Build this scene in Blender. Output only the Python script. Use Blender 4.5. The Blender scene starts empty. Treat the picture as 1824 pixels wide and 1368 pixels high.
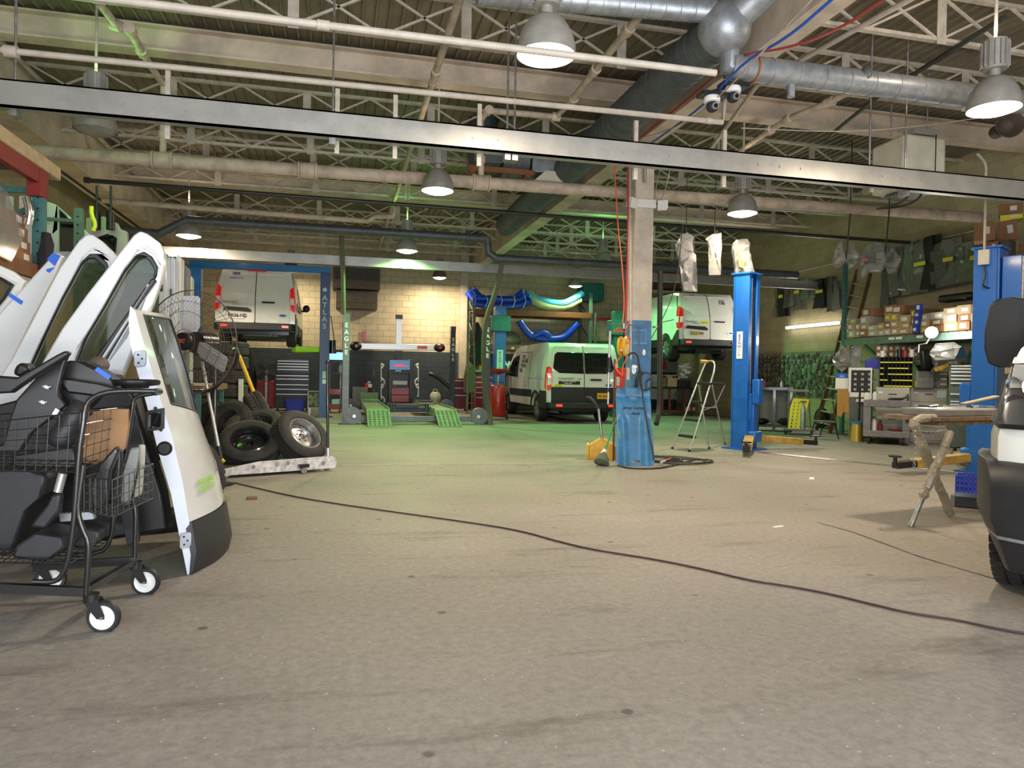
import bpy, bmesh, math, random
from mathutils import Vector, Matrix, geometry
PI = math.pi
random.seed(7)
SC = bpy.context.scene
COL = SC.collection
F = 1280.0
CAM_H = 1.2
YAW, PITCH, ROLL = math.radians(13.5), math.atan(16 / F), 0.0175
fwd = Vector((math.sin(YAW) * math.cos(PITCH), math.cos(YAW) * math.cos(PITCH), -math.sin(PITCH)))
_r0 = Vector((math.cos(YAW), -math.sin(YAW), 0))
_u0 = _r0.cross(fwd)
rgt = _r0 * math.cos(ROLL) + _u0 * math.sin(ROLL)
upv = _u0 * math.cos(ROLL) - _r0 * math.sin(ROLL)
EYE = Vector((0, 0, CAM_H))
cd = bpy.data.cameras.new('camera')
cam = bpy.data.objects.new('camera', cd)
COL.objects.link(cam)
cd.sensor_fit = 'HORIZONTAL'
cd.sensor_width = 36
cd.lens = 36 * F / 1824
cd.clip_end = 200
M3 = Matrix((rgt, upv, -fwd)).transposed()
cam.matrix_world = Matrix.Translation(EYE) @ M3.to_4x4()
SC.camera = cam
SC.view_settings.view_transform = 'Standard'
SC.view_settings.look = 'None'
SC.view_settings.gamma = 1
SC.view_settings.use_curve_mapping = False
SC.view_settings.exposure = 0.36
SC.cycles.use_denoising = True
SC.cycles.max_bounces = 6
SC.cycles.diffuse_bounces = 4
SC.cycles.glossy_bounces = 3
SC.cycles.transmission_bounces = 4
SC.cycles.transparent_max_bounces = 12
SC.cycles.sample_clamp_indirect = 4
SC.cycles.caustics_reflective = False
SC.cycles.caustics_refractive = False
W = bpy.data.worlds.new('world')
SC.world = W
W.use_nodes = True
W.node_tree.nodes['Background'].inputs[0].default_value = (0.72, 0.82, 1.0, 1)
W.node_tree.nodes['Background'].inputs[1].default_value = 1.0
def light(kind, loc, power, color, size=0.3, rot=(0, 0, 0), size_y=None, parent=None):
 ld = bpy.data.lights.new('light', kind)
 ld.energy = power
 ld.color = color
 if kind == 'AREA':
  if size_y:
   ld.shape = 'RECTANGLE'; ld.size = size; ld.size_y = size_y
  else:
   ld.shape = 'DISK'; ld.size = size
 else:
  ld.shadow_soft_size = size
 o = bpy.data.objects.new('light', ld)
 COL.objects.link(o)
 o.location = loc
 o.rotation_euler = rot
 o.parent = parent
 return o
light('AREA', (1.0, -2.3, 2.3), 450, (0.86, 0.92, 1.0), 9.0, (-PI / 2, 0, PI), 4.2)
light('AREA', (1.5, -2.2, 0.4), 520, (1.0, 0.95, 0.88), 8.0, (-PI / 2 - 1.15, 0, PI), 0.6)  # low upward fill added to brighten the ceiling, as bounce off the ground outside
def ray(x, y):
 return fwd + rgt * ((x - 912) / F) - upv * ((y - 684) / F)
def A(x, y, X=None, Y=None, z=None):
 """the point of the place seen at photo pixel (x, y) on the plane X=, Y= or z="""
 d = ray(x, y)
 t = X / d.x if X is not None else Y / d.y if Y is not None else (z - CAM_H) / d.z
 return EYE + d * t
MATS = {}
def mat(name, col, rough=0.6, metal=0.0, var=0.0, scale=8.0, bump=0.0, emit=None, power=0.0, alpha=None, trans=0.0, coat=0.0, var2=None):
 if name in MATS:
  return MATS[name]
 m = bpy.data.materials.new(name)
 m.use_nodes = True
 nt = m.node_tree
 b = nt.nodes['Principled BSDF']
 b.inputs['Base Color'].default_value = (*col, 1)
 b.inputs['Roughness'].default_value = rough
 b.inputs['Metallic'].default_value = metal
 if coat:
  b.inputs['Coat Weight'].default_value = coat
  b.inputs['Coat Roughness'].default_value = 0.08
 if trans:
  b.inputs['Transmission Weight'].default_value = trans
 if alpha is not None:
  b.inputs['Alpha'].default_value = alpha
 if emit:
  b.inputs['Emission Color'].default_value = (*emit, 1)
  b.inputs['Emission Strength'].default_value = power
 if var or bump:
  tc = nt.nodes.new('ShaderNodeTexCoord')
  n = nt.nodes.new('ShaderNodeTexNoise')
  n.inputs['Scale'].default_value = scale
  n.inputs['Detail'].default_value = 5
  n.inputs['Roughness'].default_value = 0.65
  nt.links.new(tc.outputs['Object'], n.inputs['Vector'])
  if var:
   r = nt.nodes.new('ShaderNodeValToRGB')
   c2 = var2 or tuple(c * (1 - var) for c in col)
   r.color_ramp.elements[0].position = 0.35
   r.color_ramp.elements[0].color = (*c2, 1)
   r.color_ramp.elements[1].position = 0.6
   r.color_ramp.elements[1].color = (*col, 1)
   nt.links.new(n.outputs['Fac'], r.inputs['Fac'])
   nt.links.new(r.outputs['Color'], b.inputs['Base Color'])
  if bump:
   bp = nt.nodes.new('ShaderNodeBump')
   bp.inputs['Strength'].default_value = bump
   bp.inputs['Distance'].default_value = 0.02
   nt.links.new(n.outputs['Fac'], bp.inputs['Height'])
   nt.links.new(bp.outputs['Normal'], b.inputs['Normal'])
 MATS[name] = m
 return m
def M(k):
 return MATS[k]
mat('white_paint', (0.62, 0.63, 0.63), 0.22, coat=0.6, var=0.05, scale=2)
mat('white_van', (0.74, 0.75, 0.72), 0.25, coat=0.5, var=0.06, scale=1.5)
mat('jamb_white', (0.56, 0.60, 0.68), 0.35, var=0.05)
mat('black_plastic', (0.008, 0.008, 0.009), 0.38)
mat('cladding', (0.017, 0.018, 0.022), 0.5, var=0.3, scale=6)
mat('black_metal', (0.012, 0.012, 0.013), 0.3, coat=0.3)
mat('rubber', (0.022, 0.021, 0.02), 0.75, var=0.35, scale=9)
mat('rubber_dusty', (0.05, 0.046, 0.04), 0.85, var=0.45, scale=7)
mat('glass_dark', (0.01, 0.012, 0.012), 0.04, coat=0.5)
mat('glass_tint', (0.03, 0.045, 0.02), 0.03, alpha=0.55)
mat('glass_clear', (0.55, 0.62, 0.6), 0.03, alpha=0.22, coat=0.6)
mat('silver_blade', (0.55, 0.55, 0.55), 0.3, 0.35)
mat('chrome', (0.75, 0.75, 0.76), 0.15, 1.0)
mat('steel', (0.42, 0.42, 0.42), 0.35, 0.8, var=0.4, scale=14)
mat('wheel_silver', (0.5, 0.5, 0.5), 0.35, 0.8, var=0.35, scale=12)
mat('galv', (0.34, 0.37, 0.40), 0.42, 0.55, var=0.3, scale=9)
mat('duct_dark', (0.10, 0.115, 0.125), 0.5, 0.35, var=0.3, scale=7)
mat('pipe_beige', (0.54, 0.45, 0.36), 0.6, var=0.35, scale=5)
mat('pipe_light', (0.50, 0.45, 0.385), 0.5, var=0.2, scale=6)
mat('pipe_dark', (0.03, 0.03, 0.028), 0.4, var=0.3)
mat('girder', (0.68, 0.57, 0.46), 0.65, var=0.35, scale=1.6)
mat('joist', (0.55, 0.50, 0.42), 0.6, var=0.3, scale=6)
mat('strut', (0.40, 0.40, 0.38), 0.4, 0.4, var=0.2, scale=3)
mat('column_cream', (0.62, 0.54, 0.44), 0.55, var=0.2, scale=4)
mat('column_blue', (0.07, 0.22, 0.45), 0.5, var=0.35, scale=7)
mat('lift_blue', (0.01, 0.13, 0.50), 0.32, coat=0.2, var=0.12, scale=5)
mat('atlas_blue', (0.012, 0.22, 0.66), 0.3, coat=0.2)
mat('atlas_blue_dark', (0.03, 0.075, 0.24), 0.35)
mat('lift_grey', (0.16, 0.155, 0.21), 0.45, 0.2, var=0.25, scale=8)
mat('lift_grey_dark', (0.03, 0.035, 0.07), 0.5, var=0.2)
mat('ramp_green', (0.19, 0.26, 0.16), 0.55, var=0.25, scale=6)
mat('yellow', (0.75, 0.42, 0.02), 0.45, var=0.25, scale=9)
mat('arm_yellow', (0.55, 0.36, 0.08), 0.5, var=0.4, scale=8)
mat('lime', (0.45, 0.85, 0.02), 0.45, var=0.1)
mat('red', (0.42, 0.015, 0.012), 0.35, coat=0.2, var=0.2)
mat('maroon', (0.18, 0.02, 0.03), 0.4, var=0.2)
mat('pink_red', (0.42, 0.10, 0.12), 0.4)
mat('red_light', (0.6, 0.02, 0.02), 0.15, coat=0.8, emit=(1, 0.02, 0.01), power=0.15)
mat('red_reflector', (0.9, 0.05, 0.03), 0.15, coat=0.8, emit=(1, 0.05, 0.02), power=0.9)
mat('lens_clear', (0.75, 0.75, 0.75), 0.1, coat=0.8)
mat('lens_smoke', (0.06, 0.065, 0.07), 0.03, alpha=0.22, coat=1.0)
mat('paper', (0.80, 0.80, 0.76), 0.7)
mat('plate_white', (0.85, 0.85, 0.82), 0.5)
mat('plate_cream', (0.72, 0.60, 0.30), 0.5)
mat('plate_orange', (0.85, 0.42, 0.02), 0.5)
mat('ink', (0.01, 0.01, 0.012), 0.6)
mat('ink_blue', (0.02, 0.10, 0.45), 0.6)
mat('ink_green', (0.30, 0.50, 0.10), 0.6)
mat('letter_pale', (0.55, 0.78, 0.82), 0.5)
mat('label_yellow', (0.85, 0.80, 0.05), 0.6)
mat('cardboard', (0.30, 0.165, 0.075), 0.85, var=0.2, scale=7)
mat('cardboard_pale', (0.50, 0.38, 0.22), 0.85, var=0.2, scale=7)
mat('cardboard_tan', (0.36, 0.18, 0.09), 0.85, var=0.15, scale=7)
mat('box_blue', (0.03, 0.06, 0.45), 0.5)
mat('bin_blue', (0.01, 0.025, 0.55), 0.4)
mat('tape_blue', (0.02, 0.12, 0.62), 0.6)
mat('teal', (0.02, 0.14, 0.16), 0.5, var=0.2)
mat('rack_teal', (0.05, 0.17, 0.16), 0.5, var=0.3)
mat('rack_green', (0.12, 0.20, 0.16), 0.5, var=0.3)
mat('rack_orange', (0.22, 0.075, 0.025), 0.55, var=0.3)
mat('rack_red', (0.22, 0.012, 0.01), 0.5, var=0.25)
mat('wood', (0.22, 0.15, 0.09), 0.7, var=0.5, scale=12)
mat('wood_brown', (0.17, 0.09, 0.045), 0.7, var=0.4, scale=10)
mat('plastic_wrap', (0.24, 0.25, 0.25), 0.2, alpha=0.45, bump=0.8, scale=14, coat=0.6)
mat('wrap_grey', (0.22, 0.22, 0.19), 0.25, alpha=0.75, bump=1.0, scale=11, coat=0.5)
mat('dark_cloth', (0.02, 0.02, 0.022), 0.95, bump=0.5, scale=20)
mat('olive_cloth', (0.16, 0.15, 0.10), 0.95, bump=0.5, scale=20)
mat('tan_cloth', (0.42, 0.24, 0.07), 0.95, bump=0.5, scale=20)
mat('tarp_blue', (0.005, 0.05, 0.55), 0.3, bump=0.6, scale=10, coat=0.3)
mat('tarp_pale', (0.45, 0.55, 0.30), 0.35, bump=0.6, scale=10)
mat('cyan_plastic', (0.10, 0.50, 0.80), 0.3)
mat('hose_black', (0.018, 0.018, 0.018), 0.5)
mat('hose_olive', (0.10, 0.10, 0.065), 0.7, bump=0.4, scale=60)
mat('hose_red', (0.45, 0.03, 0.03), 0.4)
mat('hose_orange', (0.75, 0.10, 0.03), 0.4)
mat('cord_maroon', (0.05, 0.022, 0.028), 0.5)
mat('bin_plastic', (0.05, 0.22, 0.45), 0.35, var=0.35, scale=3.5)
mat('cab_beige', (0.46, 0.44, 0.37), 0.5, var=0.1)
mat('cab_grey', (0.17, 0.18, 0.17), 0.5, var=0.15)
mat('cab_green', (0.09, 0.13, 0.10), 0.5, var=0.15)
mat('cart_grey', (0.20, 0.20, 0.21), 0.5, var=0.2)
mat('silver_strip', (0.7, 0.7, 0.66), 0.3, 0.5)
mat('brown_metal', (0.10, 0.075, 0.06), 0.6, var=0.25)
mat('heater_cream', (0.64, 0.61, 0.50), 0.5, var=0.2, scale=3)
mat('white_chipped', (0.72, 0.72, 0.72), 0.45, 0.1, var=0.5, scale=16, var2=(0.40, 0.38, 0.36))
mat('rust', (0.28, 0.10, 0.04), 0.8)
mat('screen', (0.02, 0.02, 0.03), 0.3, emit=(0.05, 0.2, 0.35), power=0.6)
mat('screen_red', (0.5, 0.0, 0.02), 0.3, emit=(0.9, 0.02, 0.05), power=0.8)
mat('screen_blue', (0.3, 0.6, 0.8), 0.3, emit=(0.3, 0.65, 1.0), power=1.0)
mat('alum', (0.55, 0.56, 0.56), 0.35, 0.7)
mat('brass', (0.45, 0.30, 0.06), 0.4, 0.6)
mat('pegboard', (0.25, 0.24, 0.18), 0.8, var=0.2)
mat('skin_white', (0.78, 0.76, 0.70), 0.7)
mat('white_plastic', (0.75, 0.75, 0.73), 0.4)
mat('broom_green', (0.10, 0.13, 0.08), 0.9)
mat('green_pole', (0.02, 0.25, 0.08), 0.4)
mat('lens_on', (1, 1, 1), 0.5, emit=(1.0, 0.88, 0.70), power=14)
mat('lens_on_green', (1, 1, 1), 0.5, emit=(0.60, 1.0, 0.62), power=9)
mat('tube_on', (1, 1, 1), 0.5, emit=(1.0, 0.93, 0.78), power=10)
mat('work_on', (1, 1, 1), 0.5, emit=(1.0, 0.97, 0.92), power=45)
mat('parts_brown', (0.11, 0.085, 0.06), 0.6, var=0.5, scale=20)
mat('parts_grey', (0.13, 0.13, 0.12), 0.5, var=0.5, scale=20)
mat('parts_green', (0.22, 0.28, 0.20), 0.5, var=0.4, scale=20)
mat('parts_pale', (0.42, 0.43, 0.36), 0.5, var=0.3, scale=20)
mat('dome_metal', (0.36, 0.35, 0.32), 0.5, 0.3, var=0.2)
mat('dome_brown', (0.16, 0.09, 0.05), 0.6)
def frame_from(d):
 d = Vector(d).normalized()
 a = Vector((0, 0, 1)) if abs(d.z) < 0.9 else Vector((1, 0, 0))
 u = d.cross(a).normalized()
 v = d.cross(u).normalized()
 return u, v, d
class MB:
 def __init__(s):
  s.v, s.f = [], []
 def add(s, vs, fs):
  n = len(s.v)
  s.v += [Vector(v) for v in vs]
  s.f += [tuple(i + n for i in f) for f in fs]
  return s
 def box(s, c, size, rz=0.0, rx=0.0, ry=0.0):
  hx, hy, hz = size[0] / 2, size[1] / 2, size[2] / 2
  R = Matrix.Rotation(rz, 3, 'Z') @ Matrix.Rotation(ry, 3, 'Y') @ Matrix.Rotation(rx, 3, 'X')
  c = Vector(c)
  vs = [c + R @ Vector((a * hx, b * hy, d * hz)) for a in (-1, 1) for b in (-1, 1) for d in (-1, 1)]
  return s.add(vs, [(0, 1, 3, 2), (4, 6, 7, 5), (0, 4, 5, 1), (2, 3, 7, 6), (0, 2, 6, 4), (1, 5, 7, 3)])
 def span(s, a, b):
  a, b = Vector(a), Vector(b)
  return s.box((a + b) / 2, (abs(b.x - a.x), abs(b.y - a.y), abs(b.z - a.z)))
 def bar(s, a, b, w, h=None, up=(0, 0, 1)):
  """rectangular bar from a to b, w across, h along up"""
  a, b = Vector(a), Vector(b)
  h = h or w
  d = (b - a).normalized()
  up = Vector(up)
  if abs(d.dot(up)) > 0.95:
   up = Vector((1, 0, 0))
  u = d.cross(up).normalized() * w / 2
  v = u.cross(d).normalized() * h / 2
  vs = [a - u - v, a + u - v, a + u + v, a - u + v, b - u - v, b + u - v, b + u + v, b - u + v]
  return s.add(vs, [(0, 1, 2, 3), (7, 6, 5, 4), (0, 4, 5, 1), (1, 5, 6, 2), (2, 6, 7, 3), (3, 7, 4, 0)])
 def cyl(s, a, b, r, n=12, r2=None):
  a, b = Vector(a), Vector(b)
  r2 = r if r2 is None else r2
  u, v, d = frame_from(b - a)
  vs = []
  for c, rr in ((a, r), (b, r2)):
   for i in range(n):
    t = 2 * PI * i / n
    vs.append(c + u * math.cos(t) * rr + v * math.sin(t) * rr)
  fs = [(i, (i + 1) % n, n + (i + 1) % n, n + i) for i in range(n)]
  fs += [tuple(range(n - 1, -1, -1)), tuple(range(n, 2 * n))]
  return s.add(vs, fs)
 def tube(s, pts, r, n=8, smooth=0):
  pts = [Vector(p) for p in pts]
  for _ in range(smooth):
   q = [pts[0]]
   for i in range(len(pts) - 1):
    q += [pts[i].lerp(pts[i + 1], 0.25), pts[i].lerp(pts[i + 1], 0.75)]
   q.append(pts[-1])
   pts = q
  rs = r if isinstance(r, (list, tuple)) else [r] * len(pts)
  vs, fs = [], []
  u = None
  for i, p in enumerate(pts):
   d = (pts[min(i + 1, len(pts) - 1)] - pts[max(i - 1, 0)]).normalized()
   if u is None:
    u, v, _ = frame_from(d)
   else:
    u = (u - d * u.dot(d)).normalized()
    v = d.cross(u).normalized()
   for k in range(n):
    t = 2 * PI * k / n
    vs.append(p + (u * math.cos(t) + v * math.sin(t)) * rs[min(i, len(rs) - 1)])
  for i in range(len(pts) - 1):
   for k in range(n):
    fs.append((i * n + k, i * n + (k + 1) % n, (i + 1) * n + (k + 1) % n, (i + 1) * n + k))
  m = (len(pts) - 1) * n
  fs += [tuple(range(n - 1, -1, -1)), tuple(range(m, m + n))]
  return s.add(vs, fs)
 def lathe(s, o, axis, prof, n=24, closed=False):
  """prof: (r, h) along axis from origin o"""
  u, v, d = frame_from(axis)
  o = Vector(o)
  vs, fs = [], []
  for (r, h) in prof:
   for k in range(n):
    t = 2 * PI * k / n
    vs.append(o + d * h + (u * math.cos(t) + v * math.sin(t)) * max(r, 1e-4))
  L = len(prof)
  for i in range(L if closed else L - 1):
   j = (i + 1) % L
   for k in range(n):
    fs.append((i * n + k, i * n + (k + 1) % n, j * n + (k + 1) % n, j * n + k))
  return s.add(vs, fs)
 def prism(s, loops, O, U, V, t):
  """loops of (u,v): outline then holes, in plane O + uU + vV, thickness t along U x V"""
  if not isinstance(loops[0][0], (tuple, list)):
   loops = [loops]
  O, U, V = Vector(O), Vector(U).normalized(), Vector(V).normalized()
  N = U.cross(V).normalized() * t
  tri = geometry.tessellate_polygon([[Vector((a, b, 0)) for a, b in L] for L in loops])
  flat = [p for L in loops for p in L]
  n = len(flat)
  vs = [O + U * a + V * b for a, b in flat] + [O + U * a + V * b + N for a, b in flat]
  fs = []
  for T in tri:
   fs.append(tuple(T))
   fs.append(tuple(i + n for i in reversed(T)))
  k = 0
  for L in loops:
   m = len(L)
   for i in range(m):
    j = (i + 1) % m
    fs.append((k + i, k + j, k + j + n, k + i + n))
   k += m
  return s.add(vs, fs)
 def pprism(s, pts3, t, holes=()):
  """prism from coplanar 3-D points, extruded along their normal by t"""
  O = Vector(pts3[0])
  nrm = Vector((0, 0, 0))
  P = [Vector(p) for p in pts3]
  for i in range(len(P)):
   nrm += (P[i] - O).cross(P[(i + 1) % len(P)] - O)
  nrm.normalize()
  U = (P[1] - P[0]).normalized()
  V = nrm.cross(U)
  loc = lambda p: ((Vector(p) - O).dot(U), (Vector(p) - O).dot(V))
  return s.prism([[loc(p) for p in P]] + [[loc(p) for p in h] for h in holes], O, U, V, t)
 def ball(s, c, r, n=12, m=8, sc=(1, 1, 1)):
  c = Vector(c)
  vs, fs = [], []
  for i in range(m + 1):
   ph = PI * i / m
   for k in range(n):
    t = 2 * PI * k / n
    vs.append(c + Vector((math.sin(ph) * math.cos(t) * sc[0], math.sin(ph) * math.sin(t) * sc[1], math.cos(ph) * sc[2])) * r)
  for i in range(m):
   for k in range(n):
    fs.append((i * n + k, i * n + (k + 1) % n, (i + 1) * n + (k + 1) % n, (i + 1) * n + k))
  return s.add(vs, fs)
 def warp(s, fn):
  s.v = [Vector(fn(v)) for v in s.v]
  return s
 def mesh(s, name):
  me = bpy.data.meshes.new(name)
  me.from_pydata([tuple(v) for v in s.v], [], s.f)
  bm = bmesh.new()
  bm.from_mesh(me)
  bmesh.ops.remove_doubles(bm, verts=bm.verts, dist=2e-5)
  bmesh.ops.recalc_face_normals(bm, faces=bm.faces)
  bm.to_mesh(me)
  bm.free()
  return me
def link(o, parent=None):
 COL.objects.link(o)
 o.parent = parent
 return o
def put(name, mb, m, parent=None, smooth=40, bevel=0.0):
 """one mesh object; parent may be a thing placed anywhere (its own coordinates are used as local)"""
 me = mb.mesh(name)
 ms = m if isinstance(m, (list, tuple)) else [m]
 for q in ms:
  me.materials.append(M(q) if isinstance(q, str) else q)
 if smooth:
  for p in me.polygons:
   p.use_smooth = True
  me.set_sharp_from_angle(angle=math.radians(smooth))
 o = bpy.data.objects.new(name, me)
 link(o, parent)
 if bevel:
  b = o.modifiers.new('b', 'BEVEL')
  b.width = bevel
  b.segments = 2
  b.limit_method = 'ANGLE'
  b.angle_limit = math.radians(40)
 return o
def tag(o, label, cat, group=None):
 o['label'] = label
 o['category'] = cat
 if group:
  o['group'] = group
 return o
def thing(name, label, cat, loc=(0, 0, 0), rz=0.0, group=None):
 o = bpy.data.objects.new(name, None)
 o.empty_display_size = 0.1
 link(o)
 o.location = loc
 o.rotation_euler = (0, 0, rz)
 return tag(o, label, cat, group)
def world_thing(name, label, cat, loc, group=None):
 """thing whose parts are given in world coordinates"""
 t = thing(name, label, cat, loc, 0, group)
 t['_w'] = 1
 return t
def wput(name, mb, m, t, **k):
 """part given in world coordinates under a thing at t.location (no rotation)"""
 off = Vector(t.location)
 p = t.parent
 while p is not None:
  off += Vector(p.location)
  p = p.parent
 mb.v = [v - off for v in mb.v]
 return put(name, mb, m, t, **k)
def solo(name, mb, m, label, cat, group=None, **k):
 """a thing that is one mesh: origin at its base"""
 xs = [v.x for v in mb.v]; ys = [v.y for v in mb.v]; zs = [v.z for v in mb.v]
 o = Vector(((min(xs) + max(xs)) / 2, (min(ys) + max(ys)) / 2, min(zs)))
 mb.v = [v - o for v in mb.v]
 ob = put(name, mb, m, **k)
 ob.location = o
 return tag(ob, label, cat, group)
def struct(name, mb, m, parent=None, **k):
 o = put(name, mb, m, parent, **k)
 if parent is None:
  o['kind'] = 'structure'
 return o
def dup(o, loc=None, rz=None, label=None, group=None, parent=None):
 c = o.copy()
 COL.objects.link(c)
 c.parent = parent
 if loc is not None:
  c.location = loc
 if rz is not None:
  c.rotation_euler = (0, 0, rz)
 if label:
  c['label'] = label
 if group:
  c['group'] = group
 for ch in list(o.children):
  dup(ch, parent=c)
 return c
TEXTS = []
def text(name, body, size, loc, rot, m, parent=None, ext=0.001, align='CENTER', spacing=1.0, sx=1.0, shear=0.0, bold=0.0):
 cu = bpy.data.curves.new(name, 'FONT')
 cu.body = body
 cu.size = size
 cu.extrude = ext
 cu.align_x = align
 cu.align_y = 'CENTER'
 cu.space_line = spacing
 cu.shear = shear
 cu.offset = bold
 cu.materials.append(M(m))
 o = bpy.data.objects.new(name, cu)
 link(o, parent)
 o.location = loc
 o.rotation_euler = rot
 o.scale = (sx, 1, 1)
 TEXTS.append(o)
 return o
FACE = (PI / 2, 0, 0)      # text that faces -Y
XL, XR, YB, YF, ZC = -5.6, 12.0, 24.2, -2.5, 5.74
def nodes_of(name):
 m = bpy.data.materials.new(name)
 m.use_nodes = True
 MATS[name] = m
 return m, m.node_tree, m.node_tree.nodes['Principled BSDF']
def ramp(nt, src, stops):
 r = nt.nodes.new('ShaderNodeValToRGB')
 e = r.color_ramp.elements
 while len(e) < len(stops):
  e.new(0.5)
 for q, (p, c) in zip(e, stops):
  q.position = p
  q.color = (*c, 1) if len(c) == 3 else c
 nt.links.new(src, r.inputs['Fac'])
 return r.outputs['Color']
def noise(nt, vec, scale, detail=4, rough=0.6):
 n = nt.nodes.new('ShaderNodeTexNoise')
 n.inputs['Scale'].default_value = scale
 n.inputs['Detail'].default_value = detail
 n.inputs['Roughness'].default_value = rough
 nt.links.new(vec, n.inputs['Vector'])
 return n.outputs['Fac']
def mixc(nt, fac, a, b, mode='MIX'):
 n = nt.nodes.new('ShaderNodeMix')
 n.data_type = 'RGBA'
 n.blend_type = mode
 for s, v in ((n.inputs[0], fac), (n.inputs[6], a), (n.inputs[7], b)):
  if hasattr(v, 'links'):
   nt.links.new(v, s)
  elif isinstance(v, (int, float)):
   s.default_value = v
  else:
   s.default_value = (*v, 1)
 return n.outputs[2]
m, nt, b = nodes_of('floor_concrete')
tc = nt.nodes.new('ShaderNodeTexCoord').outputs['Object']
base = ramp(nt, noise(nt, tc, 0.55, 6, 0.7), [(0.32, (0.21, 0.195, 0.172)), (0.5, (0.262, 0.243, 0.215)), (0.68, (0.31, 0.287, 0.25))])
fine = ramp(nt, noise(nt, tc, 22, 8, 0.85), [(0.34, (0.66, 0.66, 0.66)), (0.64, (1.12, 1.12, 1.12))])
c = mixc(nt, 1.0, base, fine, 'MULTIPLY')
mp = nt.nodes.new('ShaderNodeMapping')
mp.inputs['Scale'].default_value = (0.5, 2.4, 1)
mp.inputs['Rotation'].default_value = (0, 0, 0.25)
nt.links.new(tc, mp.inputs['Vector'])
streak = ramp(nt, noise(nt, mp.outputs[0], 1.3, 5, 0.7), [(0.30, (0.50, 0.48, 0.45)), (0.44, (1, 1, 1))])
c = mixc(nt, 0.75, c, streak, 'MULTIPLY')
vo = nt.nodes.new('ShaderNodeTexVoronoi')
vo.inputs['Scale'].default_value = 2.6
nt.links.new(tc, vo.inputs['Vector'])
spots = ramp(nt, vo.outputs['Distance'], [(0.045, (0.38, 0.37, 0.36)), (0.075, (1, 1, 1))])
c = mixc(nt, 0.9, c, spots, 'MULTIPLY')
scuff = ramp(nt, noise(nt, tc, 5, 9, 0.9), [(0.27, (0.5, 0.49, 0.47)), (0.36, (1, 1, 1))])
c = mixc(nt, 0.7, c, scuff, 'MULTIPLY')
v2 = nt.nodes.new('ShaderNodeTexVoronoi')
v2.inputs['Scale'].default_value = 14
nt.links.new(tc, v2.inputs['Vector'])
chips = ramp(nt, v2.outputs['Distance'], [(0.05, (0.75, 0.72, 0.66)), (0.07, (0, 0, 0))])
c = mixc(nt, 0.35, c, chips, 'ADD')
nt.links.new(c, b.inputs['Base Color'])
rr = ramp(nt, noise(nt, tc, 2.2, 4, 0.6), [(0.3, (0.62,) * 3), (0.7, (0.85,) * 3)])
nt.links.new(rr, b.inputs['Roughness'])
bp = nt.nodes.new('ShaderNodeBump')
bp.inputs['Strength'].default_value = 0.18
bp.inputs['Distance'].default_value = 0.01
nt.links.new(noise(nt, tc, 30, 5, 0.7), bp.inputs['Height'])
nt.links.new(bp.outputs['Normal'], b.inputs['Normal'])
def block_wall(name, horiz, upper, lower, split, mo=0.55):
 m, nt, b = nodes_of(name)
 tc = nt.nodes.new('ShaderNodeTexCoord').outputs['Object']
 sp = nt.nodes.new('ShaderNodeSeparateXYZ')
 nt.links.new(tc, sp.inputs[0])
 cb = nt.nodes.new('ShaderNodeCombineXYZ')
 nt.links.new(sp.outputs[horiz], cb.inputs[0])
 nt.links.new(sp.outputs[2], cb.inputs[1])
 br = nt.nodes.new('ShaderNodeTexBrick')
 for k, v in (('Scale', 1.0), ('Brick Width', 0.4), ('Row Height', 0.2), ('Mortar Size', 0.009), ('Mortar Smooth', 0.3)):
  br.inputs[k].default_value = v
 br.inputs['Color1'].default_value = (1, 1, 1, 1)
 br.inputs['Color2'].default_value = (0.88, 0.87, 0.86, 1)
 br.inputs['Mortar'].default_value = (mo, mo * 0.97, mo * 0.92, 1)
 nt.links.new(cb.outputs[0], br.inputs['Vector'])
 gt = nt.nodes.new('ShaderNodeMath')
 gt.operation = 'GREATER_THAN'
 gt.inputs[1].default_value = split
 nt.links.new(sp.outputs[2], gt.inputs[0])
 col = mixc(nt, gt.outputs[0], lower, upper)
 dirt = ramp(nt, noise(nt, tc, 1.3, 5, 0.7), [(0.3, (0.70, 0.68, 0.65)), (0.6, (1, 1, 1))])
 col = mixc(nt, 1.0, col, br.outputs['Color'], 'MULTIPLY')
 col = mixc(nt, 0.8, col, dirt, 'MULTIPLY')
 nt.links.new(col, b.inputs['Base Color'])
 b.inputs['Roughness'].default_value = 0.65
 bp = nt.nodes.new('ShaderNodeBump')
 bp.inputs['Strength'].default_value = 0.5
 bp.inputs['Distance'].default_value = 0.01
 nt.links.new(br.outputs['Color'], bp.inputs['Height'])
 nt.links.new(bp.outputs['Normal'], b.inputs['Normal'])
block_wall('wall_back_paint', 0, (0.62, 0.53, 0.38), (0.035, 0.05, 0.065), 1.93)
block_wall('wall_side_paint', 1, (0.50, 0.43, 0.27), (0.42, 0.36, 0.23), 0.3, 0.8)
mat('deck', (0.24, 0.205, 0.145), 0.6, var=0.35, scale=1.2, bump=0.1)
struct('floor', MB().span((XL - 0.2, YF - 6, -0.15), (XR + 0.2, YB + 0.2, 0)), 'floor_concrete', smooth=0)
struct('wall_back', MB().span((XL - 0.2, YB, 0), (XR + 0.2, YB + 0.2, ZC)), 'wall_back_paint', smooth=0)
struct('wall_left', MB().span((XL - 0.2, YF, 0), (XL, YB, ZC)), 'wall_side_paint', smooth=0)
struct('wall_right', MB().span((XR, YF, 0), (XR + 0.2, YB, ZC)), 'wall_side_paint', smooth=0)
w = MB()
w.span((XL, YF - 0.2, 0), (-3.6, YF, ZC)).span((5.8, YF - 0.2, 0), (XR, YF, ZC)).span((-3.6, YF - 0.2, 4.5), (5.8, YF, ZC))
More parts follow.
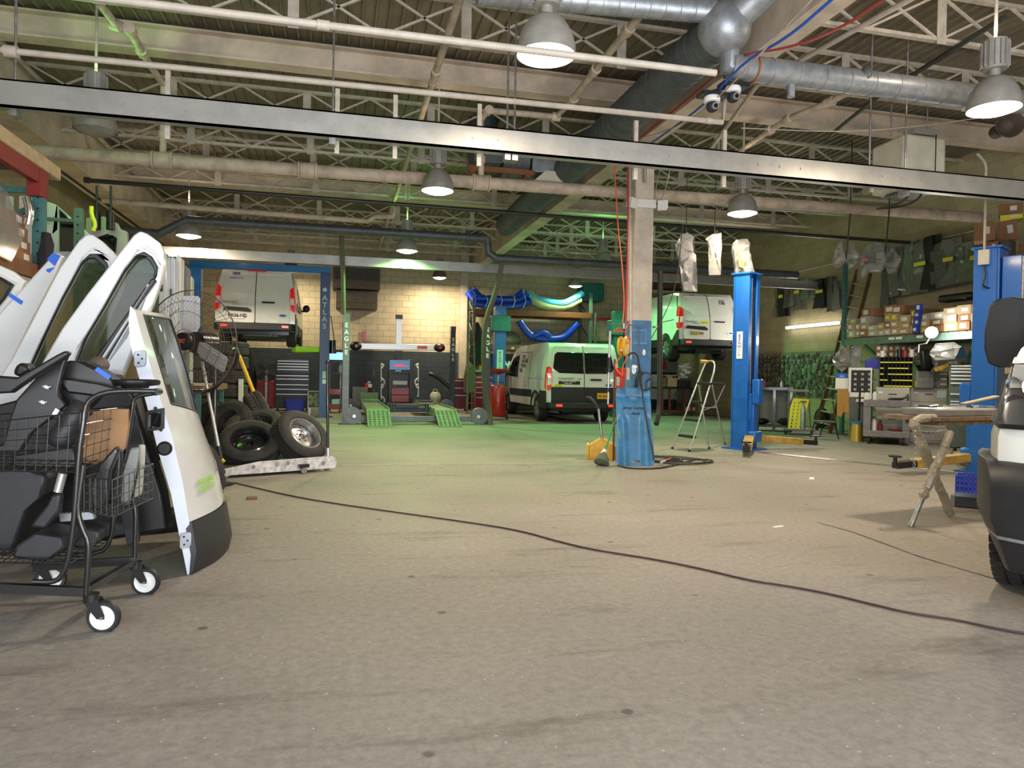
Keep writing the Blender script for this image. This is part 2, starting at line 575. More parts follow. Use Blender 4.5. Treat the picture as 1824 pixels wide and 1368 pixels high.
struct('wall_front', w, 'wall_side_paint', smooth=0)
vs, fs = [], []
x, i = XL - 0.1, 0
prof = []
while x < XR + 0.1:
 prof += [(x, 0.045), (x + 0.13, 0.045), (x + 0.137, 0), (x + 0.158, 0)]
 x += 0.165
for (px, pz) in prof:
 vs += [(px, YF, ZC - 0.05 + pz), (px, YB, ZC - 0.05 + pz)]
for k in range(len(prof) - 1):
 fs.append((2 * k, 2 * k + 1, 2 * k + 3, 2 * k + 2))
dk = MB().add(vs, fs)
dk.span((XL - 0.2, YF, ZC + 0.02), (XR + 0.2, YB, ZC + 0.1))
struct('ceiling', dk, 'deck', smooth=0)
def ibeam_x(y, z0, z1, x0, x1, w=0.22, t=0.025):
 g = MB()
 g.span((x0, y - w / 2, z0), (x1, y + w / 2, z0 + t)).span((x0, y - w / 2, z1 - t), (x1, y + w / 2, z1))
 g.span((x0, y - 0.012, z0), (x1, y + 0.012, z1))
 return g
n_trim = [0]
def trim(mb, m, label=None, **k):
 n_trim[0] += 1
 o = struct('trim_%d' % n_trim[0], mb, m, **k)
 if label:
  o['label'] = label
 return o
trim(MB().span((4.31, YF, 4.73), (4.61, YB, 5.62)), 'girder', 'deep cream boxed roof girder running from camera to back wall', smooth=0)
trim(MB().span((-4.85, YF, 4.70), (-4.5, YB, 5.62)), 'girder', 'deep cream boxed roof girder along the left bay', smooth=0)
for (y, bb) in ((0.8, 'over the camera'), (10.3, 'above the steel column'), (17.4, 'near the back wall')):
 trim(ibeam_x(y, 5.32, 5.66, -4.5, XR, 0.25), 'girder', 'rusty cream steel cross girder %s' % bb, smooth=0)
trim(ibeam_x(10.3, 5.32, 5.66, XL, -4.85, 0.25), 'girder', 'short stub of cross girder over the left rack', smooth=0)
sb = MB()
sb.span((-5.5, 7.2, 3.48), (11.8, 7.24, 3.72)).span((-5.5, 7.2, 3.48), (11.8, 7.33, 3.495)).span((-5.5, 7.2, 3.705), (11.8, 7.33, 3.72))
for k in range(60):
 bx = -5.2 + k * 0.27
 if k % 6 < 3:
  sb.cyl((bx, 7.2, 3.60), (bx, 7.19, 3.60), 0.016, 8)
trim(sb, 'strut', 'long bright grey channel beam hung across the shop', smooth=0)
sb = MB()
sb.span((-4.4, 16.0, 3.50), (11.9, 16.04, 3.71)).span((-4.4, 15.93, 3.50), (11.9, 16.04, 3.515))
trim(sb, 'strut', 'far grey channel beam hung across the shop', smooth=0)
JX = ((-4.5, 4.31), (4.61, XR))
def joist(y, x0, x1, z0=5.1, z1=5.62, phase=0.0):
 g = MB()
 for z in (z0, z1):
  g.span((x0, y - 0.035, z - 0.02), (x1, y - 0.004, z + 0.02)).span((x0, y + 0.004, z - 0.02), (x1, y + 0.035, z + 0.02))
 p = 0.98
 x, k = x0 + 0.02, 0
 while x + p <= x1 + 0.3:
  xe = min(x + p, x1)
  g.bar((x, y, z0), (xe, y, z1), 0.026)
  g.bar((x, y, z1), (xe, y, z0), 0.026)
  x += p
  k += 1
  if k % 2 == 0 and x < x1:
   g.span((x - 0.06, y - 0.045, z0 - 0.06), (x + 0.06, y - 0.036, z1))
 return g
jy = [2.4, 3.9, 5.4, 6.9, 8.5, 11.9, 13.3, 14.7, 16.1, 18.9, 20.3, 21.7, 23.1]
for a, (x0, x1) in enumerate(JX):
 first = None
 for k, y in enumerate(jy):
  if first is None:
   first = struct('trim_%d' % (n_trim[0] + 1), joist(0, x0, x1), 'joist', smooth=0)
   n_trim[0] += 1
   first.location = (0, y, 0)
   first['label'] = 'cream open web roof joist under the ribbed deck'
   first['group'] = 'open web roof joists'
  else:
   n_trim[0] += 1
   o = first.copy(); COL.objects.link(o); o.location = (0, y, 0)
   o.name = 'trim_%d' % n_trim[0]
WARM, GRN, MIX = (1.0, 0.80, 0.58), (0.34, 1.0, 0.22), (0.72, 1.0, 0.60)
def high_bay(p, lensm, colr, pw, up, label, dome='dome_metal', s=1.0, housing=True):
 x, y, z = p
 t = world_thing('high_bay_lamp', label, 'ceiling lamp', (x, y, z), 'high bay lamps of the shop')
 g = MB().lathe((x, y, z), (0, 0, 1), [(0.235 * s, 0), (0.232 * s, 0.07 * s), (0.205 * s, 0.17 * s), (0.15 * s, 0.26 * s), (0.075 * s, 0.31 * s), (0.05 * s, 0.32 * s), (0.05 * s, 0.315 * s), (0.145 * s, 0.25 * s), (0.2 * s, 0.165 * s), (0.226 * s, 0.07 * s), (0.229 * s, 0)], 28, True)
 wput('lamp_shade', g, dome, t)
 g = MB().lathe((x, y, z), (0, 0, 1), [(0.0001, -0.05 * s), (0.08 * s, -0.045 * s), (0.16 * s, -0.025 * s), (0.22 * s, 0.015 * s), (0.205 * s, 0.06 * s), (0.0001, 0.07 * s)], 28)
 wput('lens', g, lensm, t)
 if housing:
  g = MB().cyl((x, y, z + 0.32 * s), (x, y, z + 0.38 * s), 0.05 * s, 12).cyl((x, y, z + 0.38 * s), (x, y, z + 0.66 * s), 0.105 * s, 16)
  for k in range(16):
   a = 2 * PI * k / 16
   g.box((x + math.cos(a) * 0.11 * s, y + math.sin(a) * 0.11 * s, z + 0.52 * s), (0.03, 0.006, 0.24 * s), rz=a)
  wput('ballast_housing', g, 'dome_metal', t)
  wput('hanger', MB().cyl((x, y, z + 0.66 * s), (x, y, ZC - 0.06), 0.015, 8), 'pipe_light', t)
 if lensm == 'lens_on_green':
  q_ = light('SPOT', (0, 0, -0.12), pw, colr, 0.12, parent=t)
  q_.data.spot_size = 2.7
  q_.data.spot_blend = 0.25
 else:
  light('AREA', (0, 0, -0.07), pw, colr, 0.36, (0, 0, 0), parent=t)
 if up:
  light('POINT', (0.0, 0.0, 0.72 * s), up, colr, 0.08, parent=t)
 return t
high_bay((1.62, 5.75, 3.84), 'lens_on', WARM, 95, 9, 'large bright dome lamp at the top centre beside the grey duct', s=1.05)
high_bay((6.10, 5.70, 3.84), 'lens_on', WARM, 95, 24, 'bright dome lamp partly behind the silver duct at the upper right')
high_bay((1.34, 10.4, 3.84), 'lens_on', WARM, 110, 5, 'glowing dome lamp under the dark blower unit')
high_bay((6.22, 10.35, 3.84), 'lens_on', WARM, 110, 5, 'white glowing lamp above the hanging plastic bags')
high_bay((-2.95, 15.4, 3.84), 'lens_on', WARM, 150, 12, 'warm lamp at the left above the white leaning doors')
high_bay((1.38, 15.7, 3.84), 'lens_on_green', GRN, 420, 12, 'green glowing lamp above the four post lift')
high_bay(tuple(A(783, 495, Y=22.9)), 'lens_on', (1, 0.84, 0.55), 130, 0, 'brown shaded lamp lighting the beige block wall', 'dome_brown', 0.95)
high_bay(tuple(A(1025, 510, Y=22.2)), 'lens_on_green', MIX, 110, 8, 'greenish lamp above the pallet rack with blue tarps', s=0.95)
high_bay(tuple(A(518, 480, Y=22.9)), 'lens_on', (1, 0.84, 0.55), 60, 0, 'dim brown shaded lamp above the blue lift crossbar', 'dome_brown', 0.9)
high_bay((6.62, 17.7, 4.12), 'lens_on_green', (0.2, 1.0, 0.28), 430, 14, 'green lamp behind the cream column')
high_bay((-2.80, 9.3, 3.95), 'dome_metal', GRN, 8, 14, 'unlit glass dome lamp in green glow by the left girder')
def ext(a, b, f0=0.0, f1=0.0):
 a, b = Vector(a), Vector(b)
 return a - (b - a) * f0, b + (b - a) * f1
def pipe(name, label, pts, r, m, cat='pipe', n=10, collars=(), smooth=0, group=None, sub='collar', cm=None):
 t = world_thing(name, label, cat, pts[0], group)
 wput('run', MB().tube(pts, r, n, smooth), m, t)
 for (c, d, rr, ln) in collars:
  c, d = Vector(c), Vector(d).normalized()
  wput(sub, MB().cyl(c - d * ln / 2, c + d * ln / 2, rr, 14), cm or m, t)
 return t
Xd, Yd = Vector((1, 0, 0)), Vector((0, 1, 0))
Yp = 10.75
a, b = A(46, 269, Y=Yp), A(1752, 388, Y=Yp)
P1 = lambda px: A(px, 269 + (px - 46) * (388 - 269) / (1752 - 46.0), Y=Yp)
cols = []
for px in (290, 548, 857, 1320):
 c = P1(px)
 cols += [(c, Xd, 0.115, 0.2), (c - Xd * 0.12, Xd, 0.125, 0.03), (c + Xd * 0.12, Xd, 0.125, 0.03)]
pipe('drain_pipe', 'thick rusty cream drain pipe across the shop behind the column', [a, b], 0.092, 'pipe_beige', collars=cols, n=16)
for px, lab in ((290, 'riser pipe dropping to the drain pipe near the left girder'), (857, 'riser pipe dropping to the drain pipe by the blower unit'), (1320, 'riser pipe to the drain pipe above the hanging white lamp')):
 c = P1(px)
 if px == 290:
  top = [A(179, 8, z=5.1), A(207, 45, z=5.1), A(232, 53, z=5.05), A(253, 93, z=5.05), A(291, 151, Y=Yp)]
 elif px == 857:
  top = [A(1180, -20, z=4.95), A(1119, 53, z=4.95), A(1060, 125, z=4.95), A(1020, 178, z=4.95), A(991, 208, z=4.93), A(870, 197, Y=10.2), A(857, 215, Y=Yp)]
 else:
  top = [A(1560, 140, z=4.95), A(1478, 182, z=4.9), A(1404, 212, z=4.9), A(1372, 232, z=4.88), A(1320, 267, Y=Yp)]
 cs = [(top[k], top[k + 1] - top[k], 0.065, 0.12) for k in range(1, len(top) - 1)]
 pipe('riser_pipe', lab, top + [c + Vector((0, 0, 0.09))], 0.045, 'pipe_beige', collars=cs + [(c + Vector((0, 0, 0.35)), (0, 0, 1), 0.06, 0.1)])
pipe('sprinkler_pipe', 'cream pipe passing in front of the large dome lamp', [A(-20, -28, Y=5.0), A(1275, 130, Y=5.0)], 0.026, 'pipe_light', collars=[(A(576, 45, Y=5.0), Xd, 0.034, 0.08)])
pipe('sprinkler_pipe', 'long cream pipe ending in a short upturned elbow below the cameras', [A(-20, 87, Y=6.9), A(1287, 218, Y=6.9), A(1291, 176, Y=6.9)], 0.028, 'pipe_light', collars=[(A(1262, 215, Y=6.9), Xd, 0.036, 0.06), (A(20, 92, Y=6.9), Xd, 0.05, 0.1)])
pipe('sprinkler_pipe', 'cream pipe running away under the deck left of centre', [A(822, -10, z=5.0), A(774, 135, z=5.0), A(674, 445, z=5.0)], 0.045, 'pipe_beige',
     collars=[(A(776, 130, z=5.0), Yd, 0.06, 0.14), (A(771, 148, z=5.0), Yd, 0.06, 0.1)])
pipe('sprinkler_pipe', 'cream pipe running along the left girder', [A(-30, 45, X=-4.36), A(368, 433, X=-4.36)], 0.03, 'pipe_beige')
pipe('conduit', 'thin conduit below the left girder', [A(-30, 205, X=-4.5), A(77, 288, X=-4.5), A(355, 487, X=-4.5)], 0.02, 'pipe_light')
pipe('sprinkler_pipe', 'black pipe crossing the shop above the far ducts', [A(151, 321, Y=13.0), A(1220, 403, Y=13.0), A(1672, 436, Y=13.0)], 0.036, 'pipe_dark', collars=[(A(155, 321, Y=13.0), Xd, 0.05, 0.08)])
pipe('sprinkler_pipe', 'greenish cream pipe crossing the left bay in the far ceiling', [A(182, 357, Y=14.3), A(655, 394, Y=14.3), A(668, 386, Y=14.3), A(700, 386, Y=14.3), A(703, 370, Y=14.3)], 0.05, 'pipe_beige')
pipe('air_line', 'steel pipe running away under the right bay deck', [A(1640, -12, z=5.0), A(1350, 150, z=5.0), A(1240, 300, z=5.0)], 0.03, 'pipe_light')
pipe('air_line', 'black pipe running away under the right bay deck', [A(1790, 30, z=5.05), A(1560, 175, z=5.05), A(1480, 240, z=5.05)], 0.03, 'pipe_dark')
def spiral_duct(name, label, pts, r, m='galv', pitch=0.22, cat='air duct'):
 t = world_thing(name, label, cat, pts[0])
 g = MB().tube(pts, r, 24)
 for k in range(len(pts) - 1):
  a, b = Vector(pts[k]), Vector(pts[k + 1])
  d = (b - a).normalized()
  L = (b - a).length
  s = pitch / 2
  while s < L:
   c = a + d * s
   g.cyl(c - d * 0.004, c + d * 0.004, r + 0.006, 24)
   s += pitch
 wput('duct_run', g, m, t)
 return t
J = A(1290, 52, X=3.7)
t = spiral_duct('spiral_duct', 'large dark grey spiral duct running away beside the roof girder', [J, A(1100, 222, X=3.7), Vector((3.7, 16.3, 4.66))], 0.24, 'duct_dark', 0.16)
wput('tee_junction', MB().ball(J, 0.265, 20, 12), 'galv', t)
wput('upper_branch', MB().tube([J, A(1365, -20, X=3.95)], 0.15, 20), 'galv', t)
L0, L1 = A(850, -14, Y=J.y), A(1268, 20, Y=J.y)
spiral_duct('spiral_duct', 'galvanised round duct at the top edge joining the large spiral duct', [L0, L1, J], 0.115, 'galv', 0.16)
E1 = Vector((J.x + 0.08, J.y, J.z - 0.2))
E2 = A(1299, 118, Y=J.y)
E3 = A(1830, 183, Y=J.y)
t = spiral_duct('spiral_duct', 'silver round duct with a dented side across the upper right', [E2, E3], 0.125, 'galv', 0.3)
wput('elbow', MB().tube([E1, Vector((E2.x, E2.y, E2.z + 0.22)), E2 + Vector((0, 0, -0.02)), E2 + Vector((0.15, 0, 0))], 0.105, 20), 'galv', t)
wput('collar', MB().cyl(Vector((E2.x, E2.y, E2.z + 0.20)), Vector((E2.x, E2.y, E2.z + 0.25)), 0.115, 20), 'steel', t)
wput('collar', MB().cyl(E2.lerp(E3, 0.07), E2.lerp(E3, 0.075), 0.14, 20), 'rust', t)
dn = E2.lerp(E3, 0.19)
wput('drop_stub', MB().cyl(dn, dn - Vector((0, 0, 0.24)), 0.04, 14), 'galv', t)
de = E2.lerp(E3, 0.41) + Vector((0, -0.09, 0.05))
wput('dent', MB().ball(de, 0.085, 10, 8, (0.7, 0.6, 1)), 'duct_dark', t)
Yf = 14.8
spiral_duct('spiral_duct', 'small dark duct across the far left bay with an angled end', [A(205, 409, Y=Yf), A(283, 417, Y=Yf), A(333, 392, Y=Yf), A(866, 425, Y=Yf)], 0.085, 'duct_dark', 0.25)
spiral_duct('spiral_duct', 'small dark duct across the far right bay', [A(868, 425, Y=Yf), A(870, 450, Y=Yf), A(884, 460, Y=Yf), A(1420, 490, Y=Yf)], 0.085, 'duct_dark', 0.25)
c0 = A(893, 285, Y=11.9)
t = world_thing('blower_unit', 'dark roof blower on an orange cradle beside the large duct', 'blower', c0 - Vector((0, 0, 0.3)))
wput('motor_box', MB().span(c0 + Vector((-0.52, -0.3, -0.15)), c0 + Vector((-0.05, 0.3, 0.35))), 'duct_dark', t, bevel=0.01)
wput('fan_housing', MB().cyl(c0 + Vector((-0.02, 0, 0.05)), c0 + Vector((0.42, 0, 0.05)), 0.36, 24).cyl(c0 + Vector((0.1, 0, 0.05)), c0 + Vector((0.13, 0, 0.05)), 0.375, 24).cyl(c0 + Vector((0.3, 0, 0.05)), c0 + Vector((0.33, 0, 0.05)), 0.375, 24), 'duct_dark', t)
wput('cradle', MB().span(c0 + Vector((-0.62, -0.32, -0.30)), c0 + Vector((0.5, -0.27, -0.22))).span(c0 + Vector((-0.62, 0.27, -0.30)), c0 + Vector((0.5, 0.32, -0.22))).span(c0 + Vector((-0.6, -0.3, -0.32)), c0 + Vector((-0.5, 0.3, -0.3))).span(c0 + Vector((0.35, -0.3, -0.32)), c0 + Vector((0.45, 0.3, -0.3))), 'rack_orange', t)
wput('square_duct', MB().span(c0 + Vector((0.48, -0.25, -0.22)), c0 + Vector((1.35, 0.3, 0.2))), 'galv', t, bevel=0.01)
wput('transition', MB().add([c0 + Vector(p) for p in ((0.5, -0.3, -0.38), (1.0, -0.3, -0.38), (1.05, -0.3, -0.2), (0.7, -0.3, -0.2), (0.5, 0.2, -0.38), (1.0, 0.2, -0.38), (1.05, 0.2, -0.2), (0.7, 0.2, -0.2))], [(0, 1, 2, 3), (7, 6, 5, 4), (0, 4, 5, 1), (1, 5, 6, 2), (2, 6, 7, 3), (3, 7, 4, 0)]), 'heater_cream', t)
for dx in (-0.55, 0.42):
 wput('hanger_rod', MB().cyl(c0 + Vector((dx, 0.28, -0.25)), (c0.x + dx, c0.y + 0.28, ZC - 0.05), 0.008, 6), 'steel', t)
c1 = A(860, 262, Y=12.6)
solo('motor_can', MB().cyl(c1 + Vector((0, 0, 0.1)), c1 + Vector((0, 0, 0.55)), 0.26, 20), 'duct_dark', 'dark cylindrical vent can above the blower', 'vent')
h = A(1618, 290, Y=8.6)
t = world_thing('unit_heater', 'dusty cream box heater hung behind the grey channel beam', 'heater', h - Vector((0, 0, 0.35)))
wput('casing', MB().span(h + Vector((-0.33, -0.3, -0.42)), h + Vector((0.36, 0.35, 0.30))), 'heater_cream', t, bevel=0.05)
wput('panel_seam', MB().span(h + Vector((0.16, -0.305, -0.28)), h + Vector((0.175, -0.3, 0.32))), 'pipe_dark', t)
wput('vent_grille', MB().span(h + Vector((-0.2, -0.2, -0.46)), h + Vector((0.25, 0.2, -0.42))), 'duct_dark', t)
wput('control_block', MB().span(h + Vector((-0.1, -0.2, 0.34)), h + Vector((0.3, 0.0, 0.42))), 'alum', t)
for dx in (-0.3, 0.3):
 wput('hanger_rod', MB().cyl(h + Vector((dx, 0, 0.34)), (h.x + dx, h.y, ZC - 0.05), 0.01, 6), 'steel', t)
for k in (0, 1):
 wput('gas_hose', MB().tube([h + Vector((-0.08 + 0.2 * k, -0.1, -0.36)), h + Vector((-0.07 + 0.2 * k, -0.12, -0.5)), h + Vector((-0.2 + 0.15 * k, 0, -0.62)), h + Vector((-0.25, 0.3, -0.6))], 0.014, 6, 2), 'hose_black', t)
for (px, py, lab) in ((1268, 177, 'white dome security camera left of its twin under the ducts'), (1305, 160, 'white dome security camera right of its twin with a visible lens')):
 c = A(px, py, Y=6.6)
 t = world_thing('security_camera', lab, 'camera', c)
 wput('mount_plate', MB().span(c + Vector((-0.12, -0.05, 0.03)), c + Vector((0.16, 0.1, 0.07))), 'black_metal', t)
 wput('cap', MB().lathe(c - Vector((0, 0, 0.03)), (0, 0, 1), [(0.0, 0.06), (0.075, 0.055), (0.085, 0.03), (0.08, 0.0), (0.05, -0.01), (0, -0.01)], 20), 'white_plastic', t)
 b = c + Vector((0, -0.01, -0.075))
 wput('camera_ball', MB().ball(b, 0.062, 18, 12), 'cladding', t)
 wput('lens_ring', MB().cyl(b + Vector((0.0, -0.04, -0.01)), b + Vector((0, -0.07, -0.015)), 0.034, 18), 'galv', t)
 wput('lens', MB().cyl(b + Vector((0.0, -0.07, -0.015)), b + Vector((0, -0.076, -0.016)), 0.022, 16), 'glass_dark', t)
c = A(1290, 140, Y=6.6)
solo('bracket', MB().bar(A(1245, 170, Y=6.66), A(1332, 147, Y=6.66), 0.05, 0.03).cyl(c, c + Vector((0, 0, 0.5)), 0.012, 6), 'black_metal', 'black bracket arm carrying the two security cameras', 'bracket')
c = A(1788, 228, Y=8.0)
t = world_thing('horn_speaker', 'brown round horn speaker under the lamp at the upper right', 'speaker', c)
wput('horn', MB().lathe(c, (-0.5, -1, -0.1), [(0.0, -0.05), (0.05, 0.0), (0.11, 0.12), (0.17, 0.2), (0.175, 0.2), (0.1, 0.08), (0.0, 0.02)], 24), 'brown_metal', t)
wput('driver', MB().cyl(c + Vector((0.02, 0.04, 0)), c + Vector((0.1, 0.22, 0.02)), 0.09, 16), 'brown_metal', t)
wput('bracket', MB().cyl(c + Vector((0.05, 0.1, 0)), (c.x + 0.05, c.y + 0.1, ZC - 0.05), 0.012, 6), 'steel', t)
for (px, y0) in ((22, 7.25), (592, 7.25), (905, 7.25), (918, 7.25), (1555, 7.25), (1619, 7.25)):
 p = A(px, 250, Y=y0)
 solo('hanger_rod', MB().cyl((p.x, y0 + 0.05, 3.6), (p.x, y0 + 0.05, 5.3), 0.012, 6).span((p.x - 0.03, y0, 3.42), (p.x + 0.03, y0 + 0.12, 3.5)), 'steel',
         'dark steel rod hanging the bright grey channel beam', 'hanger rod', 'rods hanging the grey channel beam', smooth=40)
for px in (293, 600, 705, 857, 1140, 1300):
 p = A(px, 250, Y=7.25)
 solo('clamp_plate', MB().span((p.x - 0.022, 7.35, 3.36), (p.x + 0.022, 7.39, 4.0)), 'joist',
         'short galvanised clamp strut on the bright grey channel beam', 'clamp', 'clamp struts on the grey channel beam', smooth=0)
cb = world_thing('trim_column', None, 'x', (4.46, 10.3, 0)) if False else None
colm = struct('trim_%d' % (n_trim[0] + 1), MB().span((4.31, 10.17, 2.06), (4.61, 10.43, 4.75)).span((4.26, 10.12, 4.66), (4.66, 10.48, 4.74)), 'column_cream', bevel=0.008)
colb = struct('trim_%d' % (n_trim[0] + 2), MB().span((4.305, 10.165, 0), (4.615, 10.435, 2.06)).span((4.2, 10.05, 0), (4.72, 10.55, 0.03)), 'column_blue', bevel=0.008)
colm['label'] = 'cream upper part of the square steel column'
colb['label'] = 'chipped blue lower part of the square steel column'
n_trim[0] += 2
c = A(1146, 362, Y=10.15)
t = world_thing('emergency_light', 'white twin head emergency light wrapped around the column', 'emergency light', c - Vector((0, 0.02, 0.15)))
wput('housing', MB().span(c + Vector((-0.2, -0.04, -0.07)), c + Vector((0.2, 0.015, 0.06))), 'white_plastic', t, bevel=0.012)
for sx, rz in ((-0.22, 0.5), (0.27, -0.6)):
 wput('lamp_head', MB().box(c + Vector((sx, -0.1, -0.03)), (0.14, 0.10, 0.15), rz, 0.3).box(c + Vector((sx - 0.0, -0.155, -0.03)), (0.11, 0.01, 0.12), rz, 0.3), 'lens_clear', t, bevel=0.01)
wput('cable', MB().tube([c + Vector((0.28, 0.05, 0)), c + Vector((0.4, 0.05, 0.3)), c + Vector((0.5, 0.1, 0.75)), c + Vector((0.3, 0.1, 0.6)), c + Vector((0.2, 0.05, 0.1))], 0.008, 6, 2), 'alum', t)
solo('conduit', MB().cyl(A(1122, 225, Y=10.1), A(1124, 640, Y=10.1), 0.018, 8).cyl(A(1149, 213, Y=10.1), A(1149, 325, Y=10.1), 0.025, 8), 'strut', 'grey conduit strapped down the left edge of the column', 'conduit')
c = A(1140, 345, Y=10.12)
def cable(name, label, pts, r, m, cat='cable', smooth=2, n=6, **k):
 return solo(name, MB().tube(pts, r, n, smooth), m, label, cat, **k)
cable('air_hose', 'blue air hose slung diagonally past the security cameras', [A(1492, -10, Y=4.2), A(1400, 70, Y=5.0), A(1330, 105, Y=6.0), A(1262, 180, Y=6.9), A(1210, 220, Y=8.5), A(1150, 262, Y=10.0)], 0.012, 'tape_blue')
cable('air_hose', 'red air hose slung diagonally beside the blue one', [A(1580, -5, Y=4.2), A(1500, 50, Y=5.0), A(1400, 88, Y=5.8), A(1318, 95, Y=6.5), A(1240, 165, Y=8.2), A(1135, 250, Y=10.0)], 0.012, 'hose_red')
cable('power_cable', 'thin pink cable slung diagonally past the silver duct', [A(1450, -5, Y=4.6), A(1360, 90, Y=5.4), A(1290, 165, Y=6.2), A(1215, 225, Y=8.5), A(1120, 252, Y=10.0)], 0.007, 'pipe_beige')
cable('air_hose', 'red hose dropping straight along the left side of the column', [A(1119, 285, Y=10.0), A(1119, 400, Y=10.0), A(1117, 520, Y=10.0), A(1115, 575, Y=10.0)], 0.014, 'hose_red')
cable('extension_cord', 'orange cord dropping to the yellow reel beside the column', [A(1094, 280, Y=9.9), A(1100, 400, Y=9.9), A(1108, 470, Y=9.9), A(1113, 545, Y=9.9), A(1107, 590, Y=9.9)], 0.009, 'hose_orange')
cable('power_cable', 'grey cable sagging across the upper right to the lamp', [A(1320, 228, Y=8.0), A(1500, 236, Y=7.8), A(1640, 225, Y=7.2), A(1780, 205, Y=6.0)], 0.006, 'pipe_light')
cable('lift_cable', 'thin dark cable running down past the hanging exhaust hose', [A(1216, 400, Y=11.0), A(1210, 470, Y=11.0), A(1196, 540, Y=11.0), A(1150, 620, Y=10.6)], 0.008, 'pipe_dark')
def ribbed_hose(label, pts, r, m):
 g = MB().tube(pts, r, 12, 2)
 return solo('exhaust_hose', g, m, label, 'hose')
ribbed_hose('black exhaust hose hanging straight down beside the column with a bent end', [A(1176, 482, Y=12.6), A(1175, 600, Y=12.6), A(1175, 700, Y=12.6), A(1174, 735, Y=12.6), A(1169, 755, Y=12.4)], 0.05, 'hose_black')
ribbed_hose('olive ribbed exhaust hose hanging beside the right lift post', [A(894, 470, Y=14.6), A(884, 520, Y=14.7), A(864, 570, Y=14.9), A(861, 640, Y=15.3), A(863, 700, Y=15.9), A(873, 735, Y=16.1), A(874, 757, Y=16.1)], 0.055, 'hose_olive')
ribbed_hose('olive ribbed exhaust hose hanging at the left lift post', [A(609, 420, Y=15.6), A(611, 500, Y=15.9), A(612, 560, Y=16.0)], 0.05, 'hose_olive')
def slice_mb(mb, cuts):
 """cut every face at planes: cuts = [(axis, value), ...]"""
 me = mb.mesh('tmp')
 bm = bmesh.new()
 bm.from_mesh(me)
 for ax, val in cuts:
  co, no = Vector((0, 0, 0)), Vector((0, 0, 0))
  co[ax] = val
  no[ax] = 1
  bmesh.ops.bisect_plane(bm, geom=bm.verts[:] + bm.edges[:] + bm.faces[:], plane_co=co, plane_no=no, dist=1e-5)
 r = MB()
 bm.verts.index_update()
 r.v = [v.co.copy() for v in bm.verts]
 r.f = [tuple(v.index for v in f.verts) for f in bm.faces]
 bm.free()
 bpy.data.meshes.remove(me)
 return r
def interp(pts, t):
 if t <= pts[0][0]:
  return pts[0][1]
 for (a, va), (b, vb) in zip(pts, pts[1:]):
  if t <= b:
   return va + (vb - va) * (t - a) / (b - a)
 return pts[-1][1]
def arc(cy, cz, r, a0, a1, n=10):
 return [(cy + r * math.cos(a0 + (a1 - a0) * k / n), cz + r * math.sin(a0 + (a1 - a0) * k / n)) for k in range(n + 1)]
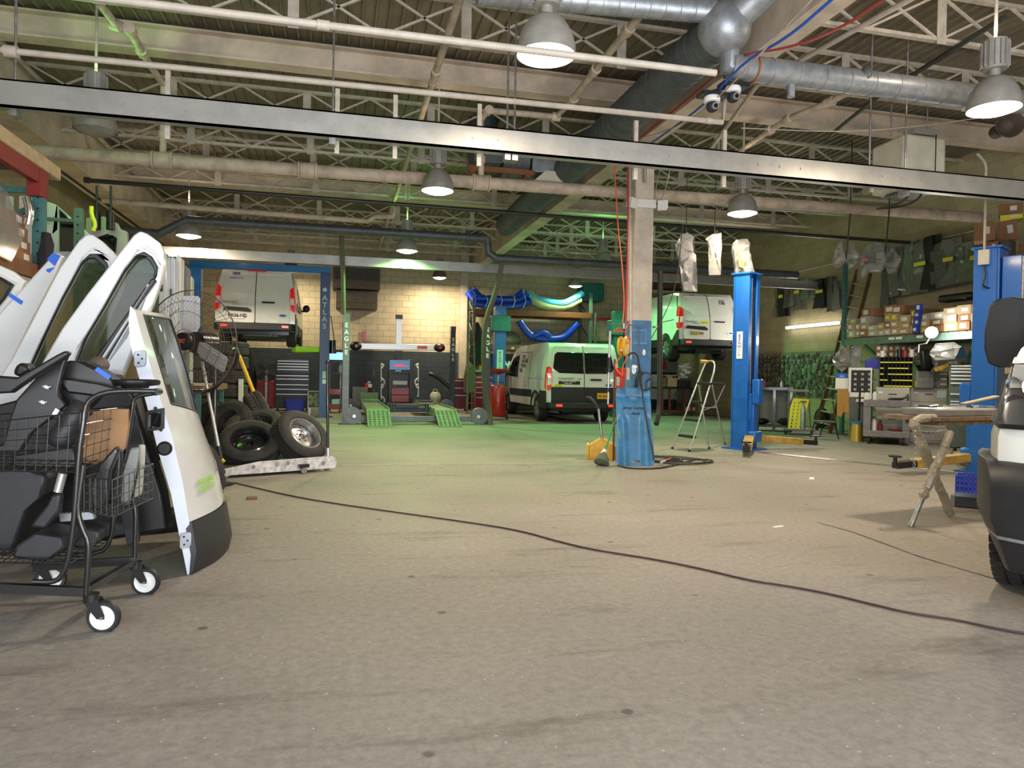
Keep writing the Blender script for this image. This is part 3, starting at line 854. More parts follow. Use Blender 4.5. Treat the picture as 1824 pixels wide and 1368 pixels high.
class Van:
 """box van; local frame: x right, y forward from the rear face, z up, origin on the ground below the rear"""
 def __init__(s, t, W, H, L, rear, top, arches, tumble=0.13, z0=0.36, belt=0.95):
  s.t, s.hw, s.H, s.rear, s.belt, s.tb = t, W / 2, H, rear, belt, tumble
  (ra, fa, ar) = arches
  bot = [(L - 0.1, z0 - 0.05)]
  for c in (fa, ra):
   h = math.asin(min(0.99, (z0 - 0.33) / ar)) if z0 > 0.33 else 0
   bot += arc(c, 0.33, ar, h, PI - h, 12)
  prof = [(y, z) for z, y in rear] + top + bot
  g = MB().prism(prof, (-s.hw, 0, 0), (0, 1, 0), (0, 0, 1), 2 * s.hw)
  zs = [0.6, belt] + [belt + (H - belt) * k / 6 for k in range(1, 6)]
  g = slice_mb(g, [(2, z) for z in zs] + [(1, y) for y in (0.3, 0.8, L - 0.4, L - 0.8, L - 1.2)] + [(0, x * s.hw) for x in (-0.8, -0.5, 0, 0.5, 0.8)])
  g.warp(lambda v: s.wp(v, L))
  put('body', g, 'white_van', t, bevel=0.05, smooth=50)
  s.L = L
 def xs(s, z):
  k = max(0.0, (z - s.belt) / (s.H - s.belt))
  return (1 - s.tb * k ** 1.5) * (1 - 0.02 * max(0, (s.belt - z)) ** 2)
 def wp(s, v, L):
  x, y, z = v
  x *= s.xs(z)
  if y > L - 1.2:
   x *= 1 - 0.18 * ((y - L + 1.2) / 1.2) ** 2
  y += 0.05 * (x / s.hw) ** 2 if y < 0.3 else 0
  return (x, y, z)
 def rear_y(s, z):
  return interp([(zz, y) for zz, y in s.rear], z)
 def on_rear(s, name, loops, m, t=0.012, off=0.0, parent=None, **k):
  """flat shape (x, z) applied to the rear face"""
  if not isinstance(loops[0][0], (tuple, list)):
   loops = [loops]
  g = MB().prism(loops, (0, 0, 0), (1, 0, 0), (0, 0, 1), t)
  zs = [p[1] for L in loops for p in L]
  g = slice_mb(g, [(2, z) for z, _ in s.rear if min(zs) < z < max(zs)] + [(2, s.belt + 0.3)] * (min(zs) < s.belt + 0.3 < max(zs)))
  g.warp(lambda v: (v[0] * s.xs(v[2]), v[1] + s.rear_y(v[2]) + 0.05 * (v[0] / s.hw) ** 2 - off, v[2]))
  return put(name, g, m, parent or s.t, **k)
 def on_side(s, name, loops, m, side, t=0.012, parent=None, **k):
  """flat shape (y, z) applied to a side; side -1 left, 1 right"""
  if not isinstance(loops[0][0], (tuple, list)):
   loops = [loops]
  g = MB().prism(loops, (0, 0, 0), (0, 1, 0), (0, 0, 1), t)
  zs = [p[1] for L in loops for p in L]
  g = slice_mb(g, [(2, s.belt + 0.15 * k2) for k2 in range(0, 8) if min(zs) < s.belt + 0.15 * k2 < max(zs)])
  f = 1 if side > 0 else -1
  def w(v):
   x0 = v[0] if f > 0 else -v[0]
   px = f * s.hw * s.xs(v[2])
   if v[1] > s.L - 1.2:
    px *= 1 - 0.18 * ((v[1] - s.L + 1.2) / 1.2) ** 2
   return (px + x0, v[1], v[2])
  g.warp(w)
  return put(name, g, m, parent or s.t, **k)
 def rect(s, x0, z0, x1, z1, c=0.0):
  if not c:
   return [(x0, z0), (x1, z0), (x1, z1), (x0, z1)]
  return [(x0 + c, z0), (x1 - c, z0), (x1, z0 + c), (x1, z1 - c), (x1 - c, z1), (x0 + c, z1), (x0, z1 - c), (x0, z0 + c)]
 def wheel(s, x, y, r=0.33, w=0.22, rimm='wheel_silver'):
  f = 1 if x > 0 else -1
  g = MB().lathe((x - f * w, y, r), (f, 0, 0), [(r * 0.62, 0.0), (r * 0.9, 0.0), (r, 0.03), (r, 0.07), (r * 0.985, 0.075), (r * 0.985, 0.082), (r, 0.087), (r, 0.13), (r * 0.985, 0.135), (r * 0.985, 0.142), (r, 0.147), (r, w - 0.03), (r * 0.9, w), (r * 0.68, w), (r * 0.64, w - 0.03), (r * 0.62, w - 0.08)], 36, True)
  o = put('wheel', g, 'rubber', s.t)
  g = MB().lathe((x - 0.05 * f, y, r), (f, 0, 0), [(r * 0.67, 0.03), (r * 0.6, 0.0), (r * 0.2, 0.0), (0.0, 0.02)], 30)
  for k in range(7):
   a = 2 * PI * k / 7
   g.bar((x - f * 0.02, y + math.cos(a) * r * 0.1, r + math.sin(a) * r * 0.1), (x - f * 0.02, y + math.cos(a) * r * 0.62, r + math.sin(a) * r * 0.62), 0.06, 0.03, up=(1, 0, 0))
  put('wheel_rim', g, rimm, o)
  return o
 def letters(s, body, x, z, size, m='ink', sx=1.0, parent=None, off=0.02, name='lettering', bold=0.0, shear=0):
  sl = (s.rear_y(z + 0.05) - s.rear_y(z - 0.05)) / 0.1
  return text(name, body, size, (x * s.xs(z), s.rear_y(z) - off, z), (PI / 2 - math.atan(sl), 0, 0), m, parent or s.t, sx=sx, bold=bold, shear=shear)
def compact_van(name_label, loc, number, plate, plate_m, extra):
 t = thing('cargo_van', name_label, 'van', loc)
 W, H, L = 1.80, 1.83, 4.6
 rear = [(0.42, 0.0), (0.55, -0.02), (1.0, 0.0), (1.2, 0.04), (1.5, 0.13), (1.72, 0.22), (1.80, 0.30)]
 top = [(0.6, 1.825), (2.4, 1.83), (2.9, 1.76), (3.6, 1.24), (4.25, 1.02), (4.5, 0.85), (4.55, 0.45)]
 v = Van(t, W, H, L, rear, top, (0.85, 3.75, 0.40), 0.15, 0.36, 0.95)
 hw = v.hw
 for sgn, nm in ((-1, 'rear_door'), (1, 'rear_door')):
  x0, x1 = (-hw + 0.13, -0.012) if sgn < 0 else (0.004, hw - 0.13)
  d = v.on_rear(nm, v.rect(x0, 0.52, x1, 1.75, 0.04), 'white_van', 0.018, bevel=0.006)
  xa, xb = (x0 + 0.07, x1) if sgn < 0 else (x0, x1 - 0.07)
  if sgn < 0:
   ol = [(xb, 1.16), (xb, 1.66), (xa + 0.03, 1.66), (xa, 1.6), (xa, 1.34), (xa + 0.2, 1.16)]
  else:
   ol = [(xa, 1.16), (xb - 0.2, 1.16), (xb, 1.34), (xb, 1.6), (xb - 0.03, 1.66), (xa, 1.66)]
  cx, cz = sum(p[0] for p in ol) / 6, sum(p[1] for p in ol) / 6
  v.on_rear('blank_window_panel', [(cx + (p[0] - cx) * 0.985, cz + (p[1] - cz) * 0.985) for p in ol], 'white_van', 0.012, 0.014, parent=d, bevel=0.005)
 v.on_rear('door_gap', v.rect(-0.012, 0.5, 0.004, 1.78), 'black_plastic', 0.012, 0.004)
 v.on_rear('door_handle', v.rect(0.14, 1.0, 0.44, 1.04, 0.015), 'black_plastic', 0.03, 0.018)
 v.on_rear('plate_lamp_bar', [(-0.72, 0.82), (-0.10, 0.78), (-0.08, 0.82), (-0.16, 0.88), (-0.66, 0.9)], 'black_plastic', 0.03, 0.016)
 p = v.on_rear('number_plate', v.rect(-0.56, 0.62, -0.24, 0.77, 0.01), plate_m, 0.012, 0.02)
 v.letters(plate, -0.40, 0.69, 0.115, 'ink', 0.85, off=0.034, name='plate_number', bold=0.002)
 v.on_rear('emblem', [(0.62 + 0.09 * math.cos(k * PI / 8), 0.72 + 0.035 * math.sin(k * PI / 8)) for k in range(16)], 'ink_blue', 0.01, 0.018)
 v.on_rear('emblem_ring', [[(0.62 + 0.095 * math.cos(k * PI / 8), 0.72 + 0.04 * math.sin(k * PI / 8)) for k in range(16)], [(0.62 + 0.08 * math.cos(k * PI / 8), 0.72 + 0.03 * math.sin(k * PI / 8)) for k in range(16)]], 'chrome', 0.014, 0.018)
 v.letters('TRANSIT', -0.56, 1.0, 0.07, 'ink', 1.3, bold=0.0)
 v.letters('CONNECT', -0.42, 0.955, 0.035, 'ink', 1.3)
 for sgn in (-1, 1):
  x0, x1 = hw - 0.12, hw - 0.01
  q = [(x0 + 0.02, 0.86), (x1, 0.80), (x1, 1.42), (x0 + 0.03, 1.36), (x0, 1.1)]
  q = [(sgn * a, b) for a, b in q]
  l = v.on_rear('tail_light', q, 'red_light', 0.03, 0.005, bevel=0.006)
  q2 = [(sgn * a, b) for a, b in ((x0 + 0.015, 0.99), (x1 - 0.01, 0.97), (x1 - 0.01, 1.14), (x0 + 0.01, 1.14))]
  v.on_rear('clear_lens', q2, 'lens_clear', 0.01, 0.032, parent=l)
  s2 = v.on_side('tail_light', [(0.03, 0.80), (0.14, 0.84), (0.20, 1.1), (0.24, 1.42), (0.14, 1.42), (0.03, 1.38)], 'red_light', sgn, 0.016, bevel=0.004)
  v.on_side('clear_lens', [(0.04, 0.97), (0.17, 0.99), (0.2, 1.14), (0.04, 1.14)], 'lens_clear', sgn, 0.02, parent=s2)
  v.on_side('pillar_trim', [(0.22, 1.42), (0.26, 1.42), (0.4, 1.72), (0.34, 1.72)], 'black_plastic', sgn, 0.01)
  v.on_side('door_window', [(2.15, 1.08), (3.3, 1.1), (3.42, 1.18), (2.95, 1.56), (2.2, 1.60)], 'glass_dark', sgn, 0.014, bevel=0.004)
  v.on_side('side_rail', [(0.35, 1.06), (1.25, 1.04), (1.25, 1.055), (0.35, 1.08)], 'black_plastic', sgn, 0.012)
  v.on_side('door_handle', v.rect(1.95, 0.93, 2.1, 0.96, 0.01), 'black_plastic', sgn, 0.03)
  v.on_side('door_handle', v.rect(1.5, 0.93, 1.65, 0.96, 0.01), 'black_plastic', sgn, 0.03)
  v.on_side('sill_cladding', [(1.27, 0.34), (3.33, 0.34), (3.36, 0.56), (1.24, 0.56)], 'cladding', sgn, 0.02, bevel=0.01)
  v.on_side('side_panel_seam', [(0.5, 1.12), (0.5, 1.66), (1.3, 1.68), (1.3, 1.12), (1.29, 1.12), (1.29, 1.67), (0.51, 1.65), (0.51, 1.12)], 'jamb_white', sgn, 0.008)
  mx = sgn * (hw + 0.12)
  o = put('wing_mirror', MB().ball((mx, 3.05, 1.16), 0.13, 14, 10, (0.75, 0.5, 0.8)).bar((sgn * (hw - 0.1), 3.1, 1.07), (mx, 3.05, 1.1), 0.08, 0.05), 'black_plastic', t)
  v.wheel(sgn * (hw - 0.02), 0.85)
  v.wheel(sgn * (hw - 0.02), 3.75)
 bp = [(-hw - 0.01, 0.36), (hw + 0.01, 0.36), (hw + 0.01, 0.5), (-hw - 0.01, 0.5)]
 g = MB()
 path = [(-hw - 0.015, 0.5), (-hw - 0.015, 0.06), (-hw + 0.1, -0.10), (0, -0.14), (hw - 0.1, -0.10), (hw + 0.015, 0.06), (hw + 0.015, 0.5)]
 inner = [(hw - 0.03, 0.5), (hw - 0.03, 0.1), (-hw + 0.03, 0.1), (-hw + 0.03, 0.5)]
 g.prism([path + inner], (0, 0, 0.36), (1, 0, 0), (0, 1, 0), 0.17)
 bo = put('bumper', g, 'cladding', t, bevel=0.02)
 for sgn in (-1, 1):
  v.on_side('corner_cladding', [(0.0, 0.36), (0.5, 0.36), (0.42, 0.5), (0.28, 0.64), (0.12, 0.78), (0.0, 0.78)], 'cladding', sgn, 0.018, bevel=0.01)
  put('reflector', MB().box((sgn * (hw - 0.22), -0.125, 0.45), (0.15, 0.02, 0.055), sgn * 0.12), 'red_reflector', bo, bevel=0.005)
 g = MB().span((-hw + 0.15, 0.15, 0.27), (hw - 0.15, 4.2, 0.4)).cyl((-hw + 0.2, 0.85, 0.33), (hw - 0.2, 0.85, 0.33), 0.05).cyl((-0.3, 0.3, 0.25), (0.5, 0.35, 0.25), 0.09, 14).span((-0.5, 1.5, 0.2), (0.5, 2.6, 0.28)).cyl((0.35, 0.2, 0.24), (0.35, -0.05, 0.24), 0.03)
 put('underbody', g, 'black_metal', t)
 put('spare_wheel', MB().lathe((0.0, 0.55, 0.2), (0, 0, 1), [(0.15, 0), (0.28, 0), (0.3, 0.04), (0.3, 0.14), (0.28, 0.18), (0.15, 0.18)], 24, True), 'rubber', t)
 extra(v)
 return t, v
def ex_left(v):
 v.letters('33839', -0.52, 1.70, 0.085, 'ink', 0.8, bold=0.002)
 v.letters('GREEN TAXI', -0.50, 1.585, 0.05, 'tape_blue', 1.1, bold=0.001)
 v.on_rear('high_brake_light', v.rect(-0.25, 1.77, 0.25, 1.80), 'red_light', 0.02, 0.0)
 v.on_rear('worn_sticker', [(0.30, 0.63), (0.34, 0.57), (0.5, 0.53), (0.53, 0.60)], 'paper', 0.004, 0.018)
def ex_right(v):
 v.letters('116', 0.45, 1.56, 0.19, 'ink', 0.62, bold=0.004)
 v.letters('33666', -0.50, 1.745, 0.06, 'ink', 0.9)
 y = v.on_rear('yellow_sticker', v.rect(-0.30, 0.955, -0.05, 1.03), 'label_yellow', 0.004, 0.018)
 v.letters('THIS VEHICLE MAKES\nFREQUENT STOPS', -0.175, 0.99, 0.024, 'ink', 0.95, off=0.024)
 v.on_rear('bare_patch', [(0.62, 0.62), (0.72, 0.68), (0.68, 0.56)], 'jamb_white', 0.004, 0.018)
c = A(386, 600, Y=17.9)
d = A(521, 600, Y=17.9)
LIFT1 = 1.32
loc = Vector(((c.x + d.x) / 2, 17.9, 0))
zb = A(455, 482, Y=18.2).z - 1.80
left_van, _v = compact_van('white compact cargo van raised on the blue two post lift at the left', Vector((loc.x, 17.9, zb)), '33839', '10036-ND', 'plate_white', ex_left)
c = A(1214, 600, Y=17.7)
zb2 = A(1240, 523, Y=18.0).z - 1.80
right_van, _v = compact_van('white compact cargo van numbered 116 raised on a lift behind the stepladder', Vector((c.x + 0.83, 17.7, zb2)), '116', 'XGZ-F44', 'plate_cream', ex_right)
c = A(974, 690, Y=17.3)
t = thing('passenger_van', 'white full size van with dark rear windows parked on the floor', 'van', (c.x + 0.98, 17.3, 0))
W, H, L = 1.98, 2.06, 5.4
rear = [(0.42, 0.0), (0.6, -0.03), (1.1, -0.02), (1.35, 0.01), (1.75, 0.10), (1.95, 0.17), (2.02, 0.25)]
top = [(0.6, 2.06), (3.2, 2.05), (3.7, 1.96), (4.5, 1.30), (5.1, 1.12), (5.35, 0.9), (5.4, 0.45)]
v = Van(t, W, H, L, rear, top, (1.0, 4.35, 0.43), 0.13, 0.40, 1.0)
hw = v.hw
WZ0, WZ1 = 1.26, 1.80
for sgn in (-1, 1):
 x0, x1 = (-hw + 0.12, -0.012) if sgn < 0 else (0.004, hw - 0.12)
 d = v.on_rear('rear_door', v.rect(x0, 0.5, x1, 1.97, 0.04), 'white_van', 0.018, bevel=0.006)
 if sgn < 0:
  q = [(x1 - 0.01, WZ0), (x1 - 0.01, WZ1), (x0 + 0.12, WZ1), (x0 + 0.05, WZ1 - 0.06), (x0 + 0.03, WZ0 + 0.16), (x0 + 0.06, WZ0 + 0.1), (x0 + 0.2, WZ0 + 0.01)]
 else:
  q = [(x0 + 0.01, WZ0), (x1 - 0.2, WZ0 + 0.01), (x1 - 0.06, WZ0 + 0.1), (x1 - 0.03, WZ0 + 0.16), (x1 - 0.05, WZ1 - 0.06), (x1 - 0.12, WZ1), (x0 + 0.01, WZ1)]
 gl = v.on_rear('rear_window', q, 'glass_dark', 0.012, 0.016, parent=d, bevel=0.003)
 v.on_rear('lower_cladding', v.rect(x0, 0.5, x1, 0.92), 'cladding', 0.012, 0.016, parent=d, bevel=0.004)
v.on_rear('door_gap', v.rect(-0.012, 0.5, 0.004, 2.0), 'black_plastic', 0.012, 0.006)
v.on_rear('high_brake_light', v.rect(-0.25, 1.975, 0.2, 2.015), 'red_light', 0.03, 0.0)
v.on_rear('door_handle', v.rect(0.15, 1.09, 0.46, 1.135, 0.015), 'black_plastic', 0.03, 0.018)
v.letters('TRANSIT', -0.48, 1.13, 0.075, 'cladding', 1.5)
v.letters('250', -0.14, 1.125, 0.05, 'ink', 1.3)
p = v.on_rear('phone_sticker', v.rect(-0.68, 0.985, -0.12, 1.075), 'ink', 0.004, 0.018)
v.letters("HOW'S MY DRIVING?", -0.42, 1.055, 0.04, 'plate_white', 1.0, off=0.025)
v.letters('1-800-555-', -0.44, 1.012, 0.05, 'plate_white', 1.1, off=0.025)
p = v.on_rear('yellow_sticker', v.rect(-0.84, 0.93, -0.56, 0.99), 'label_yellow', 0.004, 0.018)
v.letters('THIS VEHICLE MAKES\nFREQUENT STOPS', -0.70, 0.958, 0.024, 'ink', 0.9, off=0.024)
v.on_rear('emblem', [(0.66 + 0.09 * math.cos(k * PI / 8), 0.98 + 0.03 * math.sin(k * PI / 8)) for k in range(16)], 'ink_blue', 0.01, 0.02)
v.on_rear('number_plate', v.rect(0.34, 0.63, 0.68, 0.78, 0.01), 'plate_orange', 0.012, 0.034)
v.letters('BE 756-MJ', 0.51, 0.70, 0.09, 'ink', 0.75, off=0.055, name='plate_number', bold=0.001)
for sgn in (-1, 1):
 q = [(sgn * a, b) for a, b in ((hw - 0.12, 0.86), (hw - 0.01, 0.84), (hw - 0.01, 1.42), (hw - 0.05, 1.44), (hw - 0.12, 1.36))]
 l = v.on_rear('tail_light', q, 'red_light', 0.03, 0.006, bevel=0.006)
 v.on_rear('clear_lens', [(sgn * a, b) for a, b in ((hw - 0.115, 0.98), (hw - 0.02, 0.96), (hw - 0.02, 1.2), (hw - 0.115, 1.2))], 'lens_clear', 0.008, 0.034, parent=l)
 v.on_side('tail_light', [(0.03, 0.86), (0.10, 0.88), (0.12, 1.15), (0.1, 1.40), (0.03, 1.42)], 'red_light', sgn, 0.016)
 v.on_side('door_window', [(3.05, 1.15), (4.1, 1.18), (4.25, 1.28), (3.75, 1.72), (3.1, 1.78)], 'glass_dark', sgn, 0.014, bevel=0.004)
 v.on_side('side_cladding', [(1.47, 0.62), (1.40, 0.82), (3.95, 0.82), (3.90, 0.62)], 'cladding', sgn, 0.022, bevel=0.01)
 v.on_side('corner_cladding', [(0.0, 0.4), (0.56, 0.4), (0.62, 0.6), (0.62, 0.82), (0.0, 0.82)], 'cladding', sgn, 0.02, bevel=0.01)
 v.on_side('arch_trim', [arc(1.0, 0.33, 0.49, 0.1, PI - 0.1, 14) + arc(1.0, 0.33, 0.425, PI - 0.1, 0.1, 14)], 'cladding', sgn, 0.026)
 v.on_side('sliding_door_seam', [(1.75, 0.85), (1.75, 1.85), (3.0, 1.87), (3.0, 0.85), (2.985, 0.85), (2.985, 1.855), (1.765, 1.835), (1.765, 0.85)], 'cladding', sgn, 0.004)
 v.on_side('side_rail', [(0.3, 1.12), (1.75, 1.12), (1.75, 1.13), (0.3, 1.135)], 'jamb_white', sgn, 0.02)
 mx = sgn * (hw + 0.2)
 put('wing_mirror', MB().box((mx, 4.0, 1.32), (0.2, 0.12, 0.36)).bar((sgn * (hw - 0.1), 4.0, 1.2), (mx, 4.0, 1.25), 0.08, 0.06), 'black_plastic', t, bevel=0.05)
 v.wheel(sgn * (hw - 0.03), 1.0, 0.345, 0.24)
 v.wheel(sgn * (hw - 0.03), 4.35, 0.345, 0.24)
for (bd, y, z) in (('YOU', 2.55, 1.72), ('CAN TAKE', 2.4, 1.60), ('THE SRV', 2.5, 1.47), ('BUS', 2.65, 1.34)):
 o = text('lettering', bd, 0.15, (-hw * v.xs(z) - 0.012, y, z), (PI / 2 + 0.08, 0, -PI / 2), 'cladding', t, bold=0.003)
path = [(-hw - 0.015, 0.5), (-hw - 0.015, 0.06), (-hw + 0.1, -0.12), (0, -0.16), (hw - 0.1, -0.12), (hw + 0.015, 0.06), (hw + 0.015, 0.5)]
inner = [(hw - 0.03, 0.5), (hw - 0.03, 0.1), (-hw + 0.03, 0.1), (-hw + 0.03, 0.5)]
bo = put('bumper', MB().prism([path + inner], (0, 0, 0.38), (1, 0, 0), (0, 1, 0), 0.15), 'cladding', t, bevel=0.02)
for sgn in (-1, 1):
 put('reflector', MB().box((sgn * (hw - 0.3), -0.145, 0.46), (0.16, 0.02, 0.06), sgn * 0.1), 'red_reflector', bo, bevel=0.005)
put('underbody', MB().span((-hw + 0.2, 0.15, 0.3), (hw - 0.2, 4.8, 0.45)).cyl((-hw + 0.2, 1.0, 0.34), (hw - 0.2, 1.0, 0.34), 0.06).ball((0, 1.0, 0.33), 0.16).cyl((-0.5, 0.3, 0.3), (-0.1, 0.3, 0.3), 0.09), 'black_metal', t)
put('spare_wheel', MB().lathe((0.2, 0.6, 0.2), (0, 0, 1), [(0.15, 0), (0.28, 0), (0.3, 0.04), (0.3, 0.14), (0.28, 0.18), (0.15, 0.18)], 24, True), 'rubber', t)
FW, FL = 2.06, 5.3
R46 = -math.radians(58)
fx, fr = Vector((math.cos(R46), math.sin(R46), 0)), Vector((math.sin(R46), -math.cos(R46), 0))   # local +x, local -y (heading)
corner = EYE + ray(1712, 850) * 3.95
org = corner + fx * (FW / 2 + 0.0) + fr * 0.30
org.z = 0
ft = thing('parked_van', 'white van nose with dark bumper and tall black mirror at the edge of the photo', 'van', org, R46)
hw = FW / 2
def nose(v):
 x, y, z = v
 k = max(0.0, 1 - y / 0.85)
 x = x * (1 - 0.20 * k ** 2.2)
 if z > 0.92:
  x *= 1 - 0.30 * min(0.68, (z - 0.92))
 if z < 0.5:
  x *= 1 - 0.5 * (0.5 - z)
 y = y + 0.24 * (abs(x) / hw) ** 3 * (1 if y < 0.9 else 0)
 return (x, y, z)
def nose_part(name, prof, x0, x1, m, parent=None, bevel=0.0, cuts=True):
 g = MB().prism(prof, (x0, 0, 0), (0, 1, 0), (0, 0, 1), x1 - x0)
 if cuts:
  n = 16
  g = slice_mb(g, [(0, x0 + (x1 - x0) * k / n) for k in range(1, n)] + [(1, yy) for yy in (0.15, 0.3, 0.45, 0.6, 0.75, 0.9)] + [(2, zz) for zz in (0.35, 0.5, 0.65, 0.8, 0.92, 1.05, 1.2, 1.35, 1.5, 1.6, 1.8, 2.0)])
 g.warp(nose)
 return put(name, g, m, parent or ft, bevel=bevel, smooth=50)
def arch(c, r):
 return arc(c, 0.36, r, 0.05, PI - 0.05, 14)
bodyp = [(0.15, 0.55), (0.11, 0.80), (0.12, 0.96), (0.22, 1.18), (0.36, 1.31), (0.6, 1.40), (1.2, 1.54), (1.9, 2.06), (2.15, 2.16), (FL, 2.18), (FL, 0.5)] + arch(4.3, 0.44) + arch(0.98, 0.44) + [(0.42, 0.45)]
nose_part('body', bodyp, -hw + 0.03, hw - 0.03, 'white_van', bevel=0.03)
bump = [(0.06, 0.24), (0.01, 0.36), (0.0, 0.56), (0.01, 0.68), (0.06, 0.77), (0.12, 0.80), (0.72, 0.80), (0.68, 0.72), (0.58, 0.58), (0.54, 0.42), (0.52, 0.25), (0.3, 0.20)]
bo = nose_part('bumper', bump, -hw - 0.045, hw + 0.045, 'cladding', bevel=0.035)
nose_part('bumper_groove', [(-0.004, 0.405), (0.5, 0.40), (0.5, 0.412), (-0.004, 0.42)], -hw - 0.049, -hw + 0.42, 'galv', bo)
nose_part('windscreen', [(1.26, 1.56), (1.86, 2.01), (1.84, 2.03), (1.24, 1.58)], -0.78, 0.78, 'glass_dark')
mat('lamp_inner', (0.10, 0.105, 0.11), 0.25, 0.6)
for s_ in (-1, 1):
 xa, xb = (-hw + 0.02, -0.50) if s_ < 0 else (0.50, hw - 0.02)
 hp = [(0.105, 0.985), (0.66, 1.02), (0.70, 1.10), (0.52, 1.335), (0.355, 1.295), (0.21, 1.17)]
 b_ = nose_part('headlight', hp, xa, xb, 'lamp_inner', bevel=0.004)
 nose_part('lamp_surround', [(0.10, 0.965), (0.68, 1.0), (0.68, 1.02), (0.10, 0.99)], xa - 0.004, xb + 0.004, 'black_plastic', b_)
 nose_part('lamp_surround', [(0.36, 1.297), (0.53, 1.34), (0.53, 1.352), (0.355, 1.312)], xa - 0.004, xb + 0.004, 'black_plastic', b_)
 hl = [(0.085, 0.985), (0.67, 1.01), (0.715, 1.10), (0.53, 1.335), (0.34, 1.30), (0.19, 1.175)]
 nose_part('headlight_lens', hl, xa - (0.02 if s_ < 0 else 0), xb + (0.02 if s_ > 0 else 0), 'lens_smoke', b_, bevel=0.006)
 for (xx, yy, zz, rr) in ((0.82, 0.19, 1.19, 0.075), (0.92, 0.2, 1.09, 0.05), (0.62, 0.17, 1.17, 0.08), (0.74, 0.12, 1.07, 0.045), (0.96, 0.26, 1.2, 0.035)):
  q = nose((s_ * xx, yy, zz))
  put('reflector_bowl', MB().lathe((q[0], q[1] + 0.02, q[2]), (s_ * 0.3, -1, 0), [(0.0, -0.02), (rr * 0.6, 0.0), (rr, 0.04), (rr * 1.08, 0.045), (rr * 1.02, 0.02)], 20), 'chrome', b_)
 w_ = Van.__new__(Van)
 w_.t = ft
 for yy in (0.98, 4.3):
  w_.wheel(s_ * (hw - 0.07), yy, 0.365, 0.25)
nose_part('grille', [(0.075, 0.86), (0.10, 0.82), (0.2, 1.12), (0.17, 1.14)], -0.46, 0.46, 'black_plastic', bevel=0.004)
for s_ in (-1, 1):
 mc = Vector((s_ * (hw + 0.0), 1.40, 1.53))
 ol_ = [(-0.115, -0.10), (-0.09, -0.20), (-0.03, -0.225), (0.05, -0.22), (0.125, -0.15), (0.13, 0.10), (0.11, 0.215), (0.05, 0.232), (-0.045, 0.225), (-0.09, 0.19), (-0.115, 0.02)]
 ol_ = [(a * (1 if s_ < 0 else -1), b) for a, b in ol_]
 mo = put('wing_mirror', MB().prism(ol_, mc + Vector((0, 0.07, 0)), (1, 0, 0), (0, 0, 1), 0.14), 'mirror_black', ft, bevel=0.035) if 'mirror_black' in MATS else put('wing_mirror', MB().prism(ol_, mc + Vector((0, 0.07, 0)), (1, 0, 0), (0, 0, 1), 0.14), mat('mirror_black', (0.012, 0.012, 0.013), 0.5), ft, bevel=0.035)
 put('mirror_arm', MB().bar((s_ * (hw - 0.3), 1.55, 1.50), (s_ * (hw + 0.02), 1.45, 1.48), 0.10, 0.14), 'mirror_black', mo, bevel=0.02)
 put('mirror_seam', MB().span((mc.x - 0.05, mc.y - 0.074, mc.z - 0.055), (mc.x + 0.115, mc.y - 0.068, mc.z - 0.048)).span((mc.x + 0.085, mc.y - 0.074, mc.z - 0.05), (mc.x + 0.092, mc.y - 0.068, mc.z + 0.17)), 'cladding', mo)
tr = MB()
rr_ = 0.367
for k in range(44):
 a = 2 * PI * k / 44
 for j, xx in enumerate((-0.205, -0.135, -0.065)):
  cx = -hw + 0.105 + 0.075 * j
  aa = a + (0.07 if j == 1 else 0)
  tr.box((cx + 0.0, 0.98 + math.cos(aa) * rr_, 0.365 + math.sin(aa) * rr_), (0.058, 0.014, 0.038), 0, aa)
put('tyre_tread', tr, 'rubber', ft)
def post_letters(word, x, y, ztop, pitch, size, m, parent, off, rot=FACE, sx=1.0):
 o = Vector(parent.location)
 for k, ch in enumerate(word):
  text('lettering', ch, size, (x - o.x, y - off - o.y, ztop - k * pitch - o.z), rot, m, parent, sx=sx, bold=size * 0.02)
Ya = 19.6
xl, xr = A(347, 700, Y=Ya).x, A(577, 700, Y=Ya).x
zt = A(578, 487, Y=Ya).z
t = world_thing('two_post_lift', 'tall blue two post lift with overhead crossbar and pale letters on its post', 'car lift', (xl, Ya, 0))
wput('post', MB().span((xl - 0.14, Ya - 0.15, 0), (xl + 0.14, Ya + 0.15, zt)), 'atlas_blue', t, bevel=0.01)
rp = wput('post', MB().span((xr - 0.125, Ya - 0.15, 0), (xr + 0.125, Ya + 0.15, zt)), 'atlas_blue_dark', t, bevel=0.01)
wput('overhead_beam', MB().span((xl - 0.14, Ya - 0.1, zt - 0.02), (xr + 0.13, Ya + 0.1, zt + 0.16)).span((xl - 0.2, Ya - 0.15, zt), (xl + 0.2, Ya + 0.15, zt + 0.03)), 'atlas_blue', t, bevel=0.01)
wput('base_plate', MB().span((xr - 0.22, Ya - 0.25, 0), (xr + 0.22, Ya + 0.25, 0.02)).span((xl - 0.22, Ya - 0.25, 0), (xl + 0.22, Ya + 0.25, 0.02)), 'atlas_blue_dark', t)
post_letters('ATLAS', xr - 0.01, Ya - 0.15, A(577, 532, Y=Ya).z, 0.185, 0.19, 'letter_pale', t, 0.003)
wput('round_emblem', MB().cyl((xr - 0.01, Ya - 0.15, A(577, 517, Y=Ya).z), (xr - 0.01, Ya - 0.155, A(577, 517, Y=Ya).z), 0.055, 18), 'letter_pale', t)
zz = A(577, 663, Y=Ya).z
wput('warning_label', MB().span((xr - 0.04, Ya - 0.154, zz - 0.16), (xr + 0.08, Ya - 0.15, zz + 0.02)).span((xr - 0.04, Ya - 0.154, zz - 0.30), (xr + 0.08, Ya - 0.15, zz - 0.19)), 'letter_pale', t)
za = A(550, 622, Y=Ya).z
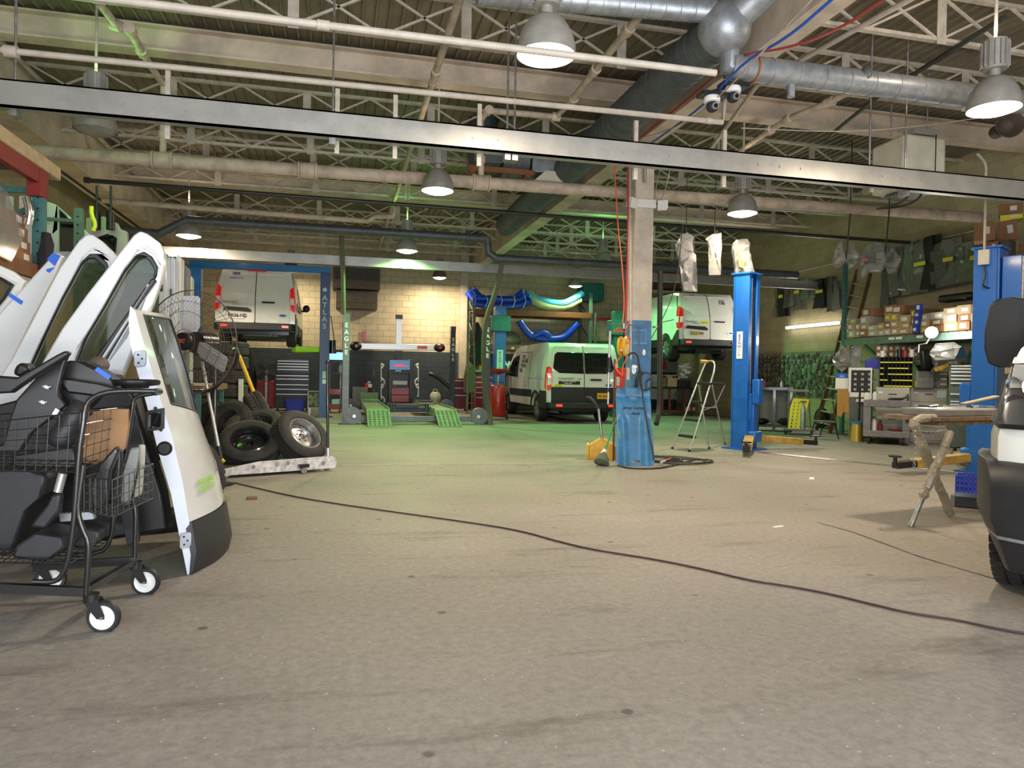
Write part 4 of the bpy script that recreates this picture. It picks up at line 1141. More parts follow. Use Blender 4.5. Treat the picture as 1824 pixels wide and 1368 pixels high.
for (px, s) in ((xr, -1), (xl, 1)):
 g = MB().bar((px + s * 0.1, Ya, za), (px + s * 0.75, Ya - 0.55, za - 0.02), 0.16, 0.14).bar((px + s * 0.1, Ya, za), (px + s * 0.75, Ya + 0.75, za - 0.02), 0.16, 0.14)
 g.cyl((px + s * 0.75, Ya - 0.55, za), (px + s * 0.75, Ya - 0.55, za + 0.14), 0.05, 12).cyl((px + s * 0.75, Ya + 0.75, za), (px + s * 0.75, Ya + 0.75, za + 0.14), 0.05, 12)
 g.span((px - 0.16, Ya - 0.17, za - 0.12), (px + 0.16, Ya + 0.17, za + 0.3)) if s > 0 else None
 wput('swing_arm', g, 'lime', t, bevel=0.008)
wput('hydraulic_line', MB().tube([(xr + 0.15, Ya - 0.1, za + 0.9), (xr + 0.22, Ya - 0.1, za + 0.4), (xr + 0.3, Ya - 0.1, za - 0.1)], 0.012, 6, 2), 'hose_black', t)
wput('power_unit', MB().cyl((xr + 0.2, Ya, za - 0.1), (xr + 0.2, Ya, za + 0.25), 0.09, 14), 'black_metal', t)
Yf_, Yr_ = 17.0, 22.4
zt = 2.55
fl, frr = A(615.5, 700, Y=Yf_).x, A(866, 700, Y=Yf_).x
t = world_thing('four_post_lift', 'low grey four post alignment lift with green ramps', 'car lift', (fl, Yf_, 0))
k = 0
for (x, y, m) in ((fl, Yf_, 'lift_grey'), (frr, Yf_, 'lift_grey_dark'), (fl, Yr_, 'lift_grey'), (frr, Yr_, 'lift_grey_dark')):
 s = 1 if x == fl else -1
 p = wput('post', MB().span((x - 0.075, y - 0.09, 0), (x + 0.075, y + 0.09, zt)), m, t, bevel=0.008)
 wput('post_cap', MB().span((x - 0.08, y - 0.095, zt), (x + 0.08, y + 0.095, zt + (0.02 if y == Yf_ else 0.14))), 'black_metal', p)
 wput('foot_plate', MB().span((x - 0.16, y - 0.16, 0), (x + 0.18, y + 0.16, 0.015)), 'lift_grey_dark', p)
 wput('sheave_cover', MB().cyl((x + s * 0.16, y - 0.11, 0.2), (x + s * 0.16, y + 0.11, 0.2), 0.2, 24).span((x + min(0, s * 0.36), y - 0.10, 0.06), (x + max(0, s * 0.36), y + 0.10, 0.2)), 'lift_grey', t)
 wput('cover_bolt', MB().cyl((x + s * 0.2, y - 0.13, 0.19), (x + s * 0.2, y - 0.11, 0.19), 0.04, 6), 'silver_strip', t)
 post_letters('EAGLE', x, y - 0.09, zt - 0.28, 0.155, 0.14, 'plate_white', t, 0.003)
for y in (Yf_, Yr_):
 wput('crossbeam', MB().span((fl, y - 0.07, 0.07), (frr, y + 0.07, 0.19)), 'lift_grey', t, bevel=0.006)
RW = 0.52
r1, r2 = A(675, 722, Y=Yf_ - 0.15).x - 0.02, A(790, 722, Y=Yf_ - 0.15).x + 0.05
rb1, rb2 = A(674.5, 763, z=0), A(822, 763, z=0)
for (x, xb) in ((r1, r1), (r2, r2)):
 wput('runway', MB().span((x - RW / 2, Yf_ - 0.15, 0.2), (x + RW / 2, Yr_ - 0.4, 0.34)).span((x - RW / 2 - 0.01, Yf_ - 0.15, 0.3), (x - RW / 2 + 0.02, Yr_ - 0.4, 0.38)).span((x + RW / 2 - 0.02, Yf_ - 0.15, 0.3), (x + RW / 2 + 0.01, Yr_ - 0.4, 0.38)), 'ramp_green', t)
 g = MB().add([(x - RW / 2, 16.0, 0.0), (x + RW / 2, 16.0, 0.0), (x + RW / 2, Yf_ - 0.15, 0.34), (x - RW / 2, Yf_ - 0.15, 0.34), (x - RW / 2, 16.0, 0.02), (x + RW / 2, 16.0, 0.02), (x + RW / 2, Yf_ - 0.15, 0.36), (x - RW / 2, Yf_ - 0.15, 0.36)],
                 [(0, 1, 2, 3), (7, 6, 5, 4), (0, 4, 5, 1), (1, 5, 6, 2), (2, 6, 7, 3), (3, 7, 4, 0)])
 rp = wput('drive_on_ramp', g, 'ramp_green', t)
 g = MB()
 for i in range(9):
  for j in range(5):
   yy = 16.06 + i * 0.085
   zz = 0.02 + (yy - 16.0) / 0.85 * 0.34
   g.box((x - 0.2 + j * 0.1, yy, zz + 0.006), (0.055, 0.016, 0.008), rx=0.38)
 wput('grip_slots', g, 'lift_grey_dark', rp)
wput('rolling_jack', MB().span((r1 + 0.32, 18.2, 0.22), (r2 - 0.32, 18.5, 0.34)).span((r1 + 0.5, 18.1, 0.34), (r2 - 0.5, 18.6, 0.42)), 'lift_grey_dark', t)
for x_ in (r1 + 0.35, r2 - 0.35):
 wput('jack_pad', MB().cyl((x_, 17.6, 0.3), (x_, 17.6, 0.46), 0.05).span((x_ - 0.1, 17.55, 0.44), (x_ + 0.1, 17.65, 0.47)), 'lift_grey_dark', t)
wput('turn_plate', MB().span((r1 - 0.26, Yr_ - 1.2, 0.34), (r1 + 0.26, Yr_ - 0.5, 0.40)).span((r1 - 0.26, Yr_ - 0.5, 0.40), (r1 + 0.26, Yr_ - 0.4, 0.6)), 'ramp_green', t)
wput('turn_plate', MB().span((r2 - 0.26, Yr_ - 1.2, 0.34), (r2 + 0.26, Yr_ - 0.5, 0.40)).span((r2 - 0.26, Yr_ - 0.5, 0.40), (r2 + 0.26, Yr_ - 0.4, 0.5)), 'lift_grey_dark', t)
solo('wooden_plank', MB().bar((r1 + 0.35, 18.7, 0.38), (r1 + 1.6, 18.9, 0.40), 0.14, 0.03), 'wood_brown', 'brown board lying across the low alignment lift', 'board')
Yt = 20.2
tx1, tx2 = A(888, 700, Y=Yt).x, A(1098, 700, Y=Yt).x
zt = A(888, 547, Y=Yt).z
for x, lab in ((tx1, 'teal lift post with a green cap and pale sign beside the parked van'), (tx2, 'teal lift post showing above the parked van next to the column')):
 t = world_thing('lift_post', lab, 'car lift', (x, Yt, 0), 'teal posts of the lift behind the parked van')
 wput('post', MB().span((x - 0.16, Yt - 0.15, 0), (x + 0.16, Yt + 0.15, zt)), 'lift_blue' if x == tx1 else 'teal', t, bevel=0.01)
 wput('carriage_head', MB().span((x - 0.27, Yt - 0.25, A(888, 591, Y=Yt).z), (x + 0.27, Yt + 0.2, A(888, 563, Y=Yt).z)), 'teal', t, bevel=0.015)
 wput('cap', MB().span((x - 0.13, Yt - 0.12, zt - 0.02), (x + 0.13, Yt + 0.12, zt + 0.02)), 'ramp_green', t)
 wput('post_top', MB().span((x - 0.14, Yt - 0.14, A(888, 563, Y=Yt).z), (x + 0.14, Yt + 0.14, zt)), 'ramp_green', t)
 zs = A(888, 637, Y=Yt).z
 if x == tx1:
  wput('sign', MB().span((x - 0.10, Yt - 0.156, zs - 0.35), (x + 0.08, Yt - 0.15, zs + 0.22)), 'letter_pale', t)
  post_letters('BENWIL', x - 0.01, Yt - 0.15, zs + 0.14, 0.085, 0.08, 'ink', t, 0.01)
def tap(v, o, ang):
 c, s = math.cos(ang), math.sin(ang)
 return Vector((o[0] + v[0] * c - v[1] * s, o[1] + v[0] * s + v[1] * c, v[2]))
B1 = A(1326, 800, z=0)
B2 = A(1752, 842, z=0)
dirv = (B2 - B1).normalized()
ang = math.atan2(dirv.y, dirv.x)          # local +x runs from the first post to the second
H1 = 2.98
t = world_thing('two_post_lift', 'heavy blue two post lift with yellow arms right of the stepladder', 'car lift', B1)
for (o, sg, nm) in ((B1, 1, 0), (B2, -1, 1)):
 def L_(x, y, z):
  return tap((x * sg, y * sg, z), o, ang)
 g = MB()
 def blk(x0, x1, y0, y1, z0, z1):
  c = [L_(x, y, z) for x in (x0, x1) for y in (y0, y1) for z in (z0, z1)]
  g.add(c, [(0, 1, 3, 2), (4, 6, 7, 5), (0, 4, 5, 1), (2, 3, 7, 6), (0, 2, 6, 4), (1, 5, 7, 3)])
 blk(-0.17, -0.13, -0.17, 0.17, 0, H1)
 blk(-0.15, 0.13, -0.17, -0.14, 0, H1)
 blk(-0.15, 0.13, 0.14, 0.17, 0, H1)
 blk(0.10, 0.13, -0.15, -0.08, 0, H1)
 blk(0.10, 0.13, 0.08, 0.15, 0, H1)
 p = wput('post', g, 'lift_blue', t, bevel=0.004)
 g = MB(); blk(-0.2, 0.16, -0.2, 0.2, H1, H1 + 0.025); wput('top_plate', g, 'lift_blue', p)
 g = MB(); blk(-0.3, 0.28, -0.24, 0.24, 0, 0.025); wput('base_plate', g, 'lift_blue', p)
 g = MB(); blk(-0.11, 0.09, -0.075, 0.075, 0.5, H1 - 0.2); wput('rail_channel', g, 'lift_grey_dark', p)
 g = MB()
 for k in range(58):
  c = L_(0.115, -0.075 if sg > 0 else 0.075, 0.55 + k * 0.041)
  g.box(c, (0.022, 0.022, 0.022), ang)
 wput('rack_holes', g, 'plate_white', p)
 g = MB(); blk(-0.02, 0.26, -0.12, 0.12, 0.14, 0.32); blk(0.06, 0.2, -0.07, 0.07, 0.3, 0.95)
 wput('carriage', g, 'lift_blue', t, bevel=0.02)
 g = MB(); blk(0.16, 0.3, -0.09, 0.06, 0.78, 1.2); wput('latch_box', g, 'lift_blue', t, bevel=0.02)
 for (ax, ay) in ((0.55, -0.85), (0.55, 0.9)):
  a0, a1 = L_(0.15, 0.1 if ay > 0 else -0.1, 0.2), L_(ax, ay, 0.13)
  wput('swing_arm', MB().bar(a0, a1, 0.15, 0.11), 'arm_yellow', t, bevel=0.008)
  a2 = a1 + (a1 - a0).normalized() * 0.3
  e = wput('arm_extension', MB().bar(a1 - (a1 - a0).normalized() * 0.1, a2, 0.11, 0.08), 'black_metal', t)
  wput('lift_pad', MB().cyl(a2, a2 + Vector((0, 0, 0.11)), 0.025, 10).cyl(a2 + Vector((0, 0, 0.11)), a2 + Vector((0, 0, 0.13)), 0.08, 14), 'black_metal', e)
fa = math.atan2(-B1.y, -B1.x) + PI / 2 if False else 0
nrm = tap((0, -1, 0), (0, 0), ang)
sp = tap((-0.03, -0.17, 0), B1, ang)
sp.z = A(1314, 615, Y=B1.y).z
rotz = math.atan2(nrm.x, -nrm.y) if False else ang
wput('sign', MB().box(sp + Vector((nrm.x, nrm.y, 0)) * 0.004, (0.11, 0.006, 0.46), ang), 'plate_white', t)
for k, ch in enumerate('BENWIL'):
 text('lettering', ch, 0.075, (sp.x + nrm.x * 0.01 - B1.x, sp.y + nrm.y * 0.01 - B1.y, sp.z + 0.16 - k * 0.062), (PI / 2, 0, ang), 'ink_blue', t)
L2_ = lambda x, y, z: tap((x, y, z), B2, ang)
cbx = L2_(0.30, 0.0, 2.55)
wput('control_box', MB().box(cbx, (0.22, 0.3, 0.62), ang), 'lift_blue', t, bevel=0.01)
wput('control_box_cover', MB().box(L2_(0.42, 0.0, 2.55), (0.02, 0.29, 0.58), ang), 'steel', t)
jb = L2_(0.0, -0.21, 2.86)
wput('junction_box', MB().box(jb, (0.13, 0.06, 0.2), ang), 'heater_cream', t, bevel=0.008)
wput('conduit', MB().tube([jb + Vector((0, 0, 0.1)), jb + Vector((0, 0, 1.15)), jb + Vector((-0.05, -0.02, 1.25)), jb + Vector((-0.3, -0.15, 1.28))], 0.016, 8, 1), 'pipe_light', t)
wput('flex_cord', MB().tube([jb + Vector((0, 0, -0.1)), jb + Vector((0, -0.03, -0.25)), jb + Vector((-0.06, -0.03, -0.38)), jb + Vector((0.1, -0.03, -0.42)), jb + Vector((0.2, 0, -0.25)), L2_(0.22, -0.1, 2.75)], 0.012, 6, 2), 'hose_black', t)
wput('work_cup', MB().cyl(L2_(0.22, -0.15, 2.12), L2_(0.22, -0.15, 2.3), 0.055, 14), 'plate_white', t)
Yb = 23.4
def B(px, py, y=Yb):
 return A(px, py, Y=y)
def bspan(mb, x0, y0, x1, y1, Y=Yb, d=0.5):
 """box whose front face fills photo rectangle (x0,y0)-(x1,y1) at distance Y, d deep"""
 a, b = A(x0, y0, Y=Y), A(x1, y1, Y=Y)
 return mb.span((a.x, Y, a.z), (b.x, Y + d, b.z))
def floorbox(mb, x0, y0, x1, Y, d):
 a, b = A(x0, y0, Y=Y), A(x1, y0, Y=Y)
 return mb.span((a.x, Y, 0), (b.x, Y + d, (a.z + b.z) / 2))
a, b = B(593, 480, 23.3), B(677, 516, 23.3)
c, d = B(599, 516, 23.5), B(672, 551, 23.5)
t = world_thing('wall_heater', 'dark brown wall unit with a grille above a plain box', 'wall heater', (a.x, 24.2, d.z))
wput('grille_box', MB().span((a.x, 23.35, b.z), (b.x, 24.2, a.z + 0.1)), 'brown_metal', t, bevel=0.01)
g = MB()
for k in range(14):
 x = a.x + 0.1 + k * (b.x - a.x - 0.2) / 13
 g.span((x - 0.012, 23.33, b.z + 0.28), (x + 0.012, 23.352, a.z - 0.02))
for k in range(5):
 z = b.z + 0.3 + k * 0.08
 g.span((a.x + 0.08, 23.33, z - 0.006), (b.x - 0.08, 23.35, z + 0.006))
wput('grille', g, 'pipe_dark', t)
wput('lower_box', MB().span((c.x, 23.5, d.z), (d.x, 24.2, c.z)).span((c.x, 23.49, c.z - 0.38), (d.x, 23.5, c.z - 0.36)), 'brown_metal', t, bevel=0.008)
Ym = 23.2
cx = B(711.5, 600, Ym).x
t = world_thing('alignment_machine', 'wheel alignment console with tall silver mast and camera bar', 'garage equipment', (cx, Ym, 0))
wput('mast', MB().span((cx - 0.09, Ym + 0.3, 0.2), (cx + 0.1, Ym + 0.42, B(711, 563, Ym).z)), 'alum', t, bevel=0.006)
wput('mast_cap', MB().span((cx - 0.11, Ym + 0.28, B(711, 567, Ym).z), (cx + 0.12, Ym + 0.45, B(711, 562, Ym).z + 0.05)), 'black_metal', t)
ba, bb = B(634, 616, Ym), B(784, 619, Ym)
wput('camera_bar', MB().bar(ba + Vector((0, 0.2, 0)), bb + Vector((0, 0.2, 0)), 0.1, 0.19), 'alum', t, bevel=0.01)
for q in (ba, bb):
 pod = wput('camera_pod', MB().ball(q + Vector((0, 0.15, 0)), 0.17, 18, 10, (1.1, 0.6, 0.85)), 'black_plastic', t)
 wput('camera_lens', MB().cyl(q + Vector((0.02, 0.06, 0)), q + Vector((0.02, 0.03, 0)), 0.05, 12), 'red', pod)
q = B(753, 618.5, Ym)
wput('bar_label', MB().span((q.x - 0.16, Ym + 0.13, q.z - 0.05), (q.x + 0.16, Ym + 0.15, q.z + 0.05)), 'red', t)
wput('column_sleeve', MB().span((cx - 0.11, Ym + 0.25, B(711, 640, Ym).z), (cx + 0.12, Ym + 0.45, B(711, 624, Ym).z)), 'black_plastic', t)
m0, m1 = B(693, 640, Ym), B(731, 660, Ym)
mo = wput('monitor', MB().span((m0.x, Ym - 0.05, m1.z), (m1.x, Ym, m0.z)), 'black_plastic', t, bevel=0.006)
wput('screen', MB().span((m0.x + 0.02, Ym - 0.055, m1.z + 0.02), (m1.x - 0.02, Ym - 0.049, m0.z - 0.02)), 'screen', mo)
wput('screen_picture', MB().prism([(-0.2, 0), (0.28, 0), (0.2, 0.035), (0.1, 0.04), (0.06, 0.075), (-0.1, 0.075), (-0.13, 0.04), (-0.2, 0.03)], ((m0.x + m1.x) / 2, Ym - 0.057, (m0.z + m1.z) / 2 - 0.05), (1, 0, 0), (0, 0, 1), 0.004), 'screen_red', mo)
k0, k1 = B(694, 664, Ym), B(733, 715, Ym)
wput('cabinet', MB().span((k0.x - 0.02, Ym - 0.1, 0.08), (k0.x + 0.05, Ym + 0.35, k0.z)).span((k1.x - 0.08, Ym - 0.1, 0.08), (k1.x, Ym + 0.35, k0.z)).span((k0.x - 0.03, Ym - 0.12, k0.z), (k1.x + 0.02, Ym + 0.35, k0.z + 0.05)).span((k0.x, Ym + 0.2, 0.08), (k1.x, Ym + 0.35, k0.z)).span((k0.x, Ym - 0.1, 0.05), (k1.x, Ym + 0.35, 0.12)), 'black_plastic', t)
wput('printer', MB().span((k0.x + 0.1, Ym - 0.05, B(700, 685, Ym).z), (k1.x - 0.15, Ym + 0.2, B(700, 678, Ym).z)), 'white_plastic', t)
for (ya, yb2) in ((691, 703), (704, 716)):
 a, b = B(697, ya, Ym), B(728, yb2, Ym)
 wput('drawer', MB().span((a.x, Ym - 0.09, b.z), (b.x, Ym + 0.2, a.z)), 'pink_red', t, bevel=0.006)
for s, px in ((-1, 679), (1, 745)):
 for k, (py, py2) in enumerate(((648, 680), (684, 712))):
  a, b = B(px, py, Ym), B(px, py2, Ym)
  q = world_thing('wheel_clamp', '%s white wheel clamp hung %s of the alignment console' % (('upper', 'lower')[k], 'left' if s < 0 else 'right'), 'wheel clamp', b, 'wheel clamps beside the alignment console')
  wput('clamp_bar', MB().bar(a, b, 0.03, 0.03).tube([a, a + Vector((-s * 0.08, -0.02, -0.04)), a + Vector((-s * 0.02, -0.02, -0.14))], 0.03, 6).tube([b + Vector((0, 0, 0.12)), b + Vector((-s * 0.1, -0.02, 0.04)), b + Vector((-s * 0.1, -0.02, -0.08))], 0.03, 6), 'white_plastic', q)
  c2 = a.lerp(b, 0.5)
  wput('target_plate', MB().span(c2 + Vector((s * 0.1 - 0.1, 0.02, -0.12)), c2 + Vector((s * 0.3 + 0.05, 0.1, 0.1))), 'black_plastic', q)
c = B(654, 690, 24.0)
t = world_thing('fire_extinguisher', 'red fire extinguisher on the dark wall left of the console', 'fire extinguisher', c - Vector((0, 0, 0.25)))
wput('cylinder', MB().lathe(c - Vector((0, 0, 0.25)), (0, 0, 1), [(0, 0), (0.09, 0.01), (0.1, 0.04), (0.1, 0.3), (0.06, 0.38), (0.03, 0.4), (0, 0.4)], 18), 'red', t)
wput('handle', MB().span(c + Vector((-0.02, -0.02, 0.15)), c + Vector((0.1, 0.02, 0.2))).cyl(c + Vector((0, 0, 0.14)), c + Vector((0, 0, 0.24)), 0.03), 'black_metal', t)
wput('tag', MB().span(c + Vector((0.03, -0.11, -0.0)), c + Vector((0.15, -0.1, 0.12))), 'paper', t)
c = B(648, 600, 24.15)
solo('wall_thermometer', MB().span(c + Vector((-0.06, -0.02, -0.18)), c + Vector((0.07, 0.03, 0.2))), 'pink_red', 'pink strip thermometer on the beige wall', 'thermometer', bevel=0.005)
cable('exhaust_hose', 'dark hose arm curving along the wall right of the console', [B(755, 664, 23.6), B(775, 668, 23.5), B(795, 684, 23.4), B(812, 700, 23.3)], 0.07, 'black_metal', 'hose', n=10)
c = B(775, 712, 23.0)
t = world_thing('canister', 'pale ribbed canister on the floor right of the console', 'canister', (c.x, 23.0, 0))
wput('shell', MB().lathe((c.x, 23.0, 0), (0, 0, 1), [(0, 0.28), (0.17, 0.28), (0.19, 0.32), (0.18, 0.5), (0.12, 0.6), (0, 0.62)], 16), 'cab_beige', t)
wput('carry_handle', MB().tube([(c.x - 0.09, 23, 0.58), (c.x - 0.05, 23, 0.7), (c.x + 0.05, 23, 0.7), (c.x + 0.09, 23, 0.58)], 0.014, 6, 1), 'cab_beige', t)
wput('stand', MB().span((c.x - 0.4, 22.8, 0), (c.x + 0.3, 23.2, 0.28)), 'lift_grey_dark', t)
g = MB()
a, b = B(628, 690, 23.7), B(655, 700, 23.7)
solo('work_bench', floorbox(MB(), 628, 690, 655, 23.6, 0.5), 'cab_grey', 'grey metal bench below the fire extinguisher', 'bench', bevel=0.01)
a, b = B(820, 480, 24.1), B(831, 622, 24.1)
trim(MB().span((a.x, 23.95, 0), (b.x, 24.2, 5.4)), 'column_cream', 'cream wall pilaster left of the pallet rack', smooth=0)
Yc = 22.6
def drawer_chest(name, label, cat, x0, x1, top, Y, d, split, drawers, body_m, strip_m, group=None, z0=0.0, drawer_m=None):
 a, b = A(x0, top, Y=Y), A(x1, top, Y=Y)
 za = (a.z + b.z) / 2
 t = world_thing(name, label, cat, ((a.x + b.x) / 2, Y + d / 2, z0), group)
 wput('cabinet', MB().span((a.x, Y, z0 + 0.08), (b.x, Y + d, za)), body_m, t, bevel=0.008)
 for py0, py1 in drawers:
  zA, zB = A((x0 + x1) / 2, py0, Y=Y).z, A((x0 + x1) / 2, py1, Y=Y).z
  o = wput('drawer', MB().span((a.x + 0.02, Y - 0.015, zB + 0.006), (b.x - 0.02, Y, zA - 0.004)), drawer_m or body_m, t)
  wput('drawer_pull', MB().span((a.x + 0.04, Y - 0.035, zA - 0.035), (b.x - 0.04, Y - 0.015, zA - 0.01)), strip_m, o)
 if z0 < 0.01:
  for sx in (a.x + 0.08, b.x - 0.08):
   wput('caster', MB().cyl((sx - 0.02, Y + 0.06, 0.04), (sx + 0.02, Y + 0.06, 0.04), 0.04, 12), 'rubber', t)
 return t
t = drawer_chest('tool_chest', 'wide black roll cabinet with bright drawer edges under the raised left van', 'tool chest', 490, 552, 666, Yc, 0.5, 0, [(668, 674), (674, 680), (684, 692), (692, 701), (701, 712)], 'black_metal', 'silver_strip')
t = drawer_chest('tool_chest', 'black top chest with four bright edged drawers on the roll cabinet', 'tool chest', 492, 552, 640, Yc + 0.02, 0.4, 0, [(642, 647), (647, 652), (652, 657), (657, 663)], 'black_metal', 'silver_strip', z0=A(520, 666, Y=Yc).z - 0.08)
a, b = A(509, 712, Y=Yc - 0.7), A(541, 712, Y=Yc - 0.7)
t = world_thing('storage_tote', 'dark blue tote on the floor in front of the black roll cabinet', 'tote', ((a.x + b.x) / 2, Yc - 0.5, 0))
wput('tub', MB().span((a.x, Yc - 0.7, 0), (b.x, Yc - 0.2, a.z - 0.04)), 'bin_blue', t, bevel=0.02)
wput('rim', MB().span((a.x - 0.02, Yc - 0.72, a.z - 0.06), (b.x + 0.02, Yc - 0.18, a.z)), 'bin_blue', t, bevel=0.008)
Yx = 20.6
a, b = A(548, 696, Y=Yx), A(573, 728, Y=Yx)
t = world_thing('box_fan', 'cream box fan on the floor behind the blue lift post', 'fan', ((a.x + b.x) / 2, Yx, 0))
w_, h_ = b.x - a.x, a.z - b.z
cxx, czz = (a.x + b.x) / 2, (a.z + b.z) / 2
wput('frame', MB().prism([[(-w_ / 2, -h_ / 2), (w_ / 2, -h_ / 2), (w_ / 2, h_ / 2), (-w_ / 2, h_ / 2)], [(-w_ / 2 + 0.03, -h_ / 2 + 0.03), (w_ / 2 - 0.03, -h_ / 2 + 0.03), (w_ / 2 - 0.03, h_ / 2 - 0.03), (-w_ / 2 + 0.03, h_ / 2 - 0.03)]], (cxx, Yx, czz), (1, 0, 0), (0, 0, 1), -0.12), 'heater_cream', t, bevel=0.008)
g = MB()
for k in range(5):
 an = 2 * PI * k / 5
 g.box((cxx + 0.1 * math.cos(an), Yx + 0.06, czz + 0.1 * math.sin(an)), (0.16, 0.02, 0.11), 0, 0.4, -an)
wput('blades', g, 'cab_beige', t)
g = MB()
for k in range(9):
 x = a.x + 0.04 + k * (w_ - 0.08) / 8
 g.cyl((x, Yx - 0.005, b.z + 0.02), (x, Yx - 0.005, a.z - 0.02), 0.003, 4)
wput('grille', g, 'heater_cream', t)
wput('feet', MB().span((a.x + 0.03, Yx - 0.05, 0), (a.x + 0.09, Yx + 0.15, b.z + 0.01)).span((b.x - 0.09, Yx - 0.05, 0), (b.x - 0.03, Yx + 0.15, b.z + 0.01)), 'steel', t)
Yx = 21.6
a, b = A(586, 690, Y=Yx), A(607, 722, Y=Yx)
t = world_thing('tool_cart', 'red and black cart between the blue lift post and grey post', 'cart', ((a.x + b.x) / 2, Yx + 0.25, 0))
z1 = A(596, 646, Y=Yx).z
wput('frame', MB().span((a.x, Yx, 0.1), (a.x + 0.03, Yx + 0.03, z1)).span((b.x - 0.03, Yx, 0.1), (b.x, Yx + 0.03, z1)).span((a.x, Yx + 0.45, 0.1), (a.x + 0.03, Yx + 0.48, z1)).span((b.x - 0.03, Yx + 0.45, 0.1), (b.x, Yx + 0.48, z1)), 'black_metal', t)
zq = A(596, 703, Y=Yx).z
wput('drawer', MB().span((a.x, Yx - 0.01, zq), (b.x, Yx + 0.48, a.z - 0.05)), 'red', t, bevel=0.006)
wput('lower_tray', MB().span((a.x, Yx - 0.01, 0.12), (b.x, Yx + 0.48, 0.26)), 'red', t, bevel=0.006)
wput('top_tray', MB().span((a.x - 0.03, Yx - 0.03, z1), (b.x + 0.1, Yx + 0.5, z1 + 0.04)).span((a.x - 0.03, Yx - 0.03, z1 - 0.32), (b.x + 0.05, Yx + 0.5, z1 - 0.29)), 'black_plastic', t)
for sx in (a.x + 0.04, b.x - 0.04):
 wput('caster', MB().cyl((sx - 0.015, Yx + 0.03, 0.06), (sx + 0.015, Yx + 0.03, 0.06), 0.06, 14), 'rubber', t)
sa, sb_ = A(583, 627, Y=Yx), A(611, 641, Y=Yx)
t = world_thing('monitor', 'pale blue computer screen beside the blue lift post', 'monitor', ((sa.x + sb_.x) / 2, Yx + 0.15, z1 + 0.04))
wput('casing', MB().span((sa.x - 0.02, Yx + 0.1, sb_.z - 0.02), (sb_.x + 0.02, Yx + 0.15, sa.z + 0.02)).span(((sa.x + sb_.x) / 2 - 0.04, Yx + 0.12, z1 + 0.04), ((sa.x + sb_.x) / 2 + 0.04, Yx + 0.16, sb_.z)), 'black_plastic', t)
wput('screen', MB().span((sa.x, Yx + 0.094, sb_.z), (sb_.x, Yx + 0.101, sa.z)), 'screen_blue', t)
g = solo('paint_bottle', MB().cyl((sa.x + 0.05, Yx + 0.1, z1 - 0.29), (sa.x + 0.05, Yx + 0.1, z1 - 0.12), 0.035, 12).cyl((sa.x + 0.05, Yx + 0.1, z1 - 0.12), (sa.x + 0.05, Yx + 0.1, z1 - 0.07), 0.015, 10), 'white_plastic', 'white bottle at the left on the shelf of the red and black cart', 'bottle')
g = solo('paint_bottle', MB().cyl((sb_.x - 0.08, Yx + 0.1, z1 - 0.29), (sb_.x - 0.08, Yx + 0.1, z1 - 0.08), 0.045, 12), 'white_plastic', 'white tub at the right on the shelf of the red and black cart', 'tub')
solo('tissue_box', MB().box(((a.x + b.x) / 2 + 0.03, Yx + 0.1, 0.33), (0.26, 0.2, 0.14), 0.2), 'letter_pale', 'pale green box on the bottom tray of the red cart', 'box', bevel=0.005)
Yx = 22.8
c = A(474, 662, Y=Yx)
t = world_thing('shop_fan', 'small round black fan left of the black roll cabinet', 'fan', (c.x, Yx, 0))
wput('guard', MB().lathe(c, (0, -1, 0), [(0.30, -0.06), (0.31, 0.0), (0.30, 0.06), (0.29, 0.0)], 28, True), 'black_metal', t)
g = MB()
for k in range(12):
 an = PI * k / 12
 d_ = Vector((math.cos(an), 0, math.sin(an))) * 0.3
 g.cyl(c - d_ - Vector((0, 0.06, 0)), c + d_ - Vector((0, 0.06, 0)), 0.004, 4)
wput('guard_wires', g, 'steel', t)
g = MB()
for k in range(4):
 an = PI / 4 + PI * k / 2
 g.box(c + Vector((0.15 * math.cos(an), 0, 0.15 * math.sin(an))), (0.26, 0.02, 0.13), 0, 0.35, -an)
wput('blades', g, 'brown_metal', t)
wput('stand', MB().span((c.x - 0.03, Yx + 0.05, 0), (c.x + 0.03, Yx + 0.11, c.z)), 'steel', t)
a, b = A(440, 676, Y=23.2), A(487, 676, Y=23.2)
t = drawer_chest('parts_cabinet', 'low red cabinet behind the leaning yellow pole', 'cabinet', 433, 486, 678, 23.2, 0.5, 0, [(682, 696), (698, 714)], 'red', 'maroon')
g = MB().lathe(A(444, 683, Y=22.9), (0, 0, -1), [(0, -1.0), (0.08, -0.98), (0.17, -0.8), (0.2, -0.4), (0.22, 0), (0.18, 0.2), (0, 0.2)], 14)
ph = random.Random(3)
g.warp(lambda v: v + Vector((ph.uniform(-.03, .03), ph.uniform(-.03, .03), 0)))
solo('work_coat', g, 'dark_cloth', 'dark coat hanging below the raised left van', 'coat')
Yx = 21.0
def tyre_mesh(R=0.34, W=0.23, hole=0.21, tread=True):
 prof = [(hole, 0.03), (hole + 0.02, 0.0), (R * 0.8, -0.005), (R * 0.95, 0.012), (R, 0.035)]
 n = 4
 for k in range(n):
  a = 0.035 + (W - 0.07) * (k + 0.42) / n
  b = 0.035 + (W - 0.07) * (k + 0.58) / n
  prof += [(R, a - 0.006), (R - 0.012, a), (R - 0.012, b), (R, b + 0.006)] if k < n - 1 else []
 prof += [(R, W - 0.035), (R * 0.95, W - 0.012), (R * 0.8, W + 0.005), (hole + 0.02, W), (hole, W - 0.03), (hole + 0.015, W * 0.5)]
 g = MB().lathe((0, 0, 0), (0, 0, 1), prof, 44, True)
 if tread:
  for k in range(40):
   a = 2 * PI * k / 40
   for zz in (0.05, W - 0.05):
    g.box((math.cos(a) * (R - 0.002), math.sin(a) * (R - 0.002), zz), (0.016, 0.03, 0.04), a)
 return g
